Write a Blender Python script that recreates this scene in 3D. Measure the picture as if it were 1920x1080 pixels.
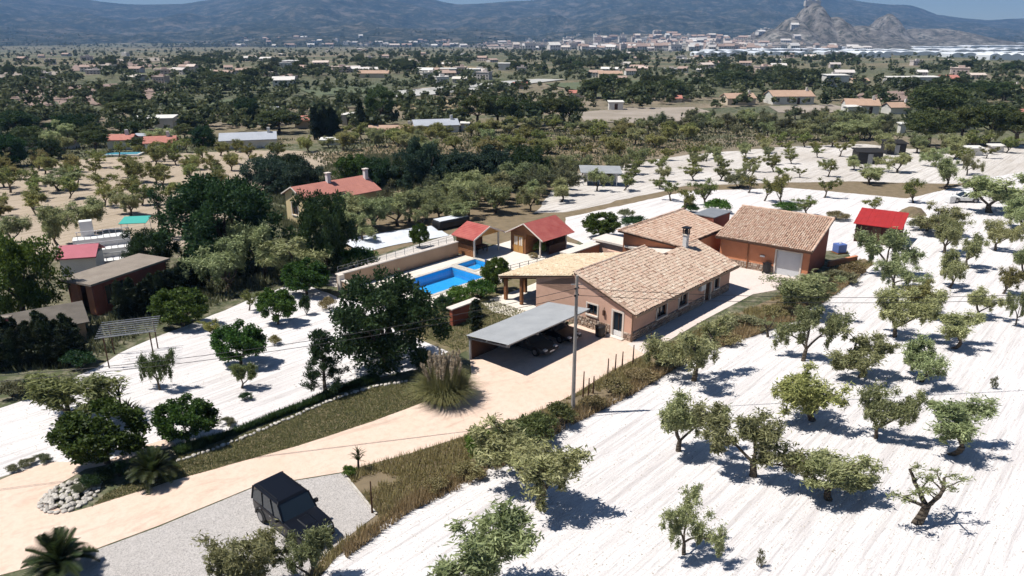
import bpy, bmesh, math, random
import numpy as np
from mathutils import Vector, Matrix, noise
from mathutils.geometry import tessellate_polygon

rnd = random.Random(7)
rng = np.random.default_rng(7)
sc = bpy.context.scene
for o in list(bpy.data.objects):
    bpy.data.objects.remove(o)
COL = sc.collection

# ------------------------------------------------------------------ camera
FPX, CAMH = 1350.0, 23.0
PITCH = math.atan(480.0 / FPX)
SP, CP = math.sin(PITCH), math.cos(PITCH)
cd = bpy.data.cameras.new('camera')
cd.sensor_width = 36.0
cd.lens = 36.0 * FPX / 1920.0
cd.clip_start = 0.5
cd.clip_end = 30000
cam = bpy.data.objects.new('camera', cd)
cam.location = (0, 0, CAMH)
cam.rotation_euler = (math.pi / 2 - PITCH, 0, 0)
COL.objects.link(cam)
sc.camera = cam

# ------------------------------------------------------------------ sky, sun, exposure
TO_SUN = Vector((-0.53, -0.04, 1.0)).normalized()
SUN_EL = math.asin(TO_SUN.z)
SUN_AZ = math.atan2(TO_SUN.x, TO_SUN.y)
w = bpy.data.worlds.new('World')
sc.world = w
w.use_nodes = True
nt = w.node_tree
nt.nodes.clear()
sky = nt.nodes.new('ShaderNodeTexSky')
sky.sky_type = 'NISHITA'
sky.sun_disc = False
sky.sun_elevation = SUN_EL
sky.sun_rotation = SUN_AZ
sky.altitude = 500
sky.air_density = 0.65
sky.dust_density = 0.1
sky.ozone_density = 2.0
bg = nt.nodes.new('ShaderNodeBackground')
bg.inputs['Strength'].default_value = 0.065
wo = nt.nodes.new('ShaderNodeOutputWorld')
nt.links.new(sky.outputs[0], bg.inputs[0])
nt.links.new(bg.outputs[0], wo.inputs[0])
sd = bpy.data.lights.new('sun', 'SUN')
sd.energy = 4.9
sd.angle = math.radians(0.53)
sd.color = (1.0, 0.965, 0.91)
sun = bpy.data.objects.new('sun', sd)
sun.rotation_euler = (-TO_SUN).to_track_quat('-Z', 'Y').to_euler()
sun.location = (-30, 20, 60)
COL.objects.link(sun)
sc.view_settings.view_transform = 'Standard'
sc.view_settings.look = 'None'
sc.view_settings.exposure = 0.25
sc.view_settings.gamma = 1.0
cy = sc.cycles
cy.use_denoising = True
cy.max_bounces = 6
cy.diffuse_bounces = 1
cy.glossy_bounces = 2
cy.transmission_bounces = 4
cy.transparent_max_bounces = 8
cy.volume_bounces = 0
cy.use_adaptive_sampling = True
cy.adaptive_threshold = 0.03
cy.sample_clamp_indirect = 6

# ------------------------------------------------------------------ survey: photo pixel -> ground point
def terrain(x, y):
    t = min(1.0, max(0.0, (math.hypot(x, y) - 300.0) / 2200.0))
    return -20.0 * t * t * (3 - 2 * t)

def gp(px, py, z=0.0):
    u = (px - 960) / FPX
    v = (py - 540) / FPX
    t = (CAMH - z) / (SP + v * CP)
    return Vector((t * u, t * (CP - v * SP), z))

def gt(px, py, lift=0.0):
    z = 0.0
    for _ in range(26):
        p = gp(px, py, z)
        z += 0.75 * (terrain(p.x, p.y) - z)
    p.z = terrain(p.x, p.y) + lift
    return p

def depth_at(p):
    return p.y * CP - (p.z - CAMH) * SP

def proj(p):
    d = depth_at(p)
    up = p.y * SP + (p.z - CAMH) * CP
    return 960 + FPX * p.x / d, 540 - FPX * up / d

# ------------------------------------------------------------------ node helpers
def new_mat(name):
    m = bpy.data.materials.new(name)
    m.use_nodes = True
    n = m.node_tree
    b = n.nodes['Principled BSDF']
    return m, n, b

def ramp(n, fac, stops):
    r = n.nodes.new('ShaderNodeValToRGB')
    e = r.color_ramp.elements
    while len(e) < len(stops):
        e.new(0.5)
    for el, (p, c) in zip(e, stops):
        el.position = p
        el.color = (c[0], c[1], c[2], 1)
    n.links.new(fac, r.inputs[0])
    return r.outputs[0]

def noise_tex(n, scale, detail=4, rough=0.55, vec=None, dist=0.0):
    t = n.nodes.new('ShaderNodeTexNoise')
    t.inputs['Scale'].default_value = scale
    t.inputs['Detail'].default_value = detail
    t.inputs['Roughness'].default_value = rough
    t.inputs['Distortion'].default_value = dist
    if vec is not None:
        n.links.new(vec, t.inputs['Vector'])
    return t.outputs[0]

def coord(n, kind='Object', rotz=0.0, scale=(1, 1, 1)):
    if kind == 'World':
        g = n.nodes.new('ShaderNodeNewGeometry')
        out = g.outputs['Position']
    else:
        g = n.nodes.new('ShaderNodeTexCoord')
        out = g.outputs[kind]
    mp = n.nodes.new('ShaderNodeMapping')
    mp.inputs['Rotation'].default_value[2] = rotz
    mp.inputs['Scale'].default_value = scale
    n.links.new(out, mp.inputs[0])
    if rotz and tuple(scale) != (1, 1, 1):      # turn first, stretch afterwards
        mp.inputs['Scale'].default_value = (1, 1, 1)
        m2 = n.nodes.new('ShaderNodeMapping')
        m2.inputs['Scale'].default_value = scale
        n.links.new(mp.outputs[0], m2.inputs[0])
        return m2.outputs[0]
    return mp.outputs[0]

def mix(n, fac, a, b, mode='MIX'):
    m = n.nodes.new('ShaderNodeMix')
    m.data_type = 'RGBA'
    m.blend_type = mode
    if isinstance(fac, (int, float)):
        m.inputs[0].default_value = fac
    else:
        n.links.new(fac, m.inputs[0])
    for s, i in ((a, 6), (b, 7)):
        if isinstance(s, (tuple, list)):
            m.inputs[i].default_value = (s[0], s[1], s[2], 1)
        else:
            n.links.new(s, m.inputs[i])
    return m.outputs[2]

def bump(n, b, height, strength, dist):
    bm_ = n.nodes.new('ShaderNodeBump')
    bm_.inputs['Strength'].default_value = strength
    bm_.inputs['Distance'].default_value = dist
    n.links.new(height, bm_.inputs['Height'])
    n.links.new(bm_.outputs[0], b.inputs['Normal'])

def plain(name, c1, c2=None, scale=3.0, rough=0.7, bmp=0.0, bscale=20.0, metal=0.0, spec=0.3, detail=5, kind='World'):
    m, n, b = new_mat(name)
    if c2 is None:
        c2 = tuple(x * 0.8 for x in c1)
    v = coord(n, kind)
    f = noise_tex(n, scale, detail, 0.6, v)
    n.links.new(ramp(n, f, [(0.3, c1), (0.7, c2)]), b.inputs['Base Color'])
    b.inputs['Roughness'].default_value = rough
    b.inputs['Metallic'].default_value = metal
    b.inputs['Specular IOR Level'].default_value = spec
    if bmp:
        bump(n, b, noise_tex(n, bscale, 4, 0.6, v), bmp, 0.05)
    return m

def leafy(name, dark, light, transl=0.33, hue=0.08):
    m, n, b = new_mat(name)
    at = n.nodes.new('ShaderNodeAttribute')
    at.attribute_name = 'tint'
    oi = n.nodes.new('ShaderNodeObjectInfo')
    c = ramp(n, at.outputs['Fac'], [(0.0, dark), (1.0, light)])
    hs = n.nodes.new('ShaderNodeHueSaturation')
    mr = n.nodes.new('ShaderNodeMapRange')
    mr.inputs['To Min'].default_value = 0.75
    mr.inputs['To Max'].default_value = 1.28
    n.links.new(oi.outputs['Random'], mr.inputs[0])
    n.links.new(mr.outputs[0], hs.inputs['Value'])
    m2 = n.nodes.new('ShaderNodeMapRange')
    m2.inputs['To Min'].default_value = 0.5 - hue * 0.35
    m2.inputs['To Max'].default_value = 0.5 + hue * 0.35
    ml = n.nodes.new('ShaderNodeMath')
    ml.operation = 'FRACT'
    mm = n.nodes.new('ShaderNodeMath')
    mm.operation = 'MULTIPLY'
    mm.inputs[1].default_value = 7.31
    n.links.new(oi.outputs['Random'], mm.inputs[0])
    n.links.new(mm.outputs[0], ml.inputs[0])
    n.links.new(ml.outputs[0], m2.inputs[0])
    n.links.new(m2.outputs[0], hs.inputs['Hue'])
    n.links.new(c, hs.inputs['Color'])
    n.links.new(hs.outputs[0], b.inputs['Base Color'])
    b.inputs['Roughness'].default_value = 0.55
    b.inputs['Specular IOR Level'].default_value = 0.25
    tr = n.nodes.new('ShaderNodeBsdfTranslucent')
    n.links.new(hs.outputs[0], tr.inputs[0])
    ms = n.nodes.new('ShaderNodeMixShader')
    ms.inputs[0].default_value = transl
    n.links.new(b.outputs[0], ms.inputs[1])
    n.links.new(tr.outputs[0], ms.inputs[2])
    n.links.new(ms.outputs[0], n.nodes['Material Output'].inputs[0])
    return m

def flat(name, c, rough=0.6, metal=0.0, spec=0.4):
    m, n, b = new_mat(name)
    b.inputs['Base Color'].default_value = (c[0], c[1], c[2], 1)
    b.inputs['Roughness'].default_value = rough
    b.inputs['Metallic'].default_value = metal
    b.inputs['Specular IOR Level'].default_value = spec
    return m

# ------------------------------------------------------------------ materials
ROW = math.radians(47.3)      # heading of the plot's long side: furrows, driveway wall lines and houses share it
M = {}

def soil(name, base, dark, streak, furrow=0.5, rows=1.0):
    m, n, b = new_mat(name)
    v = coord(n, 'World', -ROW)
    vs = coord(n, 'World', -ROW, (0.05, 1, 1))
    big = noise_tex(n, 0.08, 3, 0.5, v)
    c = ramp(n, big, [(0.35, base), (0.7, dark)])
    st = noise_tex(n, 1.5, 4, 0.65, vs, 0.3)
    c = mix(n, ramp(n, st, [(0.50, (0, 0, 0)), (0.72, (1, 1, 1))]), c, streak)
    fine = noise_tex(n, 9.0, 5, 0.75, v)
    c = mix(n, ramp(n, fine, [(0.52, (0, 0, 0)), (0.74, (.75, .75, .75))]), c, tuple(x * 0.62 for x in streak))
    v3 = coord(n, 'World', -ROW, (0.035 * rows, 1, 1))
    v4 = coord(n, 'World', -ROW + 0.06, (0.09 * rows, 1, 1))
    f1 = noise_tex(n, 3.4 * rows, 3, 0.6, v3, 0.25)
    f2 = noise_tex(n, 7.5 * rows, 3, 0.7, v4, 0.2)
    c = mix(n, ramp(n, f1, [(0.52, (0, 0, 0)), (0.62, (.42, .42, .42)), (0.70, (.6, .6, .6))]), c, tuple(x * 0.80 for x in streak))
    c = mix(n, ramp(n, f2, [(0.56, (0, 0, 0)), (0.70, (.55, .55, .55))]), c, tuple(x * 0.70 for x in streak))
    n.links.new(c, b.inputs['Base Color'])
    add = n.nodes.new('ShaderNodeMath')
    add.operation = 'ADD'
    n.links.new(f1, add.inputs[0])
    n.links.new(f2, add.inputs[1])
    ad2 = n.nodes.new('ShaderNodeMath')
    ad2.operation = 'MULTIPLY_ADD'
    ad2.inputs[1].default_value = 0.5
    n.links.new(fine, ad2.inputs[0])
    n.links.new(add.outputs[0], ad2.inputs[2])
    bump(n, b, ad2.outputs[0], furrow, 0.14)
    b.inputs['Roughness'].default_value = 0.95
    b.inputs['Specular IOR Level'].default_value = 0.1
    return m

M['white_soil'] = soil('white_marl_soil', (0.80, 0.765, 0.745), (0.74, 0.70, 0.68), (0.60, 0.555, 0.54))
M['tan_soil'] = soil('tan_orchard_soil', (0.50, 0.41, 0.32), (0.42, 0.345, 0.26), (0.34, 0.27, 0.19), 0.6, 0.6)
M['pale_soil'] = soil('pale_terrace_soil', (0.70, 0.66, 0.62), (0.56, 0.51, 0.46), (0.46, 0.41, 0.36), 0.5, 0.8)

def valley_ground():
    m, n, b = new_mat('valley_farmland')
    v = coord(n, 'World', math.radians(-14), (0.0048, 0.015, 0.01))
    vo = n.nodes.new('ShaderNodeTexVoronoi')
    vo.inputs['Scale'].default_value = 1.6
    vo.inputs['Randomness'].default_value = 0.9
    n.links.new(v, vo.inputs['Vector'])
    sep = n.nodes.new('ShaderNodeSeparateColor')
    n.links.new(vo.outputs['Color'], sep.inputs[0])
    c = ramp(n, sep.outputs[0], [(0.0, (0.06, 0.085, 0.045)), (0.2, (0.10, 0.115, 0.06)), (0.4, (0.19, 0.16, 0.10)),
                                 (0.55, (0.075, 0.095, 0.05)), (0.7, (0.25, 0.20, 0.145)), (0.85, (0.15, 0.14, 0.085)), (1.0, (0.36, 0.29, 0.23))])
    n.nodes[-1].color_ramp.interpolation = 'CONSTANT'
    p = coord(n, 'World')
    c = mix(n, ramp(n, noise_tex(n, 0.05, 6, 0.7, p), [(0.42, (0, 0, 0)), (0.62, (0.8, 0.8, 0.8))]), c, (0.085, 0.09, 0.05))
    c = mix(n, ramp(n, noise_tex(n, 0.9, 5, 0.7, p), [(0.45, (0, 0, 0)), (0.70, (0.8, 0.8, 0.8))]), c, (0.34, 0.29, 0.22))
    n.links.new(c, b.inputs['Base Color'])
    b.inputs['Roughness'].default_value = 0.95
    b.inputs['Specular IOR Level'].default_value = 0.1
    bump(n, b, noise_tex(n, 2.0, 5, 0.7, p), 0.6, 0.3)
    return m
M['valley'] = valley_ground()

def concrete(name, c1, c2, c3, gravel=False):
    m, n, b = new_mat(name)
    v = coord(n, 'World', -ROW)
    c = ramp(n, noise_tex(n, 0.25, 4, 0.6, v), [(0.3, c1), (0.68, c2)])
    c = mix(n, ramp(n, noise_tex(n, 2.2, 6, 0.7, v), [(0.45, (0, 0, 0)), (0.8, (0.8, 0.8, 0.8))]), c, c3)
    f = noise_tex(n, 20.0 if gravel else 14.0, 6, 0.85, v)
    if gravel:
        c = mix(n, ramp(n, f, [(0.42, (1, 1, 1)), (0.52, (0, 0, 0))]), c, tuple(x * 0.45 for x in c1))
    else:
        c = mix(n, ramp(n, f, [(0.5, (0, 0, 0)), (0.85, (0.6, 0.6, 0.6))]), c, tuple(x * 0.7 for x in c3))
    if not gravel:
        c = mix(n, ramp(n, noise_tex(n, 0.7, 7, 0.75, coord(n, 'World', -ROW + 0.25, (0.25, 1, 1)), 0.6), [(0.54, (0, 0, 0)), (0.72, (0.55, 0.55, 0.55))]), c, tuple(x * 0.66 for x in c3))
    n.links.new(c, b.inputs['Base Color'])
    b.inputs['Roughness'].default_value = 0.85
    b.inputs['Specular IOR Level'].default_value = 0.2
    bump(n, b, f, 0.7 if gravel else 0.25, 0.03)
    return m
M['drive'] = concrete('salmon_stamped_concrete', (0.76, 0.565, 0.44), (0.78, 0.615, 0.505), (0.60, 0.435, 0.33))
M['yard'] = concrete('pale_pink_concrete', (0.76, 0.66, 0.60), (0.72, 0.61, 0.55), (0.64, 0.53, 0.47))
M['terrace'] = concrete('cream_terrace_paving', (0.78, 0.70, 0.60), (0.80, 0.74, 0.66), (0.66, 0.57, 0.47))
M['gravel'] = concrete('grey_gravel', (0.56, 0.52, 0.49), (0.60, 0.56, 0.53), (0.50, 0.46, 0.43), True)
M['lawn'] = plain('dry_lawn_soil', (0.14, 0.13, 0.06), (0.24, 0.19, 0.12), 1.6, 0.95, 0.5, 12, spec=0.1)
M['dirt'] = plain('dry_brown_earth', (0.26, 0.20, 0.13), (0.17, 0.135, 0.085), 1.0, 0.95, 0.6, 10, spec=0.1)
M['wall_pink'] = plain('salmon_render', (0.71, 0.45, 0.335), (0.64, 0.39, 0.285), 2.0, 0.85, 0.1, 30)
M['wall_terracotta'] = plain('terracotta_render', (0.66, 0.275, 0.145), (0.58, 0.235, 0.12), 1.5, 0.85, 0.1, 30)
M['wall_red_and_shade'] = plain('dark_red_and_shade_render', (0.36, 0.115, 0.07), (0.30, 0.09, 0.055), 1.5, 0.85, 0.1, 30)  # dark red that also paints shade into garage and brown building walls
M['wall_tan'] = plain('tan_render', (0.50, 0.345, 0.235), (0.44, 0.30, 0.20), 0.8, 0.85, 0.1, 20)
M['wall_yellow'] = plain('yellow_render', (0.72, 0.58, 0.33), (0.66, 0.52, 0.30), 1.0, 0.85)
M['white_wall'] = plain('white_painted_wall', (0.80, 0.79, 0.76), (0.72, 0.71, 0.68), 1.0, 0.8)
M['cream'] = plain('cream_trim', (0.78, 0.70, 0.62), (0.70, 0.62, 0.54), 2.0, 0.75)
M['stone'] = plain('rubble_stone', (0.44, 0.33, 0.26), (0.58, 0.47, 0.38), 4.0, 0.9, 0.5, 12, kind='World')
M['pale_stone'] = plain('pale_limestone', (0.62, 0.58, 0.52), (0.46, 0.42, 0.37), 3.0, 0.9, 0.5, 14)
M['roof_under'] = plain('roof_underlay_brown', (0.20, 0.12, 0.08), (0.15, 0.09, 0.06), 2.0, 0.9)
M['red_roof'] = plain('red_shingle_roof', (0.40, 0.085, 0.075), (0.50, 0.15, 0.125), 0.9, 0.85, 0.4, 14)
M['bright_red_roof'] = plain('bright_red_metal_roof', (0.42, 0.028, 0.028), (0.34, 0.024, 0.024), 1.2, 0.7, 0.3, 8)
M['wood'] = plain('brown_timber', (0.30, 0.135, 0.06), (0.23, 0.10, 0.045), 6.0, 0.7)
M['wood_light'] = plain('golden_timber', (0.55, 0.30, 0.10), (0.46, 0.24, 0.08), 6.0, 0.65)
M['wood_dark'] = plain('dark_timber', (0.10, 0.05, 0.03), (0.07, 0.035, 0.02), 6.0, 0.7)
M['metal_grey'] = plain('galvanised_sheet', (0.30, 0.31, 0.32), (0.37, 0.38, 0.385), 0.8, 0.55, metal=0.0, spec=0.5)
M['steel'] = plain('grey_steel', (0.33, 0.34, 0.35), (0.26, 0.27, 0.28), 2.0, 0.5, metal=0.3)
M['pole'] = plain('weathered_grey_pole', (0.36, 0.33, 0.30), (0.28, 0.255, 0.23), 3.0, 0.85)
M['black'] = flat('black_plastic', (0.012, 0.012, 0.014), 0.5)
M['dark'] = flat('dark_interior', (0.02, 0.018, 0.016), 0.8)
M['wire'] = flat('black_cable', (0.02, 0.02, 0.022), 0.6)
M['glass'] = flat('dark_window_glass', (0.02, 0.03, 0.04), 0.08, 0.0, 0.7)
M['white'] = flat('white_paint', (0.80, 0.80, 0.79), 0.5)
M['roller'] = plain('grey_white_roller_door', (0.66, 0.68, 0.70), (0.60, 0.62, 0.64), 2.0, 0.6)
M['blue_plastic'] = flat('blue_plastic', (0.10, 0.16, 0.42), 0.5)
M['teal'] = flat('teal_tarpaulin', (0.06, 0.40, 0.34), 0.6)
M['tarp'] = plain('pale_grey_tarpaulin', (0.76, 0.79, 0.83), (0.66, 0.69, 0.74), 1.2, 0.5, 0.4, 3)
M['pink_roof'] = plain('pink_red_sheet_roof', (0.50, 0.13, 0.17), (0.44, 0.11, 0.14), 1.0, 0.6)
M['bark'] = plain('olive_bark', (0.075, 0.060, 0.045), (0.13, 0.105, 0.08), 8.0, 0.95, 0.6, 25, kind='Object')
M['asphalt_roof'] = plain('weathered_flat_roof', (0.24, 0.20, 0.165), (0.31, 0.265, 0.22), 0.9, 0.9)

def tile_mat(name, cols):
    m, n, b = new_mat(name)
    at = n.nodes.new('ShaderNodeAttribute')
    at.attribute_name = 'tint'
    k = len(cols)
    c = ramp(n, at.outputs['Fac'], [(i / (k - 1), c_) for i, c_ in enumerate(cols)])
    f = noise_tex(n, 6.0, 4, 0.6, coord(n, 'World'))
    c = mix(n, ramp(n, f, [(0.4, (0, 0, 0)), (0.75, (0.5, 0.5, 0.5))]), c, (0.24, 0.17, 0.12))
    n.links.new(c, b.inputs['Base Color'])
    b.inputs['Roughness'].default_value = 0.9
    b.inputs['Specular IOR Level'].default_value = 0.15
    return m
M['tiles'] = tile_mat('aged_clay_tiles', [(0.34, 0.21, 0.15), (0.63, 0.475, 0.36), (0.71, 0.56, 0.435), (0.61, 0.41, 0.31), (0.78, 0.66, 0.53)])
M['tiles_cream'] = tile_mat('aged_cream_tiles', [(0.48, 0.34, 0.22), (0.68, 0.55, 0.37), (0.74, 0.62, 0.44), (0.63, 0.47, 0.31), (0.79, 0.69, 0.53)])
M['tiles_pink'] = tile_mat('aged_pink_tiles', [(0.34, 0.20, 0.14), (0.63, 0.44, 0.33), (0.70, 0.52, 0.40), (0.58, 0.36, 0.26), (0.76, 0.61, 0.49)])

M['olive'] = leafy('olive_leaves', (0.19, 0.215, 0.085), (0.55, 0.565, 0.29))
M['olive_yellow'] = leafy('yellowing_olive_leaves', (0.18, 0.185, 0.06), (0.48, 0.45, 0.18))
M['almond'] = leafy('almond_leaves', (0.12, 0.145, 0.04), (0.36, 0.36, 0.12))
M['citrus'] = leafy('citrus_leaves', (0.026, 0.060, 0.010), (0.12, 0.20, 0.036))
M['broad'] = leafy('broadleaf_leaves', (0.016, 0.042, 0.014), (0.070, 0.130, 0.045))
M['broad_light'] = leafy('light_broadleaf_leaves', (0.045, 0.090, 0.014), (0.17, 0.26, 0.05))
M['pine'] = leafy('pine_needles', (0.036, 0.060, 0.020), (0.15, 0.18, 0.065))
M['cypress'] = leafy('cypress_needles', (0.014, 0.026, 0.011), (0.050, 0.068, 0.030))
M['teal_leaf'] = leafy('blue_green_leaves', (0.022, 0.046, 0.028), (0.085, 0.135, 0.080))
M['scrub'] = leafy('grey_scrub_leaves', (0.10, 0.115, 0.055), (0.29, 0.295, 0.165))
M['palm'] = leafy('palm_fronds', (0.018, 0.030, 0.010), (0.065, 0.085, 0.028))
M['dry'] = leafy('dry_grass_blades', (0.22, 0.165, 0.07), (0.56, 0.46, 0.25))
M['mixed_grass'] = leafy('weedy_grass_blades', (0.17, 0.15, 0.055), (0.48, 0.40, 0.21))
M['grass'] = leafy('lawn_grass_blades', (0.085, 0.10, 0.034), (0.30, 0.265, 0.14))
M['plume'] = leafy('pampas_plumes', (0.46, 0.40, 0.26), (0.78, 0.70, 0.52), 0.4)
M['reed'] = leafy('pampas_blades', (0.15, 0.165, 0.06), (0.44, 0.44, 0.21))

# ------------------------------------------------------------------ mesh helpers
def np_mesh(name, V, F, tint=None):
    V = np.asarray(V, np.float32)
    F = np.asarray(F, np.int32)
    k = F.shape[1]
    me = bpy.data.meshes.new(name)
    me.vertices.add(len(V))
    me.vertices.foreach_set('co', V.ravel())
    me.loops.add(F.size)
    me.loops.foreach_set('vertex_index', F.ravel())
    me.polygons.add(len(F))
    me.polygons.foreach_set('loop_start', np.arange(0, F.size, k, dtype=np.int32))
    me.update(calc_edges=True)
    if tint is not None:
        a = me.attributes.new('tint', 'FLOAT', 'POINT')
        a.data.foreach_set('value', np.asarray(tint, np.float32))
    return me

class MB:
    """collects faces for one mesh"""
    def __init__(self):
        self.v, self.f, self.t = [], [], []
    def add(self, vs, fs, tint=None):
        o = len(self.v)
        self.v += [tuple(p) for p in vs]
        self.f += [tuple(i + o for i in q) for q in fs]
        if tint is not None:
            self.t += [tint] * len(vs)
    def box(self, x0, x1, y0, y1, z0, z1):
        self.add([(x0, y0, z0), (x1, y0, z0), (x1, y1, z0), (x0, y1, z0), (x0, y0, z1), (x1, y0, z1), (x1, y1, z1), (x0, y1, z1)],
                 [(0, 3, 2, 1), (4, 5, 6, 7), (0, 1, 5, 4), (1, 2, 6, 5), (2, 3, 7, 6), (3, 0, 4, 7)])
        return self
    def hexa(self, bot, top):
        k = len(bot)
        self.add(list(bot) + list(top), [tuple(reversed(range(k))), tuple(range(k, 2 * k))] +
                 [(i, (i + 1) % k, (i + 1) % k + k, i + k) for i in range(k)])
        return self
    def slab(self, poly, th):
        """sloping plate: poly is the top outline, th its thickness downwards"""
        return self.hexa([(x, y, z - th) for x, y, z in poly], poly)
    def tube(self, p0, p1, r0, r1=None, n=6):
        r1 = r0 if r1 is None else r1
        p0, p1 = Vector(p0), Vector(p1)
        d = (p1 - p0).normalized()
        a = d.orthogonal().normalized()
        b = d.cross(a)
        vs = []
        for p, r in ((p0, r0), (p1, r1)):
            for i in range(n):
                t = 2 * math.pi * i / n
                vs.append(p + (a * math.cos(t) + b * math.sin(t)) * r)
        self.add(vs, [(i, (i + 1) % n, (i + 1) % n + n, i + n) for i in range(n)] + [tuple(reversed(range(n))), tuple(range(n, 2 * n))])
        return self
    def mesh(self, name):
        me = bpy.data.meshes.new(name)
        me.from_pydata(self.v, [], self.f)
        me.update()
        if self.t:
            a = me.attributes.new('tint', 'FLOAT', 'POINT')
            a.data.foreach_set('value', self.t)
        return me
    def obj(self, name, m, parent=None, bevel=0.0, **kw):
        o = link(name, self.mesh(name), m, parent, **kw)
        if bevel:
            b = o.modifiers.new('bevel', 'BEVEL')
            b.width = bevel
            b.segments = 2
            b.limit_method = 'ANGLE'
        return o

def link(name, me, m=None, parent=None, label=None, cat=None, group=None, kind=None):
    o = bpy.data.objects.new(name, me)
    COL.objects.link(o)
    if m is not None and me is not None and not me.materials:
        me.materials.append(m if not isinstance(m, str) else M[m])
    if parent is not None:
        o.parent = parent
    if label:
        o['label'] = label
    if cat:
        o['category'] = cat
    if group:
        o['group'] = group
    if kind:
        o['kind'] = kind
    return o

def thing(name, label, cat, loc=(0, 0, 0), rz=0.0, group=None):
    o = link(name, None, None, None, label, cat, group)
    o.location = loc
    o.rotation_euler = (0, 0, rz)
    o.empty_display_size = 0.3
    return o

def ordinal(i):
    names = ['first', 'second', 'third', 'fourth', 'fifth', 'sixth', 'seventh', 'eighth', 'ninth', 'tenth', 'eleventh', 'twelfth']
    if i < 12:
        return names[i]
    n = i + 1
    return str(n) + ('th' if 10 <= n % 100 <= 20 else {1: 'st', 2: 'nd', 3: 'rd'}.get(n % 10, 'th'))

def inside(poly, x, y):
    c = False
    j = len(poly) - 1
    for i in range(len(poly)):
        xi, yi = poly[i][0], poly[i][1]
        xj, yj = poly[j][0], poly[j][1]
        if (yi > y) != (yj > y) and x < (xj - xi) * (y - yi) / (yj - yi) + xi:
            c = not c
        j = i
    return c

def rough_outline(pts, step, amp):
    out = []
    for i, p in enumerate(pts):
        q = pts[(i + 1) % len(pts)]
        L = (q - p).length
        k = max(1, int(L / step))
        for j in range(k):
            t = p.lerp(q, j / k)
            if amp and 0 < j:
                nn = noise.noise_vector(Vector((t.x * 0.7, t.y * 0.7, 3.1))) + noise.noise_vector(Vector((t.x * 3, t.y * 3, 1.7))) * 0.4
                t = t + Vector((nn.x, nn.y, 0)) * amp
            out.append(t)
    return out

def sheet(name, pts, m, z, step=1.0, amp=0.0, hole=None, **kw):
    """flat ground sheet from world outline points"""
    out = rough_outline([Vector((p[0], p[1], 0)) for p in pts], step, amp)
    loops = [[Vector((p.x, p.y, 0)) for p in out]]
    if hole:
        loops.append([Vector((p[0], p[1], 0)) for p in hole])
    tris = tessellate_polygon(loops)
    flatv = [p for l in loops for p in l]
    me = bpy.data.meshes.new(name)
    me.from_pydata([(p.x, p.y, z) for p in flatv], [], [tuple(t) for t in tris])
    me.update()
    bm = bmesh.new()
    bm.from_mesh(me)
    bmesh.ops.recalc_face_normals(bm, faces=bm.faces)
    if sum(f.normal.z * f.calc_area() for f in bm.faces) < 0:
        bmesh.ops.reverse_faces(bm, faces=bm.faces)
    bm.to_mesh(me)
    bm.free()
    kw.setdefault('kind', 'structure')
    return link(name, me, m, **kw)

def px_poly(lst, z=0.0):
    return [gp(x, y, z) for x, y in lst]

# plot frame: origin at the villa's near corner, u along the long wall, v along the gable
C0 = Vector((9.37, 52.02, 0))
UA = Vector((math.cos(ROW), math.sin(ROW), 0))
VB = Vector((-math.sin(ROW), math.cos(ROW), 0))
def W(u, v, z=0.0):
    p = C0 + UA * u + VB * v
    return Vector((p.x, p.y, z))
# ================================================================== SETTING
POOL = [W(-3.7, 19.6), W(3.4, 19.6), W(3.4, 24.4), W(-3.7, 24.4)]
POOL2 = [W(4.3, 21.9), W(7.0, 21.9), W(7.0, 24.6), W(4.3, 24.6)]

def ground():
    R = 300.0
    circ = [(R * math.cos(2 * math.pi * i / 96), R * math.sin(2 * math.pi * i / 96)) for i in range(96)]
    loops = [[Vector((x, y, 0)) for x, y in circ], [Vector(p) for p in POOL], [Vector(p) for p in POOL2]]
    tris = tessellate_polygon(loops)
    vs = [(p.x, p.y, 0.0) for l in loops for p in l]
    fs = []
    for t in tris:
        a, b, c = (Vector(vs[i]) for i in t)
        fs.append(tuple(t) if (b - a).cross(c - a).z > 0 else tuple(reversed(t)))
    prev = list(range(96))
    radii = [R + (2600 - R) * (i / 26) for i in range(1, 27)] + [3500, 5000, 7000]
    for r in radii:
        base = len(vs)
        for i in range(96):
            a = 2 * math.pi * i / 96
            x, y = r * math.cos(a), r * math.sin(a)
            vs.append((x, y, terrain(x, y)))
        cur = list(range(base, base + 96))
        for i in range(96):
            j = (i + 1) % 96
            fs.append((prev[i], cur[i], cur[j], prev[j]))
        prev = cur
    me = bpy.data.meshes.new('ground')
    me.from_pydata(vs, [], fs)
    me.update()
    link('ground', me, 'valley', kind='structure')
ground()

# fields and paved areas: thin sheets, each a few millimetres above the one below
RIGHT_FIELD = [(520, 1100), (600, 1070), (660, 1020), (770, 945), (900, 890), (1000, 832), (1075, 785), (1180, 735), (1250, 690), (1330, 650), (1470, 590),
               (1600, 505), (1590, 470), (1500, 470), (1300, 480), (1120, 470), (1060, 440), (1060, 408), (1180, 382), (1290, 358), (1480, 352), (1700, 372),
               (1790, 352), (1940, 300), (2300, 300), (2400, 1100)]
sheet('white_field', px_poly(RIGHT_FIELD), 'white_soil', 0.004, 1.0, 0.25)
LEFT_FIELD = [(-80, 940), (0, 895), (95, 868), (200, 868), (270, 850), (320, 838), (480, 795), (600, 745), (720, 705), (800, 690), (850, 650), (800, 600), (720, 570), (640, 560), (600, 545),
              (560, 528), (470, 560), (400, 590), (330, 618), (250, 650), (180, 690), (60, 745), (-80, 790)]
sheet('white_field', px_poly(LEFT_FIELD), 'white_soil', 0.004, 1.0, 0.25)
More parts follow.
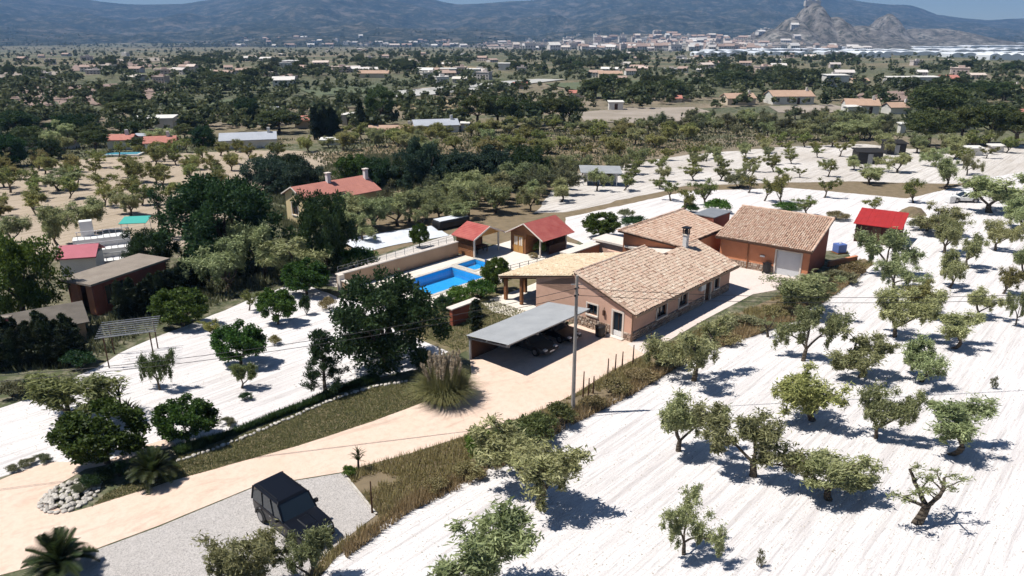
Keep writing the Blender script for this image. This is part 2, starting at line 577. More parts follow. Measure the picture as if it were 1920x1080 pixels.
BACK_TERRACE = [(1060, 330), (1180, 308), (1290, 290), (1480, 275), (1620, 270), (1760, 285), (1940, 270), (2200, 285), (2200, 318), (1940, 318), (1790, 345), (1600, 340), (1480, 342), (1290, 348), (1180, 372), (1060, 398), (1000, 400)]
sheet('pale_field', px_poly(BACK_TERRACE), 'pale_soil', 0.012, 2.0, 0.6)
TAN_FIELD = [(-200, 320), (0, 335), (130, 300), (330, 288), (480, 282), (700, 285), (760, 300), (640, 330), (520, 350), (420, 380), (420, 420), (380, 455), (300, 470), (150, 470), (0, 480), (-250, 500)]
sheet('tan_field', px_poly(TAN_FIELD), 'tan_soil', 0.004, 2.0, 0.6)
MID_FIELD = [(600, 292), (760, 262), (1000, 258), (1330, 262), (1330, 275), (1180, 300), (1060, 325), (900, 350), (860, 395), (740, 440), (660, 430), (700, 350)]
sheet('mixed_field', px_poly(MID_FIELD), 'dirt', 0.008, 2.0, 0.6)
sheet('rough_ground', px_poly([(640, 470), (700, 415), (860, 375), (1060, 330), (1300, 290), (1960, 290), (2200, 300), (2200, 420), (1900, 410), (1600, 400), (1290, 400), (1100, 440), (1060, 470), (960, 470), (850, 436), (700, 480)]), 'dirt', 0.0025, 1.5, 0.4)
sheet('gravel_lot', px_poly([(650, 500), (850, 438), (850, 462), (640, 540), (590, 530)]), 'pale_soil', 0.012, 1.0, 0.1)

DRIVE = [(-60, 1095), (80, 1058), (160, 1037), (300, 985), (475, 913), (640, 886), (770, 850), (890, 812), (1010, 772), (1075, 740), (1150, 694), (1226, 656), (1186, 641), (1079, 606),
         (985, 632), (880, 655), (884, 700), (872, 735), (812, 748), (700, 790), (560, 836), (430, 872), (310, 906), (172, 950), (130, 962), (96, 948), (100, 915), (160, 880), (200, 872), (262, 853), (330, 836),
         (318, 822), (262, 838), (190, 869), (92, 866), (30, 888), (-60, 925)]
sheet('driveway', px_poly(DRIVE), 'drive', 0.020, 1.0, 0.02)
sheet('yard_pavement', [W(-0.6, -0.1), W(-1.3, -2.1), W(8, -2.0), W(16.8, -2.2), gp(1522, 532), gp(1512, 522), gp(1352, 490), W(17.5, 4.5), W(16.5, 0)], 'yard', 0.026)
GRAVEL = [(60, 1100), (150, 1043), (300, 988), (475, 915), (640, 888), (706, 966), (620, 1032), (560, 1100)]
sheet('gravel_parking', px_poly(GRAVEL), 'gravel', 0.024, 1.0, 0.02)
BANK = [(645, 888), (770, 852), (890, 814), (1010, 774), (1075, 742), (1150, 696), (1228, 658), (1300, 622), (1470, 552), (1560, 505), (1620, 485), (1640, 495), (1560, 545), (1480, 590), (1330, 648), (1250, 690),
        (1180, 733), (1075, 785), (900, 890), (770, 948), (650, 1028), (580, 1100), (560, 1095), (620, 1030), (706, 966)]
sheet('dry_verge', px_poly(BANK), 'dirt', 0.014, 0.7, 0.18)
LAWN = [(172, 950), (310, 906), (430, 872), (560, 836), (700, 790), (812, 748), (845, 720), (800, 715), (720, 722), (640, 742), (520, 790), (400, 838), (330, 858), (260, 900), (200, 925)]
sheet('front_lawn', px_poly(LAWN), 'lawn', 0.024, 0.7, 0.06)
sheet('back_lawn', [W(-11, 8.3), W(-0.4, 8.5), W(-0.4, 10.2), W(8.5, 10.5), W(8.5, 17.2), W(-11, 17.2)], 'lawn', 0.016)
sheet('porch_paving', [W(-2.4, 10.4), W(8.4, 10.4), W(8.4, 14.6), W(-1.8, 14.9), W(-2.8, 12.5)], 'terrace', 0.028, 0.8, 0.15)

def pool_deck():
    out = [W(-6.5, 17.3), W(12.2, 17.3), W(19.0, 17.0), W(19.0, 26.8), W(-8.4, 26.8), W(-8.4, 22.0)]
    loops = [[Vector((p.x, p.y, 0)) for p in out], [Vector(p) for p in POOL], [Vector(p) for p in POOL2]]
    tris = tessellate_polygon(loops)
    vs = [(p.x, p.y, 0.030) for l in loops for p in l]
    fs = []
    for t in tris:
        a, b, c = (Vector(vs[i]) for i in t)
        fs.append(tuple(t) if (b - a).cross(c - a).z > 0 else tuple(reversed(t)))
    me = bpy.data.meshes.new('pool_terrace')
    me.from_pydata(vs, [], fs)
    me.update()
    link('pool_terrace', me, 'terrace', kind='structure')
pool_deck()

# ------------------------------------------------------------------ mountains: one tract of terrain with ridge and gullies
SKYLINE = [(-700, 20), (-500, -30), (-300, -60), (-100, -42), (0, -26), (100, -9), (145, 0), (200, 8), (250, 13), (300, 14), (350, 12), (400, 6), (450, -1), (520, -20), (600, -40), (680, -34),
           (740, -14), (790, 0), (830, 9), (860, 13), (900, 12), (950, 9), (1000, 7), (1040, 0), (1100, -12), (1200, -25), (1300, -30), (1420, -30), (1500, -16), (1560, 0), (1600, 8), (1650, 13),
           (1700, 15), (1720, 20), (1750, 30), (1800, 36), (1850, 40), (1880, 38), (1920, 37), (2000, 28), (2200, 5), (2500, -10), (2700, 10)]
def at_depth(px, Y):
    return (px - 960) / FPX * Y / (CP + 480 / FPX * SP)
def sky_y(px):
    xs = [a for a, _ in SKYLINE]
    ys = [b for _, b in SKYLINE]
    return float(np.interp(px, xs, ys))

def foot(px):
    return float(np.interp(px, [-700, 0, 500, 900, 1300, 1500, 1700, 2000, 2700], [2300, 2300, 2250, 2300, 2500, 2600, 2900, 3200, 3200]))

def mfoot(px):
    return foot(px) + 260 * noise.noise(Vector((px / 170.0, 1.3, 0)))

def mountain_z(px, Y):
    f = mfoot(px)
    X = at_depth(px, Y)
    crest = 6200.0
    a = min(1.0, max(0.0, (Y - f) / (crest - f)))
    el = max(6.0, 60 - sky_y(px)) / FPX
    top = CAMH + el * 6200 * 0.985
    shape = (0.25 * a ** 1.2 + 0.75 * a ** 2.1) if Y < crest else 1.0 - 0.5 * min(1, (Y - crest) / 900)
    g = noise.ridged_multi_fractal(Vector((X / 900.0, Y / 900.0, 0.3)), 1.0, 2.1, 5, 1.0, 2.0)
    g2 = noise.fractal(Vector((X / 260.0, Y / 260.0, 5.0)), 1.0, 2.0, 4)
    z = -20.0 + (top + 20.0) * shape
    z += ((g - 1.2) * 95 * min(1.0, a * 1.6) + g2 * 26 * min(1, 2.5 * a)) * max(0.05, 1 - a ** 2.5) * (1 if Y < crest else 0.2)
    return -26.0 if a <= 0 else max(z, -26.0)

def mountains():
    nx, ny = 420, 90
    vs = []
    for j in range(ny):
        for i in range(nx):
            px = -700 + 3400 * i / (nx - 1)
            f = mfoot(px)
            Y = f + (7050 - f) * j / (ny - 1)
            vs.append((at_depth(px, Y), Y, mountain_z(px, Y)))
    fs = [(j * nx + i, j * nx + i + 1, (j + 1) * nx + i + 1, (j + 1) * nx + i) for j in range(ny - 1) for i in range(nx - 1)]
    m, n, b = new_mat('scrub_mountain')
    v = coord(n, 'World')
    c = ramp(n, noise_tex(n, 0.010, 8, 0.72, v), [(0.38, (0.022, 0.032, 0.022)), (0.52, (0.052, 0.062, 0.042)), (0.64, (0.20, 0.175, 0.14))])
    c = mix(n, ramp(n, noise_tex(n, 0.035, 7, 0.8, v), [(0.53, (0, 0, 0)), (0.66, (0.9, 0.9, 0.9))]), c, (0.24, 0.21, 0.17))
    n.links.new(c, b.inputs['Base Color'])
    b.inputs['Roughness'].default_value = 1.0
    b.inputs['Specular IOR Level'].default_value = 0.0
    bump(n, b, noise_tex(n, 0.04, 8, 0.75, v), 0.9, 18.0)
    me = np_mesh('mountain', np.array(vs), np.array(fs))
    me.polygons.foreach_set('use_smooth', [True] * len(fs))
    link('mountain_range', me, m, kind='structure')
mountains()

# pale rocky hill above the town, with the low ridge running off it to the east
HILL = []
def hill_z(x, y):
    z = 0.0
    for cx, cy_, rx, ry, h in HILL:
        d = ((x - cx) / rx) ** 2 + ((y - cy_) / ry) ** 2
        z = max(z, h * math.exp(-d * 1.6))
    return z
for px, Y, wpx, ry, ytop in ((1518, 2250, 40, 130, 10), (1484, 2180, 40, 130, 36), (1558, 2220, 46, 140, 34), (1450, 2120, 55, 140, 52), (1658, 2600, 34, 110, 28), (1615, 2350, 80, 150, 48), (1740, 2700, 120, 200, 52), (1230, 2420, 230, 330, 62), (1000, 2450, 160, 260, 74)):
    h = CAMH + (60 - ytop) / FPX * Y + 20
    HILL.append((at_depth(px, Y), Y, wpx / FPX * Y * 1.15, ry * 1.4, h))

def rocky_hill():
    nx, ny = 300, 90
    x0, x1, y0, y1 = at_depth(820, 1750), at_depth(1900, 2900), 1750.0, 3150.0
    vs = []
    for j in range(ny):
        for i in range(nx):
            x = x0 + (x1 - x0) * i / (nx - 1)
            y = y0 + (y1 - y0) * j / (ny - 1)
            h = hill_z(x, y)
            r = noise.ridged_multi_fractal(Vector((x / 130, y / 130, 2.0)), 0.9, 2.2, 5, 1.0, 2.0) - 1.1
            z = terrain(x, y) - 4 + h + r * min(9.0, h * 0.11)
            vs.append((x, y, z))
    fs = [(j * nx + i, j * nx + i + 1, (j + 1) * nx + i + 1, (j + 1) * nx + i) for j in range(ny - 1) for i in range(nx - 1)]
    m, n, b = new_mat('pale_rock')
    v = coord(n, 'World')
    c = ramp(n, noise_tex(n, 0.02, 8, 0.75, v), [(0.38, (0.13, 0.12, 0.105)), (0.50, (0.25, 0.225, 0.20)), (0.64, (0.44, 0.41, 0.37))])
    c = mix(n, ramp(n, noise_tex(n, 0.06, 6, 0.7, v), [(0.47, (0, 0, 0)), (0.60, (0.9, 0.9, 0.9))]), c, (0.06, 0.065, 0.045))
    n.links.new(c, b.inputs['Base Color'])
    b.inputs['Roughness'].default_value = 1.0
    b.inputs['Specular IOR Level'].default_value = 0.0
    bump(n, b, noise_tex(n, 0.05, 8, 0.75, v), 1.0, 14.0)
    me = np_mesh('rocky_hill', np.array(vs), np.array(fs))
    link('rocky_hill', me, m, kind='structure')
rocky_hill()

# valley strips: dry riverbed, stubble and ploughed fields
def strip(name, pxs, m, lift=0.35):
    pts = [gt(x, y, lift) for x, y in pxs]
    tris = tessellate_polygon([[Vector((p.x, p.y, 0)) for p in pts]])
    me = bpy.data.meshes.new(name)
    fs = []
    for t in tris:
        a, b, c = (pts[i] for i in t)
        fs.append(tuple(t) if (b - a).cross(c - a).z > 0 else tuple(reversed(t)))
    me.from_pydata([tuple(p) for p in pts], [], fs)
    me.update()
    link(name, me, m, kind='structure')
M['riverbed'] = plain('pale_riverbed', (0.50, 0.49, 0.46), (0.40, 0.39, 0.36), 0.05, 0.95)
M['pinkpale'] = plain('pale_pinkish_soil', (0.40, 0.34, 0.29), (0.27, 0.23, 0.18), 0.09, 0.95, detail=8)
M['stubble'] = plain('stubble_field', (0.33, 0.26, 0.155), (0.27, 0.21, 0.125), 0.06, 0.95)
M['pinkfield'] = plain('pinkish_ploughed_field', (0.31, 0.22, 0.185), (0.24, 0.18, 0.15), 0.05, 0.95)
M['greenfield'] = plain('green_crop_field', (0.10, 0.125, 0.07), (0.13, 0.145, 0.08), 0.08, 0.95)
M['scrubfield'] = plain('dark_scrub_field', (0.10, 0.10, 0.055), (0.16, 0.145, 0.085), 0.1, 0.95)
strip('riverbed', [(735, 172), (850, 162), (960, 152), (1010, 149), (1060, 150), (1000, 157), (900, 169), (800, 180), (738, 183)], 'riverbed')
strip('stubble_field', [(745, 192), (860, 188), (870, 205), (800, 212), (745, 206)], 'stubble')
strip('ploughed_field', [(70, 165), (220, 158), (330, 172), (300, 192), (150, 200), (-60, 200), (-60, 178)], 'pinkfield')
strip('ploughed_field', [(140, 122), (260, 118), (300, 124), (220, 132), (130, 134)], 'pinkfield')
strip('green_field', [(310, 192), (460, 186), (470, 205), (330, 212)], 'greenfield')
strip('green_field', [(1020, 158), (1280, 148), (1460, 143), (1500, 150), (1250, 160), (1080, 170)], 'greenfield')
strip('pale_scrub', [(1085, 212), (1180, 203), (1300, 202), (1340, 212), (1290, 228), (1180, 232), (1095, 228)], 'pinkpale', 0.2)
strip('pale_scrub', [(1440, 200), (1560, 197), (1600, 206), (1540, 214), (1460, 212)], 'pinkpale', 0.2)
strip('pale_scrub', [(-40, 140), (60, 132), (140, 137), (90, 146), (-40, 152)], 'pinkpale', 0.2)
strip('stubble_field', [(790, 126), (850, 122), (900, 128), (840, 136)], 'stubble')
strip('pale_scrub', [(880, 86), (960, 83), (1000, 89), (930, 94)], 'pinkpale', 0.3)
strip('pale_scrub', [(200, 112), (300, 108), (330, 113), (240, 118)], 'pinkpale', 0.3)
strip('green_field', [(560, 168), (700, 160), (720, 172), (600, 184)], 'greenfield')
strip('ploughed_field', [(1600, 178), (1700, 170), (1780, 178), (1720, 190), (1620, 192)], 'pinkfield')
# ================================================================== BUILDINGS ON THE PLOT
def cells(a0, a1, z0, z1, openings):
    xs = sorted({a0, a1} | {x for o in openings for x in (o[0], o[1])})
    zs = sorted({z0, z1} | {x for o in openings for x in (o[2], o[3])})
    for i in range(len(xs) - 1):
        j = 0
        while j < len(zs) - 1:
            cx = (xs[i] + xs[i + 1]) / 2
            free = lambda k: not any(o[0] < cx < o[1] and o[2] < (zs[k] + zs[k + 1]) / 2 < o[3] for o in openings)
            if free(j):
                k = j
                while k + 1 < len(zs) - 1 and free(k + 1):
                    k += 1
                yield xs[i], xs[i + 1], zs[j], zs[k + 1]
                j = k
            j += 1

def wall_x(mb, x0, x1, y0, y1, z0, z1, openings=()):
    for a, b, c, d in cells(x0, x1, z0, z1, openings):
        mb.box(a, b, y0, y1, c, d)
    return mb

def wall_y(mb, x0, x1, y0, y1, z0, z1, openings=()):
    for a, b, c, d in cells(y0, y1, z0, z1, openings):
        mb.box(x0, x1, a, b, c, d)
    return mb

def roof_tiles(parent, corner, e, s, poly, m, pitch=0.22, row=0.34, name='roof_tiles'):
    """overlapping barrel tiles on one roof plane; poly is the outline in (along eave, up slope) metres"""
    e, s = Vector(e).normalized(), Vector(s).normalized()
    nrm = e.cross(s)
    if nrm.z < 0:
        nrm = -nrm
    c0 = Vector(corner)
    a0, a1 = min(p[0] for p in poly), max(p[0] for p in poly)
    b0, b1 = min(p[1] for p in poly), max(p[1] for p in poly)
    V, Fq, T = [], [], []
    r = pitch * 0.47
    na, nb = int((a1 - a0) / pitch), int((b1 - b0) / row)
    for j in range(nb + 1):
        for i in range(na + 1):
            a = a0 + (i + 0.5) * pitch
            b = b0 + j * row
            if not inside(poly, a, b + row * 0.4):
                continue
            jx, jr = rnd.uniform(-.018, .018), rnd.uniform(-.03, .03)
            lift = rnd.uniform(0.03, 0.065)
            base = len(V)
            tint = min(1, max(0, rnd.gauss(0.55, 0.24)))
            for end in (0, 1):
                bb = b + jr + (row * 1.22 if end else 0.0)
                hh = 0.012 if end else lift
                rr = r * (0.86 if end else 1.0)
                for k in range(5):
                    t = math.pi * k / 4
                    p = c0 + e * (a + jx - rr * math.cos(t)) + s * bb + nrm * (hh + rr * math.sin(t) * 0.85)
                    V.append(p)
                    T.append(tint)
            for k in range(4):
                Fq.append((base + k, base + k + 1, base + 6 + k, base + 5 + k))
            Fq.append((base, base + 4, base + 3, base + 1))
            Fq.append((base + 1, base + 3, base + 2, base + 2))
    Fq = [f if len(set(f)) == 4 else (f[0], f[1], f[2]) for f in Fq]
    me = bpy.data.meshes.new(name)
    me.from_pydata([tuple(p) for p in V], [], Fq)
    me.update()
    at = me.attributes.new('tint', 'FLOAT', 'POINT')
    at.data.foreach_set('value', T)
    return link(name, me, m, parent, kind='stuff')

def cap_row(parent, p0, p1, m, r=0.13, name='ridge_tiles'):
    p0, p1 = Vector(p0), Vector(p1)
    d = (p1 - p0)
    L = d.length
    d.normalize()
    side = d.cross(Vector((0, 0, 1))).normalized()
    up = side.cross(d).normalized()
    V, Fq, T = [], [], []
    k = int(L / 0.38)
    for i in range(k):
        q = p0 + d * (i * L / k)
        tint = rnd.random()
        b = len(V)
        for end in (0, 1):
            c = q + d * (end * L / k * 1.1)
            for j in range(6):
                t = math.pi * j / 5
                V.append(c + side * (-r * math.cos(t)) + up * (r * math.sin(t) + (0.03 if end else 0)))
                T.append(tint)
        for j in range(5):
            Fq.append((b + j, b + j + 1, b + 7 + j, b + 6 + j))
    me = bpy.data.meshes.new(name)
    me.from_pydata([tuple(v) for v in V], [], Fq)
    me.update()
    at = me.attributes.new('tint', 'FLOAT', 'POINT')
    at.data.foreach_set('value', T)
    return link(name, me, m, parent, kind='stuff')

def rubble(parent, axis, a0, a1, z0, z1, c, sgn, skip=(), name='stone_plinth', size=0.34):
    """course of uneven stones standing proud of a wall; axis 'x' or 'y', c the wall face, sgn its outward side"""
    mb = MB()
    mb.t = []
    z = z0
    while z < z1 - 0.05:
        hz_ = rnd.uniform(0.18, 0.30)
        a = a0
        while a < a1 - 0.05:
            wd = rnd.uniform(0.6, 1.4) * size
            e = min(a + wd, a1)
            if not any(s0 < (a + e) / 2 < s1 for s0, s1 in skip):
                d = rnd.uniform(0.04, 0.09)
                zz = min(z + hz_, z1) - 0.015
                pts = [(a + .012, z), (e - .012, z), (e - .012, zz), (a + .012, zz)]
                if axis == 'x':
                    f = [(p, c, q) for p, q in pts]
                    k = [(p + (0.03 if p < (a + e) / 2 else -0.03), c + sgn * d, q + (0.025 if q < (z + zz) / 2 else -0.025)) for p, q in pts]
                else:
                    f = [(c, p, q) for p, q in pts]
                    k = [(c + sgn * d, p + (0.03 if p < (a + e) / 2 else -0.03), q + (0.025 if q < (z + zz) / 2 else -0.025)) for p, q in pts]
                mb.add(f + k, [(4, 5, 6, 7), (0, 1, 5, 4), (1, 2, 6, 5), (2, 3, 7, 6), (3, 0, 4, 7)], rnd.random())
            a = e
        z += hz_
    return mb.obj(name, M['stone_tint'], parent, kind='stuff')

M['stone_tint'] = tile_mat('plinth_stones', [(0.25, 0.17, 0.13), (0.42, 0.31, 0.24), (0.52, 0.41, 0.32), (0.36, 0.27, 0.22), (0.58, 0.50, 0.42)])

def window_x(parent, x0, x1, z0, z1, y, sgn, frame='cream', bars=1, name='window', deep=0.2):
    """window set back in a wall that runs along x; sgn: outward side"""
    w_ = MB()
    yi = y - sgn * deep
    w_.box(x0, x1, min(yi, yi + sgn * .02), max(yi, yi + sgn * .02), z0, z1)
    wo_ = w_.obj(name, M['glass'], parent)
    f = MB()
    t = 0.05
    ya, yb = sorted((yi + sgn * .021, yi + sgn * .07))
    f.box(x0, x1, ya, yb, z0, z0 + t).box(x0, x1, ya, yb, z1 - t, z1).box(x0, x0 + t, ya, yb, z0 + t, z1 - t).box(x1 - t, x1, ya, yb, z0 + t, z1 - t)
    for k in range(bars):
        c = x0 + (x1 - x0) * (k + 1) / (bars + 1)
        f.box(c - .025, c + .025, ya, yb, z0 + t, z1 - t)
    f.obj('frame', M['wood_dark'], wo_)
    s = MB()
    y0, y1 = sorted((y + sgn * .002, y + sgn * .05))
    b = 0.12
    s.box(x0 - b, x0, y0, y1, z0, z1 + b).box(x1, x1 + b, y0, y1, z0, z1 + b).box(x0, x1, y0, y1, z1, z1 + b)
    y0, y1 = sorted((y + sgn * .002, y + sgn * .12))
    s.box(x0 - b, x1 + b, y0, y1, z0 - b, z0)
    s.obj('surround', M[frame], wo_)
    return wo_

def window_y(parent, y0, y1, z0, z1, x, sgn, frame='cream', bars=1, name='window'):
    w_ = MB()
    xi = x - sgn * 0.2
    w_.box(min(xi, xi + sgn * .02), max(xi, xi + sgn * .02), y0, y1, z0, z1)
    wo_ = w_.obj(name, M['glass'], parent)
    f = MB()
    t = 0.05
    xa, xb = sorted((xi + sgn * .021, xi + sgn * .07))
    f.box(xa, xb, y0, y1, z0, z0 + t).box(xa, xb, y0, y1, z1 - t, z1).box(xa, xb, y0, y0 + t, z0 + t, z1 - t).box(xa, xb, y1 - t, y1, z0 + t, z1 - t)
    for k in range(bars):
        c = y0 + (y1 - y0) * (k + 1) / (bars + 1)
        f.box(xa, xb, c - .025, c + .025, z0 + t, z1 - t)
    f.obj('frame', M['wood_dark'], wo_)
    s = MB()
    a, c = sorted((x + sgn * .002, x + sgn * .05))
    b = 0.12
    s.box(a, c, y0 - b, y0, z0, z1 + b).box(a, c, y1, y1 + b, z0, z1 + b).box(a, c, y0, y1, z1, z1 + b)
    if z0 > 0.3:
        a, c = sorted((x + sgn * .002, x + sgn * .12))
        s.box(a, c, y0 - b, y1 + b, z0 - b, z0)
    s.obj('surround', M[frame], wo_)
    return wo_

# ------------------------------------------------------------------ the villa
def villa():
    t = thing('villa', 'salmon rendered villa with tan clay tile roofs and a tall chimney beside the carport', 'house', C0, ROW)
    K = 0.342                     # pitch of the roof over the side wall
    zr = lambda v: 2.55 + K * v
    # walls
    door, win = (0.85, 1.85, 0.08, 2.2), (3.35, 4.35, 1.25, 2.15)
    mb = wall_y(MB(), 0, 0.3, 0, 9.9, 0, 2.5, [door, win])
    mb.hexa([(0, 0, 2.5), (0.3, 0, 2.5), (0.3, 9.9, 2.5), (0, 9.9, 2.5)], [(0, 5.7, 4.28), (0.3, 5.7, 4.28), (0.3, 5.72, 4.28), (0, 5.72, 4.28)])
    mb.hexa([(0, 5.72, 2.5), (0.3, 5.72, 2.5), (0.3, 9.9, 2.5), (0, 9.9, 2.5)], [(0, 5.72, 4.10), (0.3, 5.72, 4.10), (0.3, 9.9, 3.02), (0, 9.9, 3.02)])
    mb.obj('gable_wall', M['wall_pink'], t)
    w1, w2, d2 = (3.6, 5.1, 0.85, 2.2), (7.1, 8.5, 0.85, 2.2), (11.6, 12.7, 0.06, 2.2)
    w3 = (13.3, 14.2, 0.9, 2.1)
    wall_x(MB(), 0.3, 16.3, 0, 0.3, 0, 2.6, [w1, w2, d2, w3]).obj('side_wall', M['wall_pink'], t)
    mb = MB()
    mb.hexa([(16.0, 0.3, 0), (16.3, 0.3, 0), (16.3, 4.0, 0), (16.0, 4.0, 0)], [(16.0, 0.3, 2.6), (16.3, 0.3, 2.6), (16.3, 4.0, 3.8), (16.0, 4.0, 3.8)])
    mb.box(10.6, 16.0, 3.7, 4.0, 0, 3.75)
    mb.box(10.3, 10.6, 3.7, 9.9, 0, 3.3)
    mb.hexa([(10.3, 4.0, 3.3), (10.6, 4.0, 3.3), (10.6, 5.7, 3.3), (10.3, 5.7, 3.3)], [(10.3, 4.0, 3.80), (10.6, 4.0, 3.80), (10.6, 5.7, 4.3), (10.3, 5.7, 4.3)])
    mb.obj('courtyard_side_wall', M['wall_pink'], t)
    wall_x(MB(), 0.3, 8.6, 9.6, 9.9, 0, 2.9, [(1.2, 3.0, 0.05, 2.2), (4.6, 6.4, 0.8, 2.2)]).obj('porch_wall', M['wall_pink'], t)
    rubble(t, 'y', 2.05, 6.2, 0, 0.95, -0.001, -1)
    rubble(t, 'y', 0.0, 0.75, 0, 0.7, -0.001, -1)
    rubble(t, 'x', 0.0, 16.3, 0, 0.8, -0.001, -1, skip=[(11.5, 12.8)])
    # openings
    window_y(t, win[0], win[1], win[2], win[3], 0, -1)
    window_x(t, *w1, 0, -1)
    window_x(t, *w2, 0, -1)
    window_x(t, *w3, 0, -1, bars=0)
    dr = MB().box(0.10, 0.15, door[0] + .06, door[1] - .06, door[2], door[3] - .06).obj('door', M['glass'], t)
    f = MB()
    f.box(-0.04, 0.17, door[0] - .10, door[0] + .06, 0.08, 2.3).box(-0.04, 0.17, door[1] - .06, door[1] + .10, 0.08, 2.3).box(-0.04, 0.17, door[0] + .06, door[1] - .06, 2.14, 2.3)
    f.obj('frame', M['cream'], dr)
    MB().box(0.06, 0.098, door[0] + .06, door[1] - .06, .08, .55).obj('panel', M['white'], dr)
    MB().box(0.06, 0.098, door[0] + .42, door[0] + .46, .55, 2.14).obj('mullion', M['wood_dark'], dr)
    MB().box(-0.45, -0.002, door[0] - .25, door[1] + .25, 0.031, 0.11).obj('doorstep', M['cream'], t)
    d3 = MB().box(d2[0] + .06, d2[1] - .06, 0.12, 0.17, d2[2], d2[3] - .06).obj('door', M['wood_dark'], t)
    f = MB()
    f.box(d2[0] - .1, d2[0] + .06, -.04, .2, .06, 2.3).box(d2[1] - .06, d2[1] + .1, -.04, .2, .06, 2.3).box(d2[0] + .06, d2[1] - .06, -.04, .2, 2.14, 2.3)
    f.obj('frame', M['cream'], d3)
    MB().box(10.3, 11.1, -0.34, -0.02, 1.55, 2.1).obj('air_conditioner', M['white'], t, bevel=0.02)
    lamp = MB().box(-.16, -.01, 2.55, 2.75, 1.55, 1.98).obj('wall_lamp', M['wood_dark'], t, bevel=0.02)
    MB().tube((-.12, 2.65, 1.98), (-.02, 2.65, 2.2), .02, .02).obj('bracket', M['black'], lamp)
    MB().tube((-.08, -.08, 0.03), (-.08, -.08, 2.45), 0.05).obj('rain_pipe', M['roof_under'], t)
    # roof over the side wall, with the notch of the inner court cut out of it
    x0, x1 = -0.22, 17.0
    v0 = -0.45
    out = [(x0, v0), (x1, v0), (x1, 4.0), (13.9, 4.1), (10.85, 3.8), (10.25, 5.7), (x0, 5.7)]
    top = [(u, v, zr(v)) for u, v in out]
    r1 = MB().slab(top, 0.14).obj('roof', M['roof_under'], t)
    sl = math.hypot(1, K)
    e, s = Vector((1, 0, 0)), Vector((0, 1, K)).normalized()
    roof_tiles(r1, (0, v0, zr(v0) + 0.01), e, s, [(u, (v - v0) * sl) for u, v in out], 'tiles')
    MB().box(x0 - .02, x1 + .02, v0 - .06, v0 - .003, zr(v0) - .2, zr(v0) - .01).obj('gutter', M['wall_tan'], r1)
    cap_row(r1, (x0, 5.7, zr(5.7) + .02), (10.25, 5.7, zr(5.7) + .02), 'tiles')
    cap_row(r1, (13.9, 4.08, zr(4.08) + .02), (x1, 4.02, zr(4.02) + .02), 'tiles')
    cap_row(r1, (x0 + .06, v0 + .1, zr(v0) + .05), (x0 + .06, 5.6, zr(5.6) + .05), 'tiles', 0.11)
    cap_row(r1, (x1 - .06, v0 + .1, zr(v0) + .05), (x1 - .06, 3.9, zr(3.9) + .05), 'tiles', 0.11)
    # lower roof running down to the porch
    K2 = 0.228
    z2 = lambda v: 4.18 - K2 * (v - 5.78)
    out = [(x0, 5.78), (8.7, 5.78), (8.7, 14.2), (x0, 14.2)]
    r2 = MB().slab([(u, v, z2(v)) for u, v in out], 0.13).obj('lower_roof', M['roof_under'], t)
    s2 = Vector((0, -1, K2)).normalized()
    sl2 = math.hypot(1, K2)
    roof_tiles(r2, (0, 14.2, z2(14.2) + 0.01), e, s2, [(x0, 0), (8.7, 0), (8.7, 8.4 * sl2), (x0, 8.4 * sl2)], 'tiles_cream')
    cap_row(r2, (x0 + .06, 14.0, z2(14.0) + .05), (x0 + .06, 5.9, z2(5.9) + .05), 'tiles_cream', 0.11)
    # porch posts and beams
    for u in (0.25, 2.9, 5.6, 8.4):
        MB().box(u - .14, u + .14, 13.6, 13.88, 0.03, z2(13.75) - .28).obj('porch_post', M['wood'], t, bevel=0.015)
    MB().box(0.25 - .14, 0.25 + .14, 11.7, 11.95, 0.03, z2(11.8) - .28).obj('porch_post', M['wood'], t, bevel=0.015)
    MB().box(-.15, 8.65, 13.62, 13.86, z2(13.75) - .279, z2(13.75) - .135).obj('porch_beam', M['wood_dark'], t)
    MB().slab([(0.13, 9.95, z2(9.95) - .135), (0.37, 9.95, z2(9.95) - .135), (0.37, 13.6, z2(13.6) - .135), (0.13, 13.6, z2(13.6) - .135)], 0.2).obj('porch_beam', M['wood_dark'], t)
    # flat-roofed link behind the court
    mb = MB()
    mb.box(14.4, 16.4, 6.2, 14.2, 0, 2.62)
    mb.obj('link_wall', M['wall_pink'], t)
    MB().box(14.15, 16.6, 6.1, 14.45, 2.62, 2.82).obj('link_roof', M['cream'], t)
    # chimney
    ch = MB().box(14.15, 14.6, 3.62, 4.02, zr(3.4), 5.1).obj('chimney', M['white_wall'], t, bevel=0.02)
    MB().box(14.08, 14.67, 3.55, 4.09, 5.1, 5.2).obj('collar', M['cream'], ch)
    cp = MB()
    for a, b in ((14.12, 3.58), (14.55, 3.58), (14.12, 3.98), (14.55, 3.98)):
        cp.box(a, a + .08, b, b + .08, 5.2, 5.75)
    cp.box(14.22, 14.53, 3.68, 3.96, 5.2, 5.6)
    cp.box(14.02, 14.73, 3.49, 4.15, 5.75, 5.86)
    cp.obj('cowl', M['black'], ch)
    return t
villa()

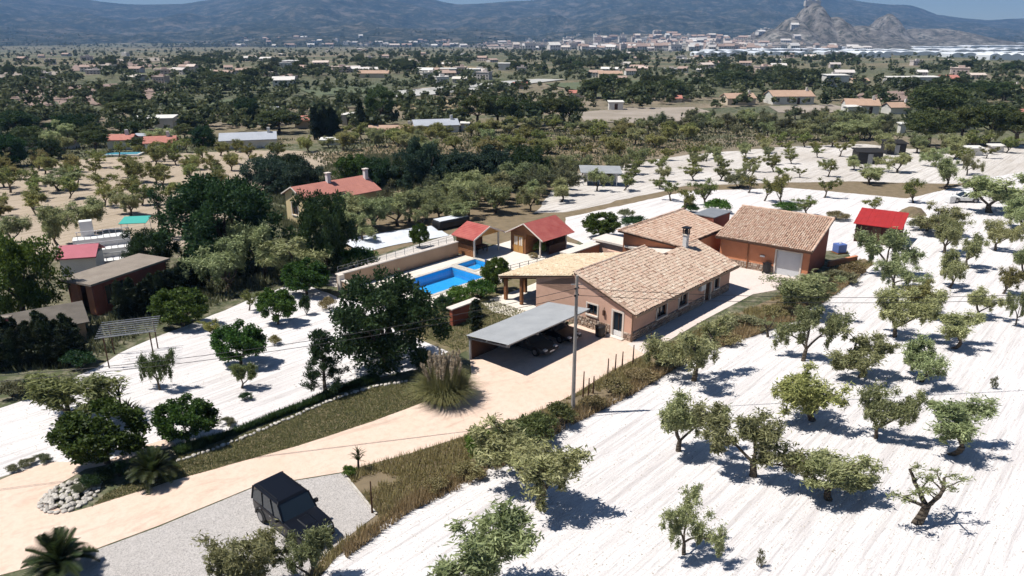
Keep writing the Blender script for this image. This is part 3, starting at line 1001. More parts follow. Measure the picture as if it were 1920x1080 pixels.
# ------------------------------------------------------------------ annex with mono-pitch roof behind the villa
def annex():
    t = thing('annex_building', 'terracotta annex with a single sloping tile roof between villa and garage', 'building', W(16.5, 6.0), ROW)
    mb = MB()
    mb.hexa([(0.1, 0, 0), (9.4, 0, 0), (9.4, 4.6, 0), (-2.4, 4.6, 0)], [(0.1, 0, 3.0), (9.4, 0, 3.0), (9.4, 4.6, 4.1), (-2.4, 4.6, 4.1)])
    mb.obj('wall', M['wall_terracotta'], t)
    k = 1.2 / 5.0
    top = [(0.0, -0.3, 3.0), (9.6, -0.3, 3.0), (9.6, 4.9, 3.0 + 5.2 * k), (-3.0, 4.9, 3.0 + 5.2 * k)]
    top = [(x, y, z + .12) for x, y, z in top]
    r = MB().slab(top, 0.12).obj('roof', M['roof_under'], t)
    s = Vector((0, 1, k)).normalized()
    L = 5.2 * math.hypot(1, k)
    roof_tiles(r, (0, -0.3, 3.13), (1, 0, 0), s, [(0, 0), (9.6, 0), (9.6, L), (-3.0, L)], 'tiles_pink')
    cap_row(r, (-2.95, 4.85, 4.42), (9.6, 4.85, 4.42), 'tiles_pink')
    cap_row(r, (0.0, -0.25, 3.2), (-2.95, 4.8, 4.42), 'tiles_pink')
    MB().box(0, 9.6, -.36, -.303, 2.92, 3.1).obj('gutter', M['wood_dark'], r)
    b = MB().box(9.85, 13.6, 1.2, 3.6, 0, 3.95).obj('parapet_block', M['wall_red_and_shade'], t)
    MB().box(9.8, 13.9, 1.1, 3.7, 3.95, 4.05).obj('flat_roof', M['steel'], b)
    return t
annex()

# ------------------------------------------------------------------ garage
def garage():
    rz = math.atan2(0.798, 0.602)
    t = thing('garage', 'terracotta garage with pale roller door and broad tan tile roof', 'garage', (28.98, 67.04, 0), rz)
    k = 1.85 / 6.9
    zr = lambda u: 3.02 + k * (u + 0.6)
    dr = (0.8, 3.15, 0.0, 2.5)
    wall_y(MB(), 0, 0.25, 0, 9.0, 0, 3.0, [dr]).obj('front_wall', M['wall_terracotta'], t)
    for v0, v1, mm in ((0, 0.25, 'wall_red_and_shade'), (8.75, 9.0, 'wall_red_and_shade')):  # darker copy of the terracotta front: shade put into the side walls' colour
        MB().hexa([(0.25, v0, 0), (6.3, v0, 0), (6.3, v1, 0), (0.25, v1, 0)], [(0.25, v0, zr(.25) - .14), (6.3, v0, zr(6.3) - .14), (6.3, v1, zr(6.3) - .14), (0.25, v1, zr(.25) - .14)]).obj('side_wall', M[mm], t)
    MB().box(6.05, 6.3, .25, 8.75, 0, zr(6.05) - .14).obj('back_wall', M['wall_terracotta'], t)
    rubble(t, 'y', 3.35, 9.0, 0, 0.75, -0.001, -1)
    rubble(t, 'y', 0.0, 0.65, 0, 0.6, -0.001, -1)
    d = MB()
    for i in range(10):
        d.box(0.10, 0.14 + 0.012 * (i % 2), dr[0], dr[1], i * 0.25, i * 0.25 + 0.248)
    do = d.obj('roller_door', M['roller'], t)
    f = MB()
    f.box(-.06, .1, dr[0] - .16, dr[0], 0, 2.62).box(-.06, .1, dr[1], dr[1] + .16, 0, 2.62).box(-.06, .1, dr[0], dr[1], 2.5, 2.62)
    f.obj('surround', M['cream'], do)
    MB().tube((-.1, 6.0, 0), (-.1, 6.0, 3.0), 0.055).obj('rain_pipe', M['wood'], t)
    MB().box(-.12, -.002, 4.3, 4.75, 1.55, 1.72).obj('wall_light', M['white'], t)
    top = [(-.6, -.35), (6.5, -.35), (6.5, 9.4), (-.6, 9.4)]
    r = MB().slab([(u, v, zr(u)) for u, v in top], 0.13).obj('roof', M['roof_under'], t)
    s = Vector((1, 0, k)).normalized()
    L = 7.1 * math.hypot(1, k)
    roof_tiles(r, (-.6, 9.4, zr(-.6) + .01), (0, -1, 0), s, [(0, 0), (9.75, 0), (9.75, L), (0, L)], 'tiles_pink')
    cap_row(r, (6.45, -.3, zr(6.45) + .03), (6.45, 9.35, zr(6.45) + .03), 'tiles_pink')
    cap_row(r, (-.5, -.28, zr(-.5) + .05), (6.4, -.28, zr(6.4) + .05), 'tiles_pink', .11)
    MB().box(-.67, -.603, -.35, 9.4, zr(-.6) - .18, zr(-.6) - .02).obj('gutter', M['wood_dark'], r)
    return t
garage()
tb = thing('waste_bin', 'black wheeled bin standing beside the garage roller door', 'bin', (25.7, 69.1, 0.03), 0.5)
MB().hexa([(-.24, -.24, .1), (.24, -.24, .1), (.24, .24, .1), (-.24, .24, .1)], [(-.3, -.3, 1.0), (.3, -.3, 1.0), (.3, .3, 1.0), (-.3, .3, 1.0)]).obj('body', M['black'], tb, bevel=.03)
MB().box(-.33, .33, -.33, .36, 1.0, 1.07).obj('lid', M['black'], tb, bevel=.02)
for s_ in (-1, 1):
    MB().tube((s_ * .3 - .03, .2, .1), (s_ * .3 + .03, .2, .1), .1, n=12).obj('wheel', M['black'], tb)

# ------------------------------------------------------------------ outer court wall
t = thing('courtyard_wall', 'dark red courtyard wall with broad cream coping behind the porch roof', 'wall', W(9.2, 13.6), ROW)
MB().box(0, 5.1, 0, .5, 0, 2.3).obj('wall', M['wall_terracotta'], t)
MB().box(-.1, 5.1, -.1, 1.1, 2.3, 2.42).obj('coping', M['cream'], t)

# ------------------------------------------------------------------ carport
def carport():
    t = thing('carport', 'open carport with grey corrugated sheet roof over two parked cars', 'carport', W(-11.0, 3.0), ROW)
    L, D = 9.5, 4.1
    zf, zb = 2.45, 1.95
    z = lambda v: zf + (zb - zf) * v / D
    # corrugated sheets, one part per sheet
    n = 8
    wsh = L / n
    for i in range(n):
        V, Fq = [], []
        kx = 13
        for j in range(kx):
            x = i * wsh + wsh * j / (kx - 1) * 1.0
            hgt = 0.028 * (j % 2) + 0.004 * (i % 2)
            V += [(x, -.08, z(-.08) + hgt), (x, D + .1, z(D + .1) + hgt)]
        for j in range(kx - 1):
            Fq.append((2 * j, 2 * j + 2, 2 * j + 3, 2 * j + 1))
        me = bpy.data.meshes.new('roof_sheet')
        me.from_pydata(V, [], Fq)
        me.update()
        o = link('roof_sheet', me, 'metal_grey', t)
        so = o.modifiers.new('thickness', 'SOLIDIFY')
        so.thickness = 0.006
    for v in (0.05, D / 2, D - .1):
        MB().box(0, L, v, v + .08, z(v) - .16, z(v) - .03).obj('purlin', M['steel'], t)
    for u in (0.1, 3.2, 6.3, 9.3):
        MB().box(u, u + .12, D - .2, D - .08, 0.02, z(D) - .1).obj('post', M['metal_grey'], t)
        MB().hexa([(u, 0, zf - .28), (u + .1, 0, zf - .28), (u + .1, D, zb - .28), (u, D, zb - .28)], [(u, 0, zf - .165), (u + .1, 0, zf - .165), (u + .1, D, zb - .165), (u, D, zb - .165)]).obj('rafter', M['steel'], t)
    MB().box(.3, L - .1, D - .16, D - .06, 0.02, 1.5).obj('back_panel', M['wood_dark'], t)
    return t
carport()

# ------------------------------------------------------------------ cars
M['car_black'] = flat('black_car_paint', (0.006, 0.007, 0.011), 0.3, 0.0, 0.3)
M['car_grey'] = flat('dark_grey_car_paint', (0.05, 0.052, 0.055), 0.25, 0.2, 0.6)
M['tyre'] = flat('tyre_rubber', (0.015, 0.015, 0.015), 0.85)
M['rim'] = flat('alloy_rim', (0.30, 0.30, 0.31), 0.35, 0.8)
M['lamp_glass'] = flat('headlamp_glass', (0.55, 0.57, 0.60), 0.15, 0.0, 0.7)
M['tail_red'] = flat('tail_lamp_red', (0.35, 0.02, 0.02), 0.3)

def car(name, label, loc, rz, L, wd, hgt, paint, boxy=True, group=None):
    """x forward; body lofted from stations along x"""
    t = thing(name, label, 'car', loc, rz, group)
    h = hgt
    hw = wd / 2
    a = L / 2
    gr = 0.24
    belt = h * 0.56
    if boxy:
        prof = [(-a, .50, belt - .02), (-a + .08, .38, belt + .02), (-a + .9, .34, belt + .02), (a - 1.50, .34, belt + .02), (a - 1.2, .34, belt), (a - .35, .36, belt - .04), (a - .06, .42, belt - .12), (a, .48, belt - .22)]
    else:
        prof = [(-a, .45, belt - .14), (-a + .1, .35, belt), (-a + .9, .30, belt + .03), (a - 1.6, .30, belt + .02), (a - 1.1, .30, belt - .04), (a - .45, .32, belt - .16), (a - .12, .36, belt - .28), (a, .42, belt - .36)]
    V, Fq = [], []
    for x, zb, zt in prof:
        k = 1.0 - 0.10 * max(0, (abs(x) - (a - .5)) / .5)
        y = hw * k
        ring = [(x, -y * .94, zb), (x, -y, zb + .14), (x, -y, zt - .12), (x, -y * .95, zt), (x, y * .95, zt), (x, y, zt - .12), (x, y, zb + .14), (x, y * .94, zb)]
        V += ring
    k = 8
    for i in range(len(prof) - 1):
        for j in range(k):
            Fq.append((i * k + j, i * k + (j + 1) % k, (i + 1) * k + (j + 1) % k, (i + 1) * k + j))
    Fq.append(tuple(range(k)))
    Fq.append(tuple(reversed(range(len(V) - k, len(V)))))
    me = bpy.data.meshes.new('body')
    me.from_pydata(V, [], Fq)
    me.update()
    bm = bmesh.new()
    bm.from_mesh(me)
    bmesh.ops.recalc_face_normals(bm, faces=bm.faces)
    bm.to_mesh(me)
    bm.free()
    body = link('body', me, paint, t)
    bv = body.modifiers.new('bevel', 'BEVEL')
    bv.width, bv.segments = 0.035, 2
    # cabin
    rx0, rx1 = -a + (.16 if boxy else .75), a - (2.05 if boxy else 2.25)
    bx0, bx1 = -a + .04 if boxy else -a + .25, a - (1.55 if boxy else 1.35)
    zb, zt = belt - .01, h
    yb, yt = hw * .94, hw * (.84 if boxy else .74)
    B8 = [(bx0, -yb, zb), (bx1, -yb, zb), (bx1, yb, zb), (bx0, yb, zb)]
    T8 = [(rx0, -yt, zt - .10), (rx1, -yt, zt - .10), (rx1, yt, zt - .10), (rx0, yt, zt - .10)]
    MB().hexa(B8, T8).obj('cabin', M['glass'], t)
    rf = MB().hexa([(rx0 - .03, -yt - .03, zt - .10), (rx1 + .03, -yt - .03, zt - .10), (rx1 + .03, yt + .03, zt - .10), (rx0 - .03, yt + .03, zt - .10)],
                   [(rx0 + .04, -yt + .06, zt), (rx1 - .10, -yt + .06, zt), (rx1 - .10, yt - .06, zt), (rx0 + .04, yt - .06, zt)]).obj('roof', M[paint], t, bevel=.03)
    for s in (-1, 1):
        MB().tube((rx0 + .2, s * (yt - .12), zt + .05), (rx1 - .25, s * (yt - .12), zt + .05), .02).obj('roof_rail', M['black'], rf)
        for f in (0.0, 0.36, 0.70, 1.0):
            p = (bx0 + (bx1 - bx0) * f, s * (yb + .004), zb)
            q = (rx0 + (rx1 - rx0) * f, s * (yt + .012), zt - .09)
            MB().tube(p, q, .045 if f in (0.0, 1.0) else .035, n=6).obj('pillar', M[paint], t)
        m_ = MB().box(bx1 - .38, bx1 - .20, min(s * (hw + .02), s * (hw + .22)), max(s * (hw + .02), s * (hw + .22)), belt + .04, belt + .22).obj('mirror', M['black'], t, bevel=.03)
        MB().hexa([(a - .24, s * hw * .50, belt - .30), (a + .005, s * hw * .50, belt - .30), (a + .005, s * hw * .80, belt - .30), (a - .24, s * hw * .80, belt - .30)],
                  [(a - .24, s * hw * .50, belt - .16), (a - .015, s * hw * .50, belt - .16), (a - .015, s * hw * .80, belt - .16), (a - .24, s * hw * .80, belt - .16)]).obj('headlight', M['lamp_glass'], t)
        MB().box(-a - .012, -a + .05, min(s * hw * .68, s * hw * .86), max(s * hw * .68, s * hw * .86), belt - .32, belt - .05).obj('tail_light', M['tail_red'], t)
        for x in (-a + .85, a - .88):
            wr = .37 if boxy else .33
            wh = MB().tube((x, s * (hw - .22), wr), (x, s * (hw + .02), wr), wr, n=20).obj('wheel', M['tyre'], t, bevel=.03)
            MB().tube((x, s * (hw + .0), wr), (x, s * (hw + .035), wr), wr * .62, n=14).obj('rim', M['rim'], wh)
            ar = MB()
            for i in range(10):
                t0, t1 = math.pi * i / 10, math.pi * (i + 1) / 10
                P = lambda tt, r_: (x + r_ * math.cos(tt), wr + r_ * math.sin(tt))
                q = [P(t0, wr + .05), P(t1, wr + .05), P(t1, wr + .13), P(t0, wr + .13)]
                y0, y1 = sorted((s * (hw - .06), s * (hw + .03)))
                ar.hexa([(p[0], y0, p[1]) for p in q], [(p[0], y1, p[1]) for p in q])
            ar.obj('wheel_arch', M['black'], t)
    MB().box(a - .06, a + .06, -hw * .86, hw * .86, .34, .56).obj('front_bumper', M['black'], t, bevel=.03)
    MB().box(-a - .06, -a + .06, -hw * .86, hw * .86, .34, .56).obj('rear_bumper', M['black'], t, bevel=.03)
    MB().box(a - .03, a + .012, -hw * .42, hw * .42, belt - .32, belt - .16).obj('grille', M['dark'], t)
    for s in (-1, 1):
        for x in (a - 2.75, a - 3.7):
            MB().box(x, x + .16, min(s * (hw + .002), s * (hw + .03)), max(s * (hw + .002), s * (hw + .03)), belt - .16, belt - .12).obj('door_handle', M['rim'], t)
            MB().box(x + .26, x + .275, min(s * (hw - .01), s * (hw + .006)), max(s * (hw - .01), s * (hw + .006)), .5, belt - .06).obj('door_seam', M['dark'], t)
    MB().box(a + .061, a + .072, -.26, .26, .40, .51).obj('number_plate', M['white'], t)
    MB().box(-a - .072, -a - .061, -.26, .26, .40, .51).obj('number_plate', M['white'], t)
    if boxy:
        MB().hexa([(a - 1.35, -.35, belt - .005), (a - .5, -.32, belt - .03), (a - .5, .32, belt - .03), (a - 1.35, .35, belt - .005)], [(a - 1.3, -.28, belt + .03), (a - .6, -.26, belt + .01), (a - .6, .26, belt + .01), (a - 1.3, .28, belt + .03)]).obj('bonnet_bulge', M[paint], t)
    return t
hd = math.atan2(-0.678, 0.735)
car('off_road_vehicle', 'boxy black off-road vehicle parked on the grey gravel beside the driveway', (-10.75, 29.55, 0.024), hd, 4.55, 1.92, 1.86, 'car_black')
car('parked_car', 'dark car under the carport with its nose toward the driveway, nearer the open end', W(-6.3, 5.0, 0.02), hd, 4.2, 1.8, 1.5, 'car_grey', False)
car('parked_car', 'dark car deep under the carport, nearer the villa wall', W(-3.2, 5.1, 0.02), hd, 4.1, 1.78, 1.48, 'car_black', False)
# ------------------------------------------------------------------ pool
def pool():
    t = thing('swimming_pool', 'bright blue rectangular swimming pool with pale coping on the terrace', 'pool', W(-3.7, 19.6), ROW)
    m, n, b = new_mat('blue_pool_tiles')
    v = coord(n, 'World', -ROW)
    br = n.nodes.new('ShaderNodeTexBrick')
    br.offset = 0.0
    br.inputs['Scale'].default_value = 1.0
    br.inputs['Brick Width'].default_value = 0.25
    br.inputs['Row Height'].default_value = 0.25
    br.inputs['Mortar Size'].default_value = 0.01
    br.inputs['Color1'].default_value = (0.05, 0.46, 0.86, 1)
    br.inputs['Color2'].default_value = (0.04, 0.42, 0.82, 1)
    br.inputs['Mortar'].default_value = (0.25, 0.60, 0.88, 1)
    n.links.new(v, br.inputs[0])
    n.links.new(br.outputs[0], b.inputs['Base Color'])
    b.inputs['Roughness'].default_value = 0.4
    wm = bpy.data.materials.new('pool_water')
    wm.use_nodes = True
    wn = wm.node_tree
    wn.nodes.clear()
    out = wn.nodes.new('ShaderNodeOutputMaterial')
    tr = wn.nodes.new('ShaderNodeBsdfTransparent')
    tr.inputs[0].default_value = (0.62, 0.90, 0.99, 1)
    gl = wn.nodes.new('ShaderNodeBsdfGlossy')
    gl.inputs['Roughness'].default_value = 0.03
    fr = wn.nodes.new('ShaderNodeFresnel')
    fr.inputs[0].default_value = 1.33
    nz = wn.nodes.new('ShaderNodeTexNoise')
    nz.inputs['Scale'].default_value = 3.0
    bp = wn.nodes.new('ShaderNodeBump')
    bp.inputs['Strength'].default_value = 0.15
    bp.inputs['Distance'].default_value = 0.05
    wn.links.new(nz.outputs[0], bp.inputs['Height'])
    wn.links.new(bp.outputs[0], gl.inputs['Normal'])
    ms = wn.nodes.new('ShaderNodeMixShader')
    wn.links.new(fr.outputs[0], ms.inputs[0])
    wn.links.new(tr.outputs[0], ms.inputs[1])
    wn.links.new(gl.outputs[0], ms.inputs[2])
    wn.links.new(ms.outputs[0], out.inputs[0])
    def basin(x0, x1, y0, y1, d, par, nm):
        V = [(x0, y0, -d), (x1, y0, -d), (x1, y1, -d), (x0, y1, -d), (x0, y0, 0.03), (x1, y0, 0.03), (x1, y1, 0.03), (x0, y1, 0.03)]
        me = bpy.data.meshes.new(nm)
        me.from_pydata(V, [], [(0, 1, 2, 3), (0, 4, 5, 1), (1, 5, 6, 2), (2, 6, 7, 3), (3, 7, 4, 0)])
        me.update()
        o = link(nm, me, m, par)
        mw = bpy.data.meshes.new('water')
        mw.from_pydata([(x0 + .003, y0 + .003, -.10), (x1 - .003, y0 + .003, -.10), (x1 - .003, y1 - .003, -.10), (x0 + .003, y1 - .003, -.10)], [], [(0, 1, 2, 3)])
        mw.update()
        link('water', mw, wm, o)
        c = MB()
        w_ = .38
        c.box(x0 - w_, x1 + w_, y0 - w_, y0 + .02, .031, .075).box(x0 - w_, x1 + w_, y1 - .02, y1 + w_, .031, .075)
        c.box(x0 - w_, x0 + .02, y0 + .02, y1 - .02, .031, .075).box(x1 - .02, x1 + w_, y0 + .02, y1 - .02, .031, .075)
        c.obj('coping', M['pale_stone'], o)
        return o
    basin(0, 7.1, 0, 4.8, 0.95, t, 'basin')
    t2 = thing('paddling_pool', 'small square blue paddling pool behind the swimming pool', 'pool', W(4.3, 21.9), ROW)
    basin(0, 2.7, 0, 2.7, 0.5, t2, 'basin')
pool()
sh = thing('pool_shower', 'slim dark blue shower post at the edge of the swimming pool', 'shower', W(2.9, 18.9, .03), 0)
MB().box(-.09, .09, -.06, .06, 0, 2.1).obj('post', M['blue_plastic'], sh, bevel=.02)
MB().tube((.05, 0, 2.0), (.25, .1, 2.05), .03).obj('shower_head', M['steel'], sh)

def rail_fence(name, label, p0, p1, h, n, z=0.03, cat='fence'):
    d = p1 - p0
    t = thing(name, label, cat, (p0.x, p0.y, z), math.atan2(d.y, d.x))
    L = d.length
    for i in range(n + 1):
        x = L * i / n
        MB().box(x - .03, x + .03, -.03, .03, 0, h).obj('post', M['steel'], t)
    for zz in (h * .35, h * .68, h - .04):
        MB().box(.03, L - .03, -.015, .015, zz, zz + .035).obj('rail', M['steel'], t)
    return t
rail_fence('pool_fence', 'grey rail fence at the villa end of the pool', W(4.6, 18.4), W(10.4, 17.6), 1.0, 5)

# long pool wall with fence on top
pw = thing('pool_wall', 'long tan rendered wall along the back of the pool terrace', 'wall', W(-8.6, 27.0), ROW)
MB().box(0, 15.4, 0, .3, 0, 1.5).obj('wall', M['wall_tan'], pw)
MB().box(-.05, 15.4, -.08, .42, 1.5, 1.6).obj('coping', M['cream'], pw)
for i in range(14):
    MB().tube((0.2 + i * 1.15, .3, 1.6), (0.2 + i * 1.15, .3, 2.25), .025).obj('fence_post', M['steel'], pw)
for zz in (1.95, 2.22):
    MB().box(.2, 15.1, .29, .31, zz, zz + .02).obj('rail', M['steel'], pw)
pe = thing('pool_end_wall', 'pale rendered wall with cream posts at the near end of the pool terrace', 'wall', W(-8.6, 26.9), ROW)
MB().box(-.15, .1, -6.6, 0, 0, 1.15).obj('wall', M['wall_tan'], pe)
MB().box(-.22, .17, -6.6, -.08, 1.15, 1.24).obj('coping', M['cream'], pe)
for yv in (-.35, -3.3, -6.4):
    MB().box(-.3, .25, yv - .22, yv + .22, 0, 1.7).obj('post', M['cream'], pe, bevel=.02)

ph = thing('garden_wall', 'short dark red wall with cream coping beside the huge dark tree', 'wall', W(-7.4, 12.6), ROW)
MB().box(0, 3.0, 0, .35, 0, 1.5).obj('wall', M['wall_red_and_shade'], ph)
MB().box(-.12, 3.12, -.12, .6, 1.5, 1.6).obj('coping', M['cream'], ph)

# ------------------------------------------------------------------ timber sheds with red roofs
def planks_y(parent, x, y0, y1, z0, zt, m, name='plank', th=.04, pitch=.34):
    """horizontal boards on a wall running along y; zt(y) gives the top"""
    z = z0
    while z < zt - .05:
        MB().box(x, x + th, y0, y1, z, min(z + pitch - .02, zt)).obj(name, M[m], parent)
        z += pitch

def gable_roof_x(parent, x0, x1, yc, hw, zr, ze, m, th=.12):
    """ridge along x"""
    for s in (-1, 1):
        pts = [(x0, yc + s * .01, zr), (x1, yc + s * .01, zr), (x1, yc + s * hw, ze), (x0, yc + s * hw, ze)]
        if s > 0:
            pts = list(reversed(pts))
        o = MB().slab(pts, th).obj('roof_slope', M[m], parent)
        if m == 'red_roof':
            for k in range(12):
                f = (k + .5) / 12
                ya, za = yc + s * (.01 + (hw - .01) * f), zr + (ze - zr) * f
                yb, zb = yc + s * (.01 + (hw - .01) * (f + .07)), zr + (ze - zr) * (f + .07)
                y0, y1, z0, z1 = (ya, yb, za, zb)
                q = [(x0, y0, z0 + .03), (x1, y0, z0 + .03), (x1, y1, z1 + .008), (x0, y1, z1 + .008)]
                MB().slab(q if s < 0 else q[::-1], .02).obj('shingle_course', M[m], o)
        e = MB()
        e.hexa([(x0 - .06, yc + s * .02, zr - th), (x0 - .003, yc + s * .02, zr - th), (x0 - .003, yc + s * hw, ze - th), (x0 - .06, yc + s * hw, ze - th)],
               [(x0 - .06, yc + s * .02, zr + .04), (x0 - .003, yc + s * .02, zr + .04), (x0 - .003, yc + s * hw, ze + .04), (x0 - .06, yc + s * hw, ze + .04)])
        e.obj('barge_board', M['cream'], o)

def shed_open():
    # ridge along v (towards the pool wall); gable faces the villa
    t = thing('pool_shelter', 'open timber shelter with red gable roof at the corner of the pool wall', 'shelter', W(7.2, 24.9), ROW)
    W_, D = 4.0, 2.9
    zr, ze = 3.25, 2.2
    for s, x0, x1 in ((0, -.45, W_ / 2), (1, W_ + .45, W_ / 2)):
        pts = [(x0, -.4, ze), (x1, -.4, zr), (x1, D + .2, zr), (x0, D + .2, ze)]
        if s == 0:
            pts = [pts[0], pts[1], pts[2], pts[3]][::-1]
        pts = pts if (Vector(pts[1]) - Vector(pts[0])).cross(Vector(pts[2]) - Vector(pts[0])).z > 0 else pts[::-1]
        o = MB().slab(pts, .1).obj('roof_slope', M['red_roof'], t)
        xm, xa = x1, x0
        for k in range(10):
            f, g = (k + .3) / 10, (k + 1.0) / 10
            xa_, xb_ = x0 + (x1 - x0) * f, x0 + (x1 - x0) * g
            za_, zb_ = ze + (zr - ze) * f, ze + (zr - ze) * g
            q = [(xa_, -.4, za_ + .03), (xb_, -.4, zb_ + .008), (xb_, D + .2, zb_ + .008), (xa_, D + .2, za_ + .03)]
            MB().slab(q if s == 1 else q[::-1], .02).obj('shingle_course', M['red_roof'], o)
        MB().hexa([(xa, -.46, ze - .14), (xm, -.46, zr - .14), (xm, -.403, zr - .14), (xa, -.403, ze - .14)], [(xa, -.46, ze + .03), (xm, -.46, zr + .03), (xm, -.403, zr + .03), (xa, -.403, ze + .03)]).obj('barge_board', M['cream'], o)
    for x, y in ((.05, .05), (W_ - .2, .05), (.05, D - .2), (W_ - .2, D - .2)):
        MB().box(x, x + .15, y, y + .15, 0.03, 2.2).obj('post', M['cream'] if y < 1 else M['wood'], t)
    MB().hexa([(.1, .06, 2.2), (W_ - .1, .06, 2.2), (W_ - .1, .1, 2.2), (.1, .1, 2.2)], [(W_ / 2 - .1, .06, 3.1), (W_ / 2 + .1, .06, 3.1), (W_ / 2 + .1, .1, 3.1), (W_ / 2 - .1, .1, 3.1)]).obj('pediment', M['wood_light'], t)
    for i in range(6):
        MB().box(.2, W_ - .2, D - .12, D - .08, .05 + i * .36, .05 + i * .36 + .34).obj('plank', M['wood'], t)
    for i in range(6):
        MB().box(.06, .10, .2, D - .2, .05 + i * .2, .05 + i * .2 + .185).obj('side_plank', M['wood'], t)
    return t
shed_open()
tt = thing('picnic_table', 'dark timber table standing under the open pool shelter', 'table', W(9.2, 26.0, .03), ROW)
MB().box(-.9, .9, -.4, .4, .7, .76).obj('top', M['wood_dark'], tt)
for x in (-.75, .75):
    for y in (-.3, .3):
        MB().box(x - .05, x + .05, y - .05, y + .05, 0, .7).obj('leg', M['wood_dark'], tt)

def shed_cabin():
    t = thing('timber_cabin', 'timber cabin with red gable roof and golden double door by the pool terrace', 'cabin', W(12.0, 19.6), ROW)
    L, D = 4.7, 4.5
    yc, zr, ze = 2.1, 3.6, 2.15
    gable_roof_x(t, -.5, L + .2, yc, 2.75, zr, ze, 'red_roof', .1)
    # boarded gable
    for i in range(8):
        z = .05 + i * .30
        if z < 2.2:
            MB().box(0, .06, 2.2, D - .1, z, z + .285).obj('plank', M['wood'], t)
    MB().hexa([(0, 0.2, 2.3), (.06, .2, 2.3), (.06, D - .3, 2.3), (0, D - .3, 2.3)], [(0, yc - .15, 3.42), (.06, yc - .15, 3.42), (.06, yc + .15, 3.42), (0, yc + .15, 3.42)]).obj('gable_board', M['wood'], t)
    for y0 in (2.55, 3.25):
        d = MB().box(-.05, -.003, y0, y0 + .66, .06, 2.0).obj('door', M['wood_light'], t)
        for k in range(2):
            MB().box(-.07, -.052, y0 + .1 + k * .26, y0 + .28 + k * .26, .9, 1.85).obj('pane', M['cream'], d)
    for i in range(7):
        MB().box(.1, L, 2.2, 2.26, .05 + i * .31, .05 + i * .31 + .295).obj('plank', M['wood'], t)
    for i in range(7):
        MB().box(.1, L, D - .1, D - .04, .05 + i * .31, .05 + i * .31 + .295).obj('plank', M['wood'], t)
    for i in range(7):
        MB().box(L - .06, L, .2, D - .12, .05 + i * .31, .05 + i * .31 + .295).obj('plank', M['wood'], t)
    for x in (.05, L - .2):
        MB().box(x, x + .13, .15, .28, .03, 2.25).obj('post', M['cream'], t)
    MB().box(0, L, .14, .29, 2.25, 2.35).obj('beam', M['wood_dark'], t)
    for i in range(4):
        MB().box(1.6, L - .06, .18, .22, .05 + i * .25, .05 + i * .25 + .235).obj('rail_plank', M['wood_dark'], t)
    return t
shed_cabin()

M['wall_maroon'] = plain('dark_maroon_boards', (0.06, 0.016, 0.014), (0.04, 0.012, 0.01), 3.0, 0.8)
def red_shed():
    p0 = gp(1600, 452)
    rz = math.atan2(-0.555, 0.832)
    t = thing('red_roofed_shed', 'dark red shed with bright red sloping roof among the olives', 'shed', p0, rz)
    L, D = 4.6, 4.2
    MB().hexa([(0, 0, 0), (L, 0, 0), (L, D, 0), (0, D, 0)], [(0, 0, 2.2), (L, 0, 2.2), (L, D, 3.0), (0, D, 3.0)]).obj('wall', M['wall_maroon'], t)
    for k in range(8):
        x0 = -.25 + k * (L + .5) / 8
        x1 = x0 + (L + .5) / 8 - .012
        MB().slab([(x0, -.35, 2.2), (x1, -.35, 2.2), (x1, D + .25, 3.12), (x0, D + .25, 3.12)], .06).obj('roof_panel', M['bright_red_roof'], t)
    MB().box(1.8, 2.7, -.05, -.003, .02, 1.95).obj('door', M['wood_dark'], t)
    return t
red_shed()
wt = thing('water_tank', 'blue plastic tank standing on the white ground behind the garage', 'tank', gp(1573, 474), .3)
MB().box(-.55, .55, -.5, .5, .12, 1.05).obj('container', M['blue_plastic'], wt, bevel=.05)
MB().box(-.6, .6, -.55, .55, 0, .12).obj('pallet', M['wood'], wt)
MB().tube((0, 0, 1.05), (0, 0, 1.13), .13, n=10).obj('cap', M['white'], wt)

# ------------------------------------------------------------------ low brick retaining wall beyond the garage
rw = thing('retaining_wall', 'low terracotta wall running off the garage corner beside the dry verge', 'wall', gp(1553, 500), math.atan2(gp(1608, 488).y - gp(1553, 500).y, gp(1608, 488).x - gp(1553, 500).x))
MB().box(0, 4.4, -.12, .12, 0, .5).obj('wall', M['wall_terracotta'], rw)
MB().box(-.03, 4.43, -.16, .16, .5, .56).obj('coping', M['wall_terracotta'], rw)

# ------------------------------------------------------------------ utility pole and cables
PB = Vector((3.89, 40.74, 0))
up = thing('utility_pole', 'tall grey utility pole standing on the verge in front of the carport', 'pole', PB)
MB().tube((0, 0, 0), (0, 0, 9.3), .135, .09, 12).obj('shaft', M['pole'], up)
MB().tube((-.35, 0, 8.75), (.35, 0, 8.75), .03).obj('bracket', M['steel'], up)
for x, z in ((.0, 8.5), (.0, 8.05)):
    MB().tube((-.12, -.12, z), (.12, .12, z), .06, n=8).obj('insulator', M['black'], up)
def cable(label, p0, p1, sag, r=.016):
    mb = MB()
    n = 40
    pr = None
    for i in range(n + 1):
        s = i / n
        p = p0.lerp(p1, s) - Vector((0, 0, sag * 4 * s * (1 - s)))
        if pr is not None:
            mb.tube(pr, p, r, n=5)
        pr = p
    o = mb.obj('overhead_cable', M['wire'], None, label=label, cat='cable', group='overhead cables')
    return o
RP, LP = Vector((64, 47.0, 8.3)), Vector((-40, 30.0, 7.0))
cable('upper overhead cable running from the pole out over the olive field', PB + Vector((0, 0, 8.5)), RP + Vector((0, .1, .2)), 1.55)
cable('lower overhead cable running from the pole out over the olive field', PB + Vector((0, 0, 8.05)), RP + Vector((0, -.1, -.15)), 1.45)
cable('upper overhead cable running from the pole over the lawn and citrus trees', PB + Vector((0, 0, 8.5)), LP + Vector((0, .1, .2)), 1.5)
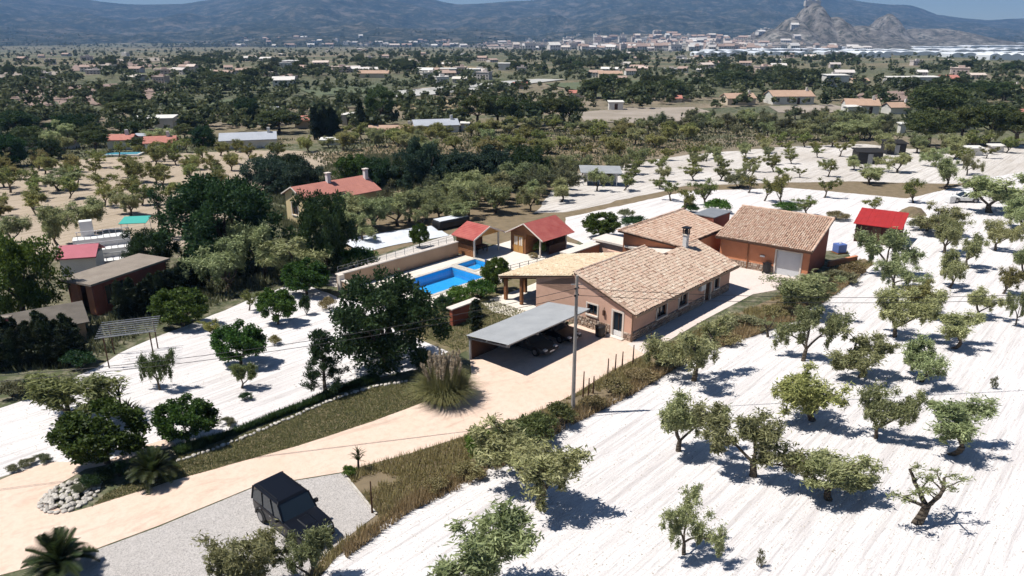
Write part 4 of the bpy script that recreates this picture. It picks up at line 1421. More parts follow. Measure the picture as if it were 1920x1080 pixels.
cable('lower overhead cable running from the pole over the lawn and citrus trees', PB + Vector((0, 0, 8.05)), LP + Vector((0, -.1, -.15)), 1.35)
for lab, p in (('tall grey pole out beyond the olive field carrying the cables', RP), ('tall grey pole beyond the dark hedge carrying the cables', LP)):
    q = thing('utility_pole', lab, 'pole', (p.x, p.y, 0))
    MB().tube((0, 0, 0), (0, 0, 9.0), .135, .09, 12).obj('shaft', M['pole'], q)

# ------------------------------------------------------------------ slatted pergola in the lower field
pg = gp(205, 690)
t = thing('pergola', 'skeletal dark metal pergola with thin roof slats beside the black hedge', 'pergola', pg, math.radians(20))
for x in (0, 3.0):
    for y in (0, 2.6):
        MB().tube((x, y, 0), (x, y, 2.4), .05).obj('post', M['wood_dark'], t)
for y in (0, 2.6):
    MB().box(-.3, 3.3, y - .03, y + .03, 2.4, 2.48).obj('beam', M['steel'], t)
for i in range(8):
    y = -.3 + i * .45
    MB().box(-.5, 3.5, y, y + .05, 2.485, 2.53).obj('slat', M['steel'], t)

# ------------------------------------------------------------------ buildings at the left edge of the plot
def brown_building():
    t = thing('flat_roofed_building', 'brown brick building with a long weathered flat roof behind the black hedge', 'building', gp(186, 592), math.radians(67))
    L, D = 7.5, 3.0
    wall_x(MB(), 0, L, 0, .25, 0, 2.85, [(1.0, 3.0, .7, 2.4)]).obj('side_wall', M['wall_red_and_shade'], t)  # dark red paints in this side's shade; the front keeps the lit terracotta
    window_x(t, 1.0, 3.0, .7, 2.4, 0, -1, 'wall_red_and_shade', 2)
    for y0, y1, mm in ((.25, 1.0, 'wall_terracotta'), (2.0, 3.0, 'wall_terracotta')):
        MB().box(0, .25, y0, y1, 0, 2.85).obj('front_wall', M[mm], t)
    MB().box(.9, 1.1, 1.0, 2.0, 0, 2.85).obj('recessed_door', M['wall_red_and_shade'], t)
    MB().box(L - .25, L, .25, D, 0, 2.85).obj('back_wall', M['wall_red_and_shade'], t)
    MB().box(0, L, D, D + .25, 0, 2.85).obj('far_wall', M['wall_red_and_shade'], t)
    MB().box(-.5, L + .3, -.4, D + .6, 2.85, 3.02).obj('roof', M['asphalt_roof'], t)
    return t
brown_building()
t = thing('garden_shed', 'small shed with pink-red roof tucked beside the big green tree', 'shed', gp(118, 520), math.radians(15))
MB().box(0, 3.2, 0, 2.8, 0, 2.0).obj('wall', M['white_wall'], t)
gable_roof_x(t, -.2, 3.4, 1.4, 1.8, 2.9, 2.0, 'pink_roof')
t = thing('low_shed', 'low shed with a broad weathered grey-brown roof behind the black hedge', 'shed', gp(-5, 672), math.radians(35))
MB().box(0, 6, 0, 3.5, 0, 1.6).obj('wall', M['wall_tan'], t)
MB().slab([(-.3, -.3, 1.6), (6.3, -.3, 1.6), (6.3, 3.8, 2.1), (-.3, 3.8, 2.1)], .1).obj('roof', plain('dark_flat_roof', (0.11, 0.095, 0.08), (0.16, 0.14, 0.12), 1.0, 0.9), t)
t = thing('boundary_wall', 'dull pink wall at the far left edge below the big green tree', 'wall', gp(-40, 650), math.radians(10))
MB().box(0, 2.6, 0, .3, 0, 2.2).obj('wall', M['pink_roof'], t)
MB().box(-.1, 2.7, -.1, .4, 2.2, 2.3).obj('coping', M['asphalt_roof'], t)

def white_stand():
    t = thing('white_terrace_frame', 'white-painted terrace structure with railings beyond the pink-roofed shed', 'terrace', gp(252, 492), math.radians(118))
    for i in range(3):
        z, x = .5 + i * .9, i * 1.5
        MB().box(x, x + 1.6, 0, 5.4, 0, z).obj('tier', M['white_wall'], t)
        for k in range(9):
            MB().box(x + .02, x + .08, .05 + k * .6, .11 + k * .6, z, z + .8).obj('baluster', M['white'], t)
        MB().box(x + .01, x + .09, .0, 5.0, z + .8, z + .87).obj('rail', M['white'], t)
    MB().box(4.5, 5.5, 3.4, 4.6, 0, 3.9).obj('tower', M['white_wall'], t)
    return t
white_stand()
t = thing('teal_awning', 'teal green awning on thin posts beside the white terrace structure', 'awning', gp(232, 450), math.radians(10))
for x in (0, 2.6):
    for y in (0, 2.0):
        MB().tube((x, y, 0), (x, y, 2.0), .04).obj('post', M['white'], t)
MB().slab([(-.2, -.2, 2.0), (2.8, -.2, 2.0), (2.8, 2.2, 2.3), (-.2, 2.2, 2.3)], .06).obj('cover', M['teal'], t)
t = thing('teal_awning', 'small teal cover half hidden beside the large dark trees', 'awning', gp(350, 452), math.radians(10))
for x in (0, 1.6):
    MB().tube((x, .6, 0), (x, .6, 1.8), .04).obj('post', M['white'], t)
MB().slab([(-.2, -.2, 1.8), (1.8, -.2, 1.8), (1.8, 1.4, 2.0), (-.2, 1.4, 2.0)], .06).obj('cover', M['teal'], t)

def yellow_house():
    t = thing('yellow_house', 'yellow rendered house with red roof and two white chimneys behind dark trees', 'house', gp(572, 425), ROW)
    wall_y(MB(), 0, .3, 0, 4.0, 0, 3.7, [(1.2, 2.6, 1.2, 2.8)]).obj('front_wall', M['wall_yellow'], t)
    window_y(t, 1.2, 2.6, 1.2, 2.8, 0, -1, 'cream')
    mb = MB().box(.3, 6.0, 0, .3, 0, 3.7).box(.3, 6.0, 3.7, 4.0, 0, 3.7).box(5.7, 6.0, .3, 3.7, 0, 3.7)
    mb.obj('wall', M['wall_yellow'], t)
    MB().hexa([(0, 0, 3.7), (.3, 0, 3.7), (.3, 4, 3.7), (0, 4, 3.7)], [(0, 1.9, 4.65), (.3, 1.9, 4.65), (.3, 2.1, 4.65), (0, 2.1, 4.65)]).obj('gable', M['wall_yellow'], t)
    gable_roof_x(t, -.3, 6.2, 2.0, 2.4, 4.8, 3.65, 'tiles_far', .12)
    MB().box(6.3, 11.6, .5, 6.0, 0, 2.9).obj('wing', M['wall_yellow'], t)
    gable_roof_x(t, 6.2, 12.0, 3.2, 3.5, 4.5, 2.9, 'tiles_far', .12)
    for x, y, z in ((4.8, 1.5, 4.2), (11.2, 2.2, 3.8)):
        c = MB().box(x, x + .5, y, y + .5, z, z + 1.6).obj('chimney', M['white_wall'], t)
        MB().box(x - .1, x + .6, y - .1, y + .6, z + 1.6, z + 1.72).obj('cap', M['cream'], c)
    return t
M['tiles_far'] = plain('red_clay_roof', (0.53, 0.225, 0.175), (0.44, 0.18, 0.14), 1.4, 0.85, 0.5, 9)
yellow_house()

def tarp_tunnel():
    p0, p1 = gp(655, 465), gp(812, 432)
    d = p1 - p0
    t = thing('ground_tarpaulin', 'long pale tarpaulin cover lying on the ground beyond the pool wall', 'tarpaulin', p0, math.atan2(d.y, d.x))
    n, k = 26, 9
    V, Fq = [], []
    for i in range(n + 1):
        x = d.length * i / n
        for j in range(k):
            y = -2.9 + 5.8 * j / (k - 1)
            h = .5 * (1 - (y / 2.9) ** 2) * (0.6 + .7 * noise.noise(Vector((x * .5, y * .8, 0)))) + .06
            V.append((x, y + .4 * math.sin(x * .4), max(.03, h)))
    for i in range(n):
        for j in range(k - 1):
            a = i * k + j
            Fq.append((a, a + k, a + k + 1, a + 1))
    me = bpy.data.meshes.new('cover')
    me.from_pydata(V, [], Fq)
    me.update()
    link('cover', me, 'tarp', t)
    q = p1 + d.normalized() * 2.8
    t2 = thing('black_bale', 'long black wrapped bale at the end of the pale tarpaulin', 'bale', q, math.atan2(d.y, d.x))
    MB().box(-2.4, 2.4, -.9, .9, 0, 1.1).obj('wrapping', M['black'], t2, bevel=.25)
    MB().slab([(-2.2, -.7, 1.16), (2.2, -.7, 1.16), (2.2, .75, 1.2), (-2.2, .75, 1.2)], .05).obj('cover', M['tarp'], t2)
    return t
tarp_tunnel()
t = thing('pale_lean_to', 'lean-to with pale blue-grey sheet roof among the trees behind the villa', 'shed', gp(1092, 348), math.radians(-8))
MB().box(0, 5.5, 2.6, 2.8, 0, 2.6).obj('back_wall', M['white_wall'], t)
for x in (.1, 2.7, 5.3):
    MB().box(x, x + .12, .1, .22, 0, 2.1).obj('post', M['white'], t)
MB().slab([(-.3, -.4, 2.15), (6.2, -.4, 2.15), (5.8, 3.0, 2.75), (-.8, 3.0, 2.75)], .08).obj('roof', M['metal_blue'] if 'metal_blue' in M else M['metal_grey'], t)
def black_shed(px, py, wd, label):
    t = thing('black_shed', label, 'shed', gp(px, py), math.radians(-4))
    MB().box(0, wd, 0, 3, 0, 2.2).obj('wall', M['black'], t)
    MB().slab([(-.3, -.3, 2.25), (wd + .3, -.3, 2.25), (wd + .3, 3.3, 2.6), (-.3, 3.3, 2.6)], .1).obj('roof', M['dark'], t)
    MB().box(wd * .4, wd * .4 + .9, -.04, -.002, .05, 1.9).obj('door', M['steel'], t)
black_shed(1607, 308, 4.4, 'black shed on the pale terrace near the tall pines')
black_shed(1662, 290, 3.6, 'lower black shed set further back near the tall pines')
def parked_pickup():
    car('parked_car', 'white car parked under the large olive at the far edge of the field', gp(1805, 378), math.radians(175), 4.3, 1.75, 1.5, 'white', False)
parked_pickup()
t = thing('bulk_bag', 'white bulk bag standing beside the parked white car', 'bag', gp(1780, 380), .3)
MB().hexa([(-.5, -.5, 0), (.5, -.5, 0), (.5, .5, 0), (-.5, .5, 0)], [(-.6, -.55, 1.1), (.55, -.6, 1.05), (.6, .55, 1.1), (-.55, .6, 1.0)]).obj('sack', M['white'], t, bevel=.12)
for s in (-1, 1):
    MB().tube((s * .45, 0, 1.0), (s * .2, 0, 1.35), .04).obj('strap', M['white'], t)
t = thing('earth_heap', 'brown heap of earth beside the bright red shed roof', 'heap', gp(1708, 402), .5)
V, Fq = [], []
for i in range(9):
    for j in range(7):
        x, y = (i - 4) * .6, (j - 3) * .5
        h = max(0, 1.1 * (1 - (x / 2.4) ** 2 - (y / 1.5) ** 2) + .25 * noise.noise(Vector((x * 2, y * 2, 0))))
        V.append((x, y, h))
Fq = [(i * 7 + j, (i + 1) * 7 + j, (i + 1) * 7 + j + 1, i * 7 + j + 1) for i in range(8) for j in range(6)]
me = bpy.data.meshes.new('mound')
me.from_pydata(V, [], Fq)
me.update()
link('mound', me, 'dirt', t)

# ------------------------------------------------------------------ stones
def stone_mesh(k):
    r = random.Random(100 + k)
    bm = bmesh.new()
    bmesh.ops.create_icosphere(bm, subdivisions=1, radius=1.0)
    for v in bm.verts:
        v.co *= r.uniform(.75, 1.15)
        v.co.z *= .65
    me = bpy.data.meshes.new('stone')
    bm.to_mesh(me)
    bm.free()
    me.materials.append(M['pale_stone'])
    return me
STONES = [stone_mesh(k) for k in range(5)]
def stone(parent, x, y, z, s):
    o = link('stone', rnd.choice(STONES), None, parent)
    o.location = (x, y, z)
    o.scale = (s * rnd.uniform(.8, 1.25), s * rnd.uniform(.8, 1.2), s)
    o.rotation_euler = (0, 0, rnd.uniform(0, 6.28))
c = gp(132, 930)
t = thing('rockery', 'round rockery of pale stones at the bend of the driveway', 'rockery', c)
for i in range(120):
    a = rnd.uniform(0, 6.283)
    r = 1.25 * math.sqrt(rnd.random())
    stone(t, r * math.cos(a), r * 1.12 * math.sin(a), .05 + .25 * (1 - r / 1.25), rnd.uniform(.11, .19))
for i in range(26):
    a = 6.283 * i / 26
    stone(t, 1.3 * math.cos(a), 1.45 * math.sin(a), .06, rnd.uniform(.14, .18))
EDGE = [(335, 866), (400, 845), (470, 817), (540, 787), (600, 761), (650, 742), (700, 727), (770, 715)]
t = thing('stone_edging', 'line of white stones edging the front lawn below the dark tree', 'edging', gp(335, 858))
o0 = gp(335, 858)
for i in range(len(EDGE) - 1):
    a, b = gp(*EDGE[i]), gp(*EDGE[i + 1])
    k = int((b - a).length / .27)
    for j in range(k):
        p = a.lerp(b, j / k) - o0
        stone(t, p.x + rnd.uniform(-.05, .05), p.y + rnd.uniform(-.06, .06), .09, rnd.uniform(.11, .19))
kb = thing('parking_kerb', 'pale kerb closing the side of the grey gravel parking', 'kerb', gp(643, 888))
d = gp(706, 966) - gp(643, 888)
kb.rotation_euler = (0, 0, math.atan2(d.y, d.x))
MB().box(0, d.length, -.06, .06, 0.02, .10).obj('edge', M['pale_stone'], kb)
# slim posts along the verge in front of the villa
for i, (px, py) in enumerate(((1093, 744), (1103, 742), (1112, 738), (1139, 708), (1153, 700), (1166, 692), (1186, 686), (1219, 660), (698, 962))):
    q = thing('fence_stake', f'thin dark stake, {ordinal(i)} from the utility pole along the verge' if px > 1000 else 'thin dark stake at the corner of the gravel parking', 'stake', gp(px, py), 0, 'stakes along the verge')
    MB().tube((0, 0, 0), (.02, 0, rnd.uniform(1.2, 2.2)), .06, .035).obj('stake', M['wood_dark'], q)
t = thing('round_bin', 'dark rounded bin standing against the villa gable beside the glass door', 'bin', W(-.75, 2.45, .03), ROW)
MB().tube((0, 0, 0), (0, 0, .85), .38, .42, 14).obj('body', M['black'], t, bevel=.03)
MB().tube((0, 0, .85), (0, 0, .92), .45, .3, 14).obj('lid', M['black'], t)
# ================================================================== VEGETATION
def leaf_cloud(r, clumps, n_each, length, width, outward=0.5, up=0.2, shell=0.45):
    """diamond leaves spread through clumps (centre, radius xyz); returns V, F, tint"""
    Ps, Ds, Ts = [], [], []
    for (c, rad) in clumps:
        n = max(4, int(n_each * r.uniform(0.8, 1.2)))
        d = r.normal(size=(n, 3))
        d /= np.linalg.norm(d, axis=1)[:, None]
        rr = (shell + (1 - shell) * r.random(n)) * r.random(n) ** 0.25
        Ps.append(np.asarray(c) + d * rr[:, None] * np.asarray(rad))
        Ds.append(d * outward + r.normal(size=(n, 3)) * 0.6 + np.array([0, 0, up]))
        Ts.append(np.clip(r.normal(0.45, 0.25, n) + r.uniform(-0.15, 0.15), 0, 1))
    P, D, T = np.concatenate(Ps), np.concatenate(Ds), np.concatenate(Ts)
    D /= np.linalg.norm(D, axis=1)[:, None] + 1e-9
    S = np.cross(D, r.normal(size=D.shape))
    S /= np.linalg.norm(S, axis=1)[:, None] + 1e-9
    L = (length * r.uniform(0.7, 1.3, len(P)))[:, None]
    Wd = (width * r.uniform(0.7, 1.3, len(P)))[:, None]
    V = np.stack([P - D * L * .5, P + S * Wd * .5, P + D * L * .5, P - S * Wd * .5], 1).reshape(-1, 3)
    V[:, 2] = np.maximum(V[:, 2], 0.03)
    F = np.arange(len(V)).reshape(-1, 4)
    return V, F, np.repeat(T, 4)

def branch_path(mb, p, d, L, r0, r1, rr, bend=0.25, k=4):
    """crooked tapered limb; returns end point, direction and the points along it"""
    p, d = Vector(p), Vector(d).normalized()
    pts = [p.copy()]
    for i in range(k):
        d = (d + Vector((rr.uniform(-bend, bend), rr.uniform(-bend, bend), rr.uniform(-bend * .4, bend * .7)))).normalized()
        q = p + d * (L / k)
        a, b = r0 + (r1 - r0) * i / k, r0 + (r1 - r0) * (i + 1) / k
        mb.tube(p, q, a, b, 6)
        p = q
        pts.append(p.copy())
    return p, d, pts

def make_tree(kind, seed):
    """returns (trunk mesh, crown mesh) at nominal size"""
    rr = random.Random(seed)
    r = np.random.default_rng(seed)
    mb = MB()
    clumps = []
    up = Vector((0, 0, 1))
    if kind in ('olive', 'almond', 'sparse'):
        th = rr.uniform(.45, .75) if kind != 'sparse' else 1.1
        lean = Vector((rr.uniform(-.4, .4), rr.uniform(-.2, .2), 1))
        r0 = {'olive': .075, 'almond': .065, 'sparse': .13}[kind]
        p, d, _ = branch_path(mb, (0, 0, -.05), lean, th, r0 * 1.35, r0, rr, .2, 4)
        nl = rr.choice([3, 3, 4, 4]) if kind != 'sparse' else 4
        a0 = rr.uniform(0, 6.28)
        for i in range(nl):
            a = a0 + i * 6.283 / nl + rr.uniform(-.5, .5)
            tilt = rr.uniform(.3, .85) if kind != 'almond' else rr.uniform(.25, .6)
            dd = Vector((math.cos(a) * math.sin(tilt), math.sin(a) * math.sin(tilt), math.cos(tilt)))
            q, d2, pts = branch_path(mb, p, dd, rr.uniform(1.1, 1.9), r0 * .68, r0 * .3, rr, .32, 5)
            for j in range(6 if kind == 'olive' else 4):
                a2 = rr.uniform(0, 6.28)
                t2 = (d2 + Vector((math.cos(a2), math.sin(a2), rr.uniform(-.35, .8))) * .9).normalized()
                s = pts[rr.choice([2, 3, 4, 5])]
                e, _, ps = branch_path(mb, s, t2, rr.uniform(.3, .75), r0 * .26, r0 * .1, rr, .3, 3)
                rad = rr.uniform(.23, .45) * (0.8 if kind == 'sparse' else 1)
                clumps.append((e, (rad * 1.1, rad * 1.1, rad * 1.05)))
                if kind != 'sparse':
                    m_ = ps[1] + Vector((rr.uniform(-.2, .2), rr.uniform(-.2, .2), rr.uniform(-.15, .25)))
                    clumps.append((m_, (rad * .75, rad * .75, rad * .75)))
                if kind == 'olive' and rr.random() < .75:
                    clumps.append((e + Vector((rr.uniform(-.15, .15), rr.uniform(-.15, .15), -rad * 1.2)), (rad * .5, rad * .5, rad * 1.0)))
        if kind == 'olive':
            cen = sum((Vector(c_[0]) for c_ in clumps), Vector()) / len(clumps)
            for k in range(12):
                o_ = Vector((rr.gauss(0, 1), rr.gauss(0, 1), rr.gauss(0, 1))).normalized() * rr.random() ** .5
                rad = rr.uniform(.26, .42)
                clumps.append((cen + Vector((o_.x * .95, o_.y * .95, o_.z * .7 + .1)), (rad, rad, rad)))
        n_each = {'olive': 150, 'almond': 95, 'sparse': 55}[kind]
        V, F, T = leaf_cloud(r, clumps, n_each, .17, .040 if kind != 'almond' else .058, .35, .0, .1)
    elif kind == 'citrus':
        p, d, _ = branch_path(mb, (0, 0, -.05), (0, 0, 1), .6, .12, .10, rr, .08, 2)
        for i in range(5):
            a = i * 1.257 + rr.uniform(-.3, .3)
            branch_path(mb, p, (math.cos(a), math.sin(a), 1.0), 1.0, .06, .03, rr, .2, 3)
        for i in range(70):
            a, z = rr.uniform(0, 6.28), rr.uniform(-.85, 1)
            s = math.sqrt(1 - z * z * .85)
            R = rr.uniform(.75, 1.0)
            clumps.append(((math.cos(a) * s * 1.55 * R, math.sin(a) * s * 1.55 * R, 1.75 + z * 1.2 * R), (.42, .42, .38)))
        for i in range(8):
            clumps.append(((rr.uniform(-.8, .8), rr.uniform(-.8, .8), rr.uniform(1.3, 2.4)), (.5, .5, .5)))
        V, F, T = leaf_cloud(r, clumps, 150, .17, .10, .6, .1)
    elif kind == 'pine':
        th = rr.uniform(2.2, 3.2)
        p, d, _ = branch_path(mb, (0, 0, -.05), (rr.uniform(-.1, .1), 0, 1), th, .26, .20, rr, .08, 3)
        for i in range(6):
            a = i * 1.05 + rr.uniform(-.3, .3)
            branch_path(mb, p, (math.cos(a), math.sin(a), rr.uniform(.5, 1.2)), rr.uniform(1.8, 2.6), .12, .04, rr, .2, 3)
        for i in range(64):
            a, z = rr.uniform(0, 6.28), rr.uniform(-.75, 1)
            s = math.sqrt(max(0, 1 - z * z))
            R = rr.uniform(.55, 1.0)
            clumps.append(((math.cos(a) * s * 2.9 * R, math.sin(a) * s * 2.9 * R, th + 2.0 + z * 2.5 * R), (.85, .85, .62)))
        V, F, T = leaf_cloud(r, clumps, 120, .40, .13, .5, .3)
    elif kind == 'broad':
        p, d, _ = branch_path(mb, (0, 0, -.05), (.05, 0, 1), 1.6, .34, .28, rr, .1, 3)
        for i in range(7):
            a = i * .9 + rr.uniform(-.3, .3)
            branch_path(mb, p, (math.cos(a), math.sin(a), rr.uniform(.6, 1.6)), rr.uniform(2.2, 3.4), .16, .05, rr, .25, 4)
        for i in range(130):
            a, z = rr.uniform(0, 6.28), rr.uniform(-1, 1)
            s = math.sqrt(max(0.16, 1 - z * z * (.55 if z < 0 else 1)))
            R = rr.uniform(.5, 1.05)
            bulge = 1 + .22 * math.sin(a * 3 + seed) + .12 * math.sin(a * 5)
            clumps.append(((math.cos(a) * s * 3.5 * R * bulge, math.sin(a) * s * 3.5 * R * bulge, 3.2 + z * 2.9 * R), (.85, .85, .7)))
        V, F, T = leaf_cloud(r, clumps, 165, .28, .13, .5, .1)
    elif kind == 'conifer':
        p, d, _ = branch_path(mb, (0, 0, -.05), (0, 0, 1), 4.2, .13, .03, rr, .05, 4)
        for i in range(70):
            z = .5 + 4.1 * rr.random() ** 1.1
            R = 1.9 * (1 - (z - .3) / 4.8) ** .8 * rr.uniform(.3, 1)
            a = rr.uniform(0, 6.28)
            e = Vector((math.cos(a) * R, math.sin(a) * R, z + .25 * R))
            mb.tube((0, 0, max(.3, z - .2)), e, .025, .008, 4)
            clumps.append((e, (.33, .33, .36)))
        V, F, T = leaf_cloud(r, clumps, 95, .24, .05, .5, .8)
    elif kind == 'cypress':
        mb.tube((0, 0, 0), (0, 0, 1.2), .12, .09, 6)
        for i in range(44):
            z = .5 + 5.2 * i / 44
            R = .55 * min(1, (z / 1.0)) * min(1.0, ((6.0 - z) / 3.2)) ** .7
            a = rr.uniform(0, 6.28)
            clumps.append(((math.cos(a) * R * .5, math.sin(a) * R * .5, z), (R * .8 + .08, R * .8 + .08, .42)))
        V, F, T = leaf_cloud(r, clumps, 80, .30, .07, .35, 1.0)
    elif kind == 'shrub':
        for i in range(7):
            a = rr.uniform(0, 6.28)
            mb.tube((0, 0, 0), (math.cos(a) * .6, math.sin(a) * .6, rr.uniform(.5, 1.0)), .03, .012, 5)
        for i in range(22):
            a, R = rr.uniform(0, 6.28), rr.random() ** .6
            clumps.append(((math.cos(a) * R * .85, math.sin(a) * R * .85, .35 + .85 * (1 - R * R * .6) * rr.uniform(.5, 1.0)), (.36, .36, .32)))
        V, F, T = leaf_cloud(r, clumps, 110, .16, .06, .5, .4)
    elif kind == 'tuft':
        mb.tube((0, 0, 0), (.05, 0, .35), .015, .006, 4)
        for i in range(6):
            a = rr.uniform(0, 6.28)
            mb.tube((0, 0, 0), (math.cos(a) * .3, math.sin(a) * .3, rr.uniform(.3, .7)), .012, .005, 4)
            clumps.append(((math.cos(a) * .22, math.sin(a) * .22, rr.uniform(.2, .55)), (.2, .2, .2)))
        V, F, T = leaf_cloud(r, clumps, 40, .15, .04, .5, .6)
    elif kind == 'thin':        # young tall tree, bare lower stem
        p, d, _ = branch_path(mb, (0, 0, -.05), (.04, 0, 1), 3.6, .10, .03, rr, .1, 5)
        for i in range(20):
            z = rr.uniform(1.2, 4.2)
            a, R = rr.uniform(0, 6.28), rr.uniform(.2, .8)
            e = Vector((math.cos(a) * R, math.sin(a) * R, z))
            mb.tube((0, 0, z - .3), e, .025, .01, 4)
            clumps.append((e, (.34, .34, .38)))
        V, F, T = leaf_cloud(r, clumps, 80, .18, .06, .5, .4)
    trunk = mb.mesh(kind + '_trunk')
    for f in trunk.polygons:
        f.use_smooth = True
    trunk.materials.append(M['bark'])
    zmax = float(np.percentile(V[:, 2], 99.5))
    wx = float(np.percentile(V[:, 0], 98.5) - np.percentile(V[:, 0], 1.5))
    wy = float(np.percentile(V[:, 1], 98.5) - np.percentile(V[:, 1], 1.5))
    if kind in ('olive', 'almond', 'sparse', 'thin'):
        wx = float(np.percentile(V[:, 0], 98) - np.percentile(V[:, 0], 2))
        return trunk, (V, F, T), max(wx, wy), zmax
    return trunk, (V, F, T), max(wx, wy) * 1.04, zmax

BANK_TREES = {}
def species(key, kind, mat_name, seeds):
    out = []
    for s in seeds:
        tr, (V, F, T), wid, hgt = make_tree(kind, s)
        cr = np_mesh(key + '_crown', V, F, T)
        cr.materials.append(M[mat_name])
        out.append((tr, cr, wid, hgt))
    BANK_TREES[key] = out
species('olive', 'olive', 'olive', range(11, 19))
species('olive_yellow', 'olive', 'olive_yellow', (31, 32))
species('sparse', 'sparse', 'olive', (41,))
species('almond', 'almond', 'almond', range(51, 56))
species('citrus', 'citrus', 'citrus', (61, 62))
M['bush'] = leafy('verge_bush_leaves', (0.075, 0.105, 0.034), (0.23, 0.265, 0.10))
species('fig', 'olive', 'bush', (65, 66))
species('pine', 'pine', 'pine', range(71, 75))
species('broad', 'broad', 'broad', (81, 82))
species('teal', 'broad', 'teal_leaf', (85, 86))
species('broad_light', 'broad', 'broad_light', (91,))
species('conifer', 'conifer', 'broad', (101,))
species('cypress', 'cypress', 'cypress', (111, 112))
species('shrub', 'shrub', 'broad_light', (121, 122))
species('dark_shrub', 'shrub', 'broad', (123, 124))
species('scrub', 'shrub', 'scrub', (125, 126))
species('dry_shrub', 'shrub', 'mixed_grass', (127, 128))
species('tuft', 'tuft', 'scrub', (131,))
species('scrub_tree', 'olive', 'scrub', (145, 146))
species('thin', 'thin', 'broad', (141,))

def plant(key, p, width, height, label, name, cat='tree', group=None, var=None, rz=None, kind_crown='crown'):
    v = BANK_TREES[key][(var if var is not None else rnd.randrange(99)) % len(BANK_TREES[key])]
    t = thing(name, label, cat, p, (rnd.uniform(-.35, .35) + (math.pi if rnd.random() < .5 else 0)) if rz is None else rz, group)
    t.scale = (width / v[2], width * .76 / v[2], height / v[3])
    link('trunk' if cat == 'tree' else 'stem', v[0], None, t)
    link(kind_crown if cat == 'tree' else 'foliage', v[1], None, t)
    return t

def top_height(p, ytop, width):
    """height at which a crown of this width on p reaches the picture row ytop"""
    lo, hi = 0.2, 20.0
    for _ in range(40):
        mid = (lo + hi) / 2
        if proj(Vector((p.x, p.y + width * .10, p.z + mid)))[1] > ytop:
            lo = mid
        else:
            hi = mid
    return lo

def tree_px(key, px, py, wpx, ytop, label, name, cat='tree', group=None, var=None, rz=None, hmul=1.0):
    p = gp(px, py)
    wd = wpx * depth_at(p) / FPX * (1.08 if key in ('olive', 'olive_yellow') else 1.0)
    h = max(.3, top_height(p, ytop, wd)) * hmul
    return plant(key, p, wd, h, label, name, cat, group, var, rz)

G = 'olive trees on the white field'
OLIVES = [
    # px, py (foot), crown width, crown top row, species, label
    (1282, 1040, 112, 929, 'olive', 'small olive with a split crown at the very front of the white field'),
    (1412, 893, 172, 765, 'olive', 'wide spreading olive with a lone side branch in the front row of the white field'),
    (1555, 937, 128, 839, 'olive', 'leaning olive between the wide spreading olive and the nearly bare one'),
    (1719, 980, 140, 867, 'sparse', 'nearly bare olive with a stout grey trunk on the white field'),
    (1781, 852, 118, 748, 'olive', 'olive with a flat windswept crown just behind the nearly bare olive'),
    (1642, 822, 88, 724, 'olive', 'narrow upright olive behind the leaning olive'),
    (1523, 788, 122, 690, 'olive_yellow', 'yellowish olive standing behind the wide spreading olive'),
    (1272, 846, 118, 733, 'olive', 'loose grey-green olive on the front edge of the field below the verge'),
    (1301, 714, 152, 600, 'olive', 'large dense olive against the verge in front of the villa windows'),
    (1506, 677, 100, 575, 'olive', 'forked olive behind the yellowish olive'),
    (1612, 707, 96, 620, 'olive', 'olive with a detached side clump behind the narrow upright olive'),
    (1727, 716, 98, 640, 'olive', 'rounded olive on twin stems in the middle of the white field'),
    (1786, 653, 80, 585, 'olive', 'small olive with a feathery top right of the rounded twin-stem olive'),
    (1677, 632, 96, 540, 'olive', 'tall olive crossed by the two overhead cables'),
    (1509, 590, 108, 505, 'olive', 'broad olive on the bank in front of the garage door'),
    (1832, 595, 66, 538, 'olive', 'small olive just below the cables towards the edge of the field'),
    (1675, 544, 92, 480, 'olive', 'olive with a short trunk below the bright red roofed shed'),
    (1660, 512, 98, 428, 'olive', 'tall olive hiding the front of the bright red roofed shed'),
    (1738, 592, 72, 528, 'olive_yellow', 'pale yellowish olive just above the cables'),
    (1780, 540, 58, 472, 'olive', 'olive with two long bare stems in the middle rows'),
    (1817, 503, 50, 440, 'olive', 'slim olive right behind the one with two bare stems'),
    (1866, 470, 54, 412, 'olive', 'round olive below the large olive of the far rows'),
    (1771, 475, 58, 405, 'olive', 'dark olive between the red shed and the far rows'),
    (1916, 520, 62, 462, 'olive', 'olive cut by the right edge level with the garage roof'),
    (1881, 551, 40, 500, 'olive_yellow', 'thin young olive above the cables near the right edge'),
    (1904, 610, 44, 545, 'olive', 'olive cut by the right edge below the cables'),
    (1856, 399, 100, 322, 'olive', 'largest olive of the far rows beside the parked white car'),
    (1908, 430, 74, 375, 'olive', 'dense olive at the right edge behind the largest far olive'),
    (1767, 354, 54, 296, 'olive', 'grey olive standing behind the white bulk bag'),
    (1713, 380, 42, 335, 'almond', 'small bright almond tree on the edge of the white terrace'),
    (1630, 345, 48, 310, 'olive', 'round dark olive in front of the black shed'),
    (1682, 324, 54, 287, 'olive', 'spreading olive beside the lower black shed'),
    (1813, 328, 40, 288, 'olive', 'olive behind the largest olive of the far rows'),
    (1643, 400, 32, 371, 'almond', 'little almond tree just behind the bright red shed roof'),
    (1762, 442, 66, 382, 'olive', 'bushy olive on the dry bank beside the red shed'),
    (1440, 632, 34, 590, 'sparse', 'tiny bare olive at the top of the dry verge'),
    (925, 1122, 172, 952, 'olive', 'olive cut by the bottom edge at the foot of the field'),
    (1011, 948, 176, 815, 'olive', 'big leaning olive at the foot of the verge bushes'),
    (478, 1120, 120, 985, 'olive', 'olive cut by the bottom edge beside the black off-road vehicle'),
    (585, 1096, 98, 990, 'olive', 'small olive in front of the bonnet of the black off-road vehicle'),
]
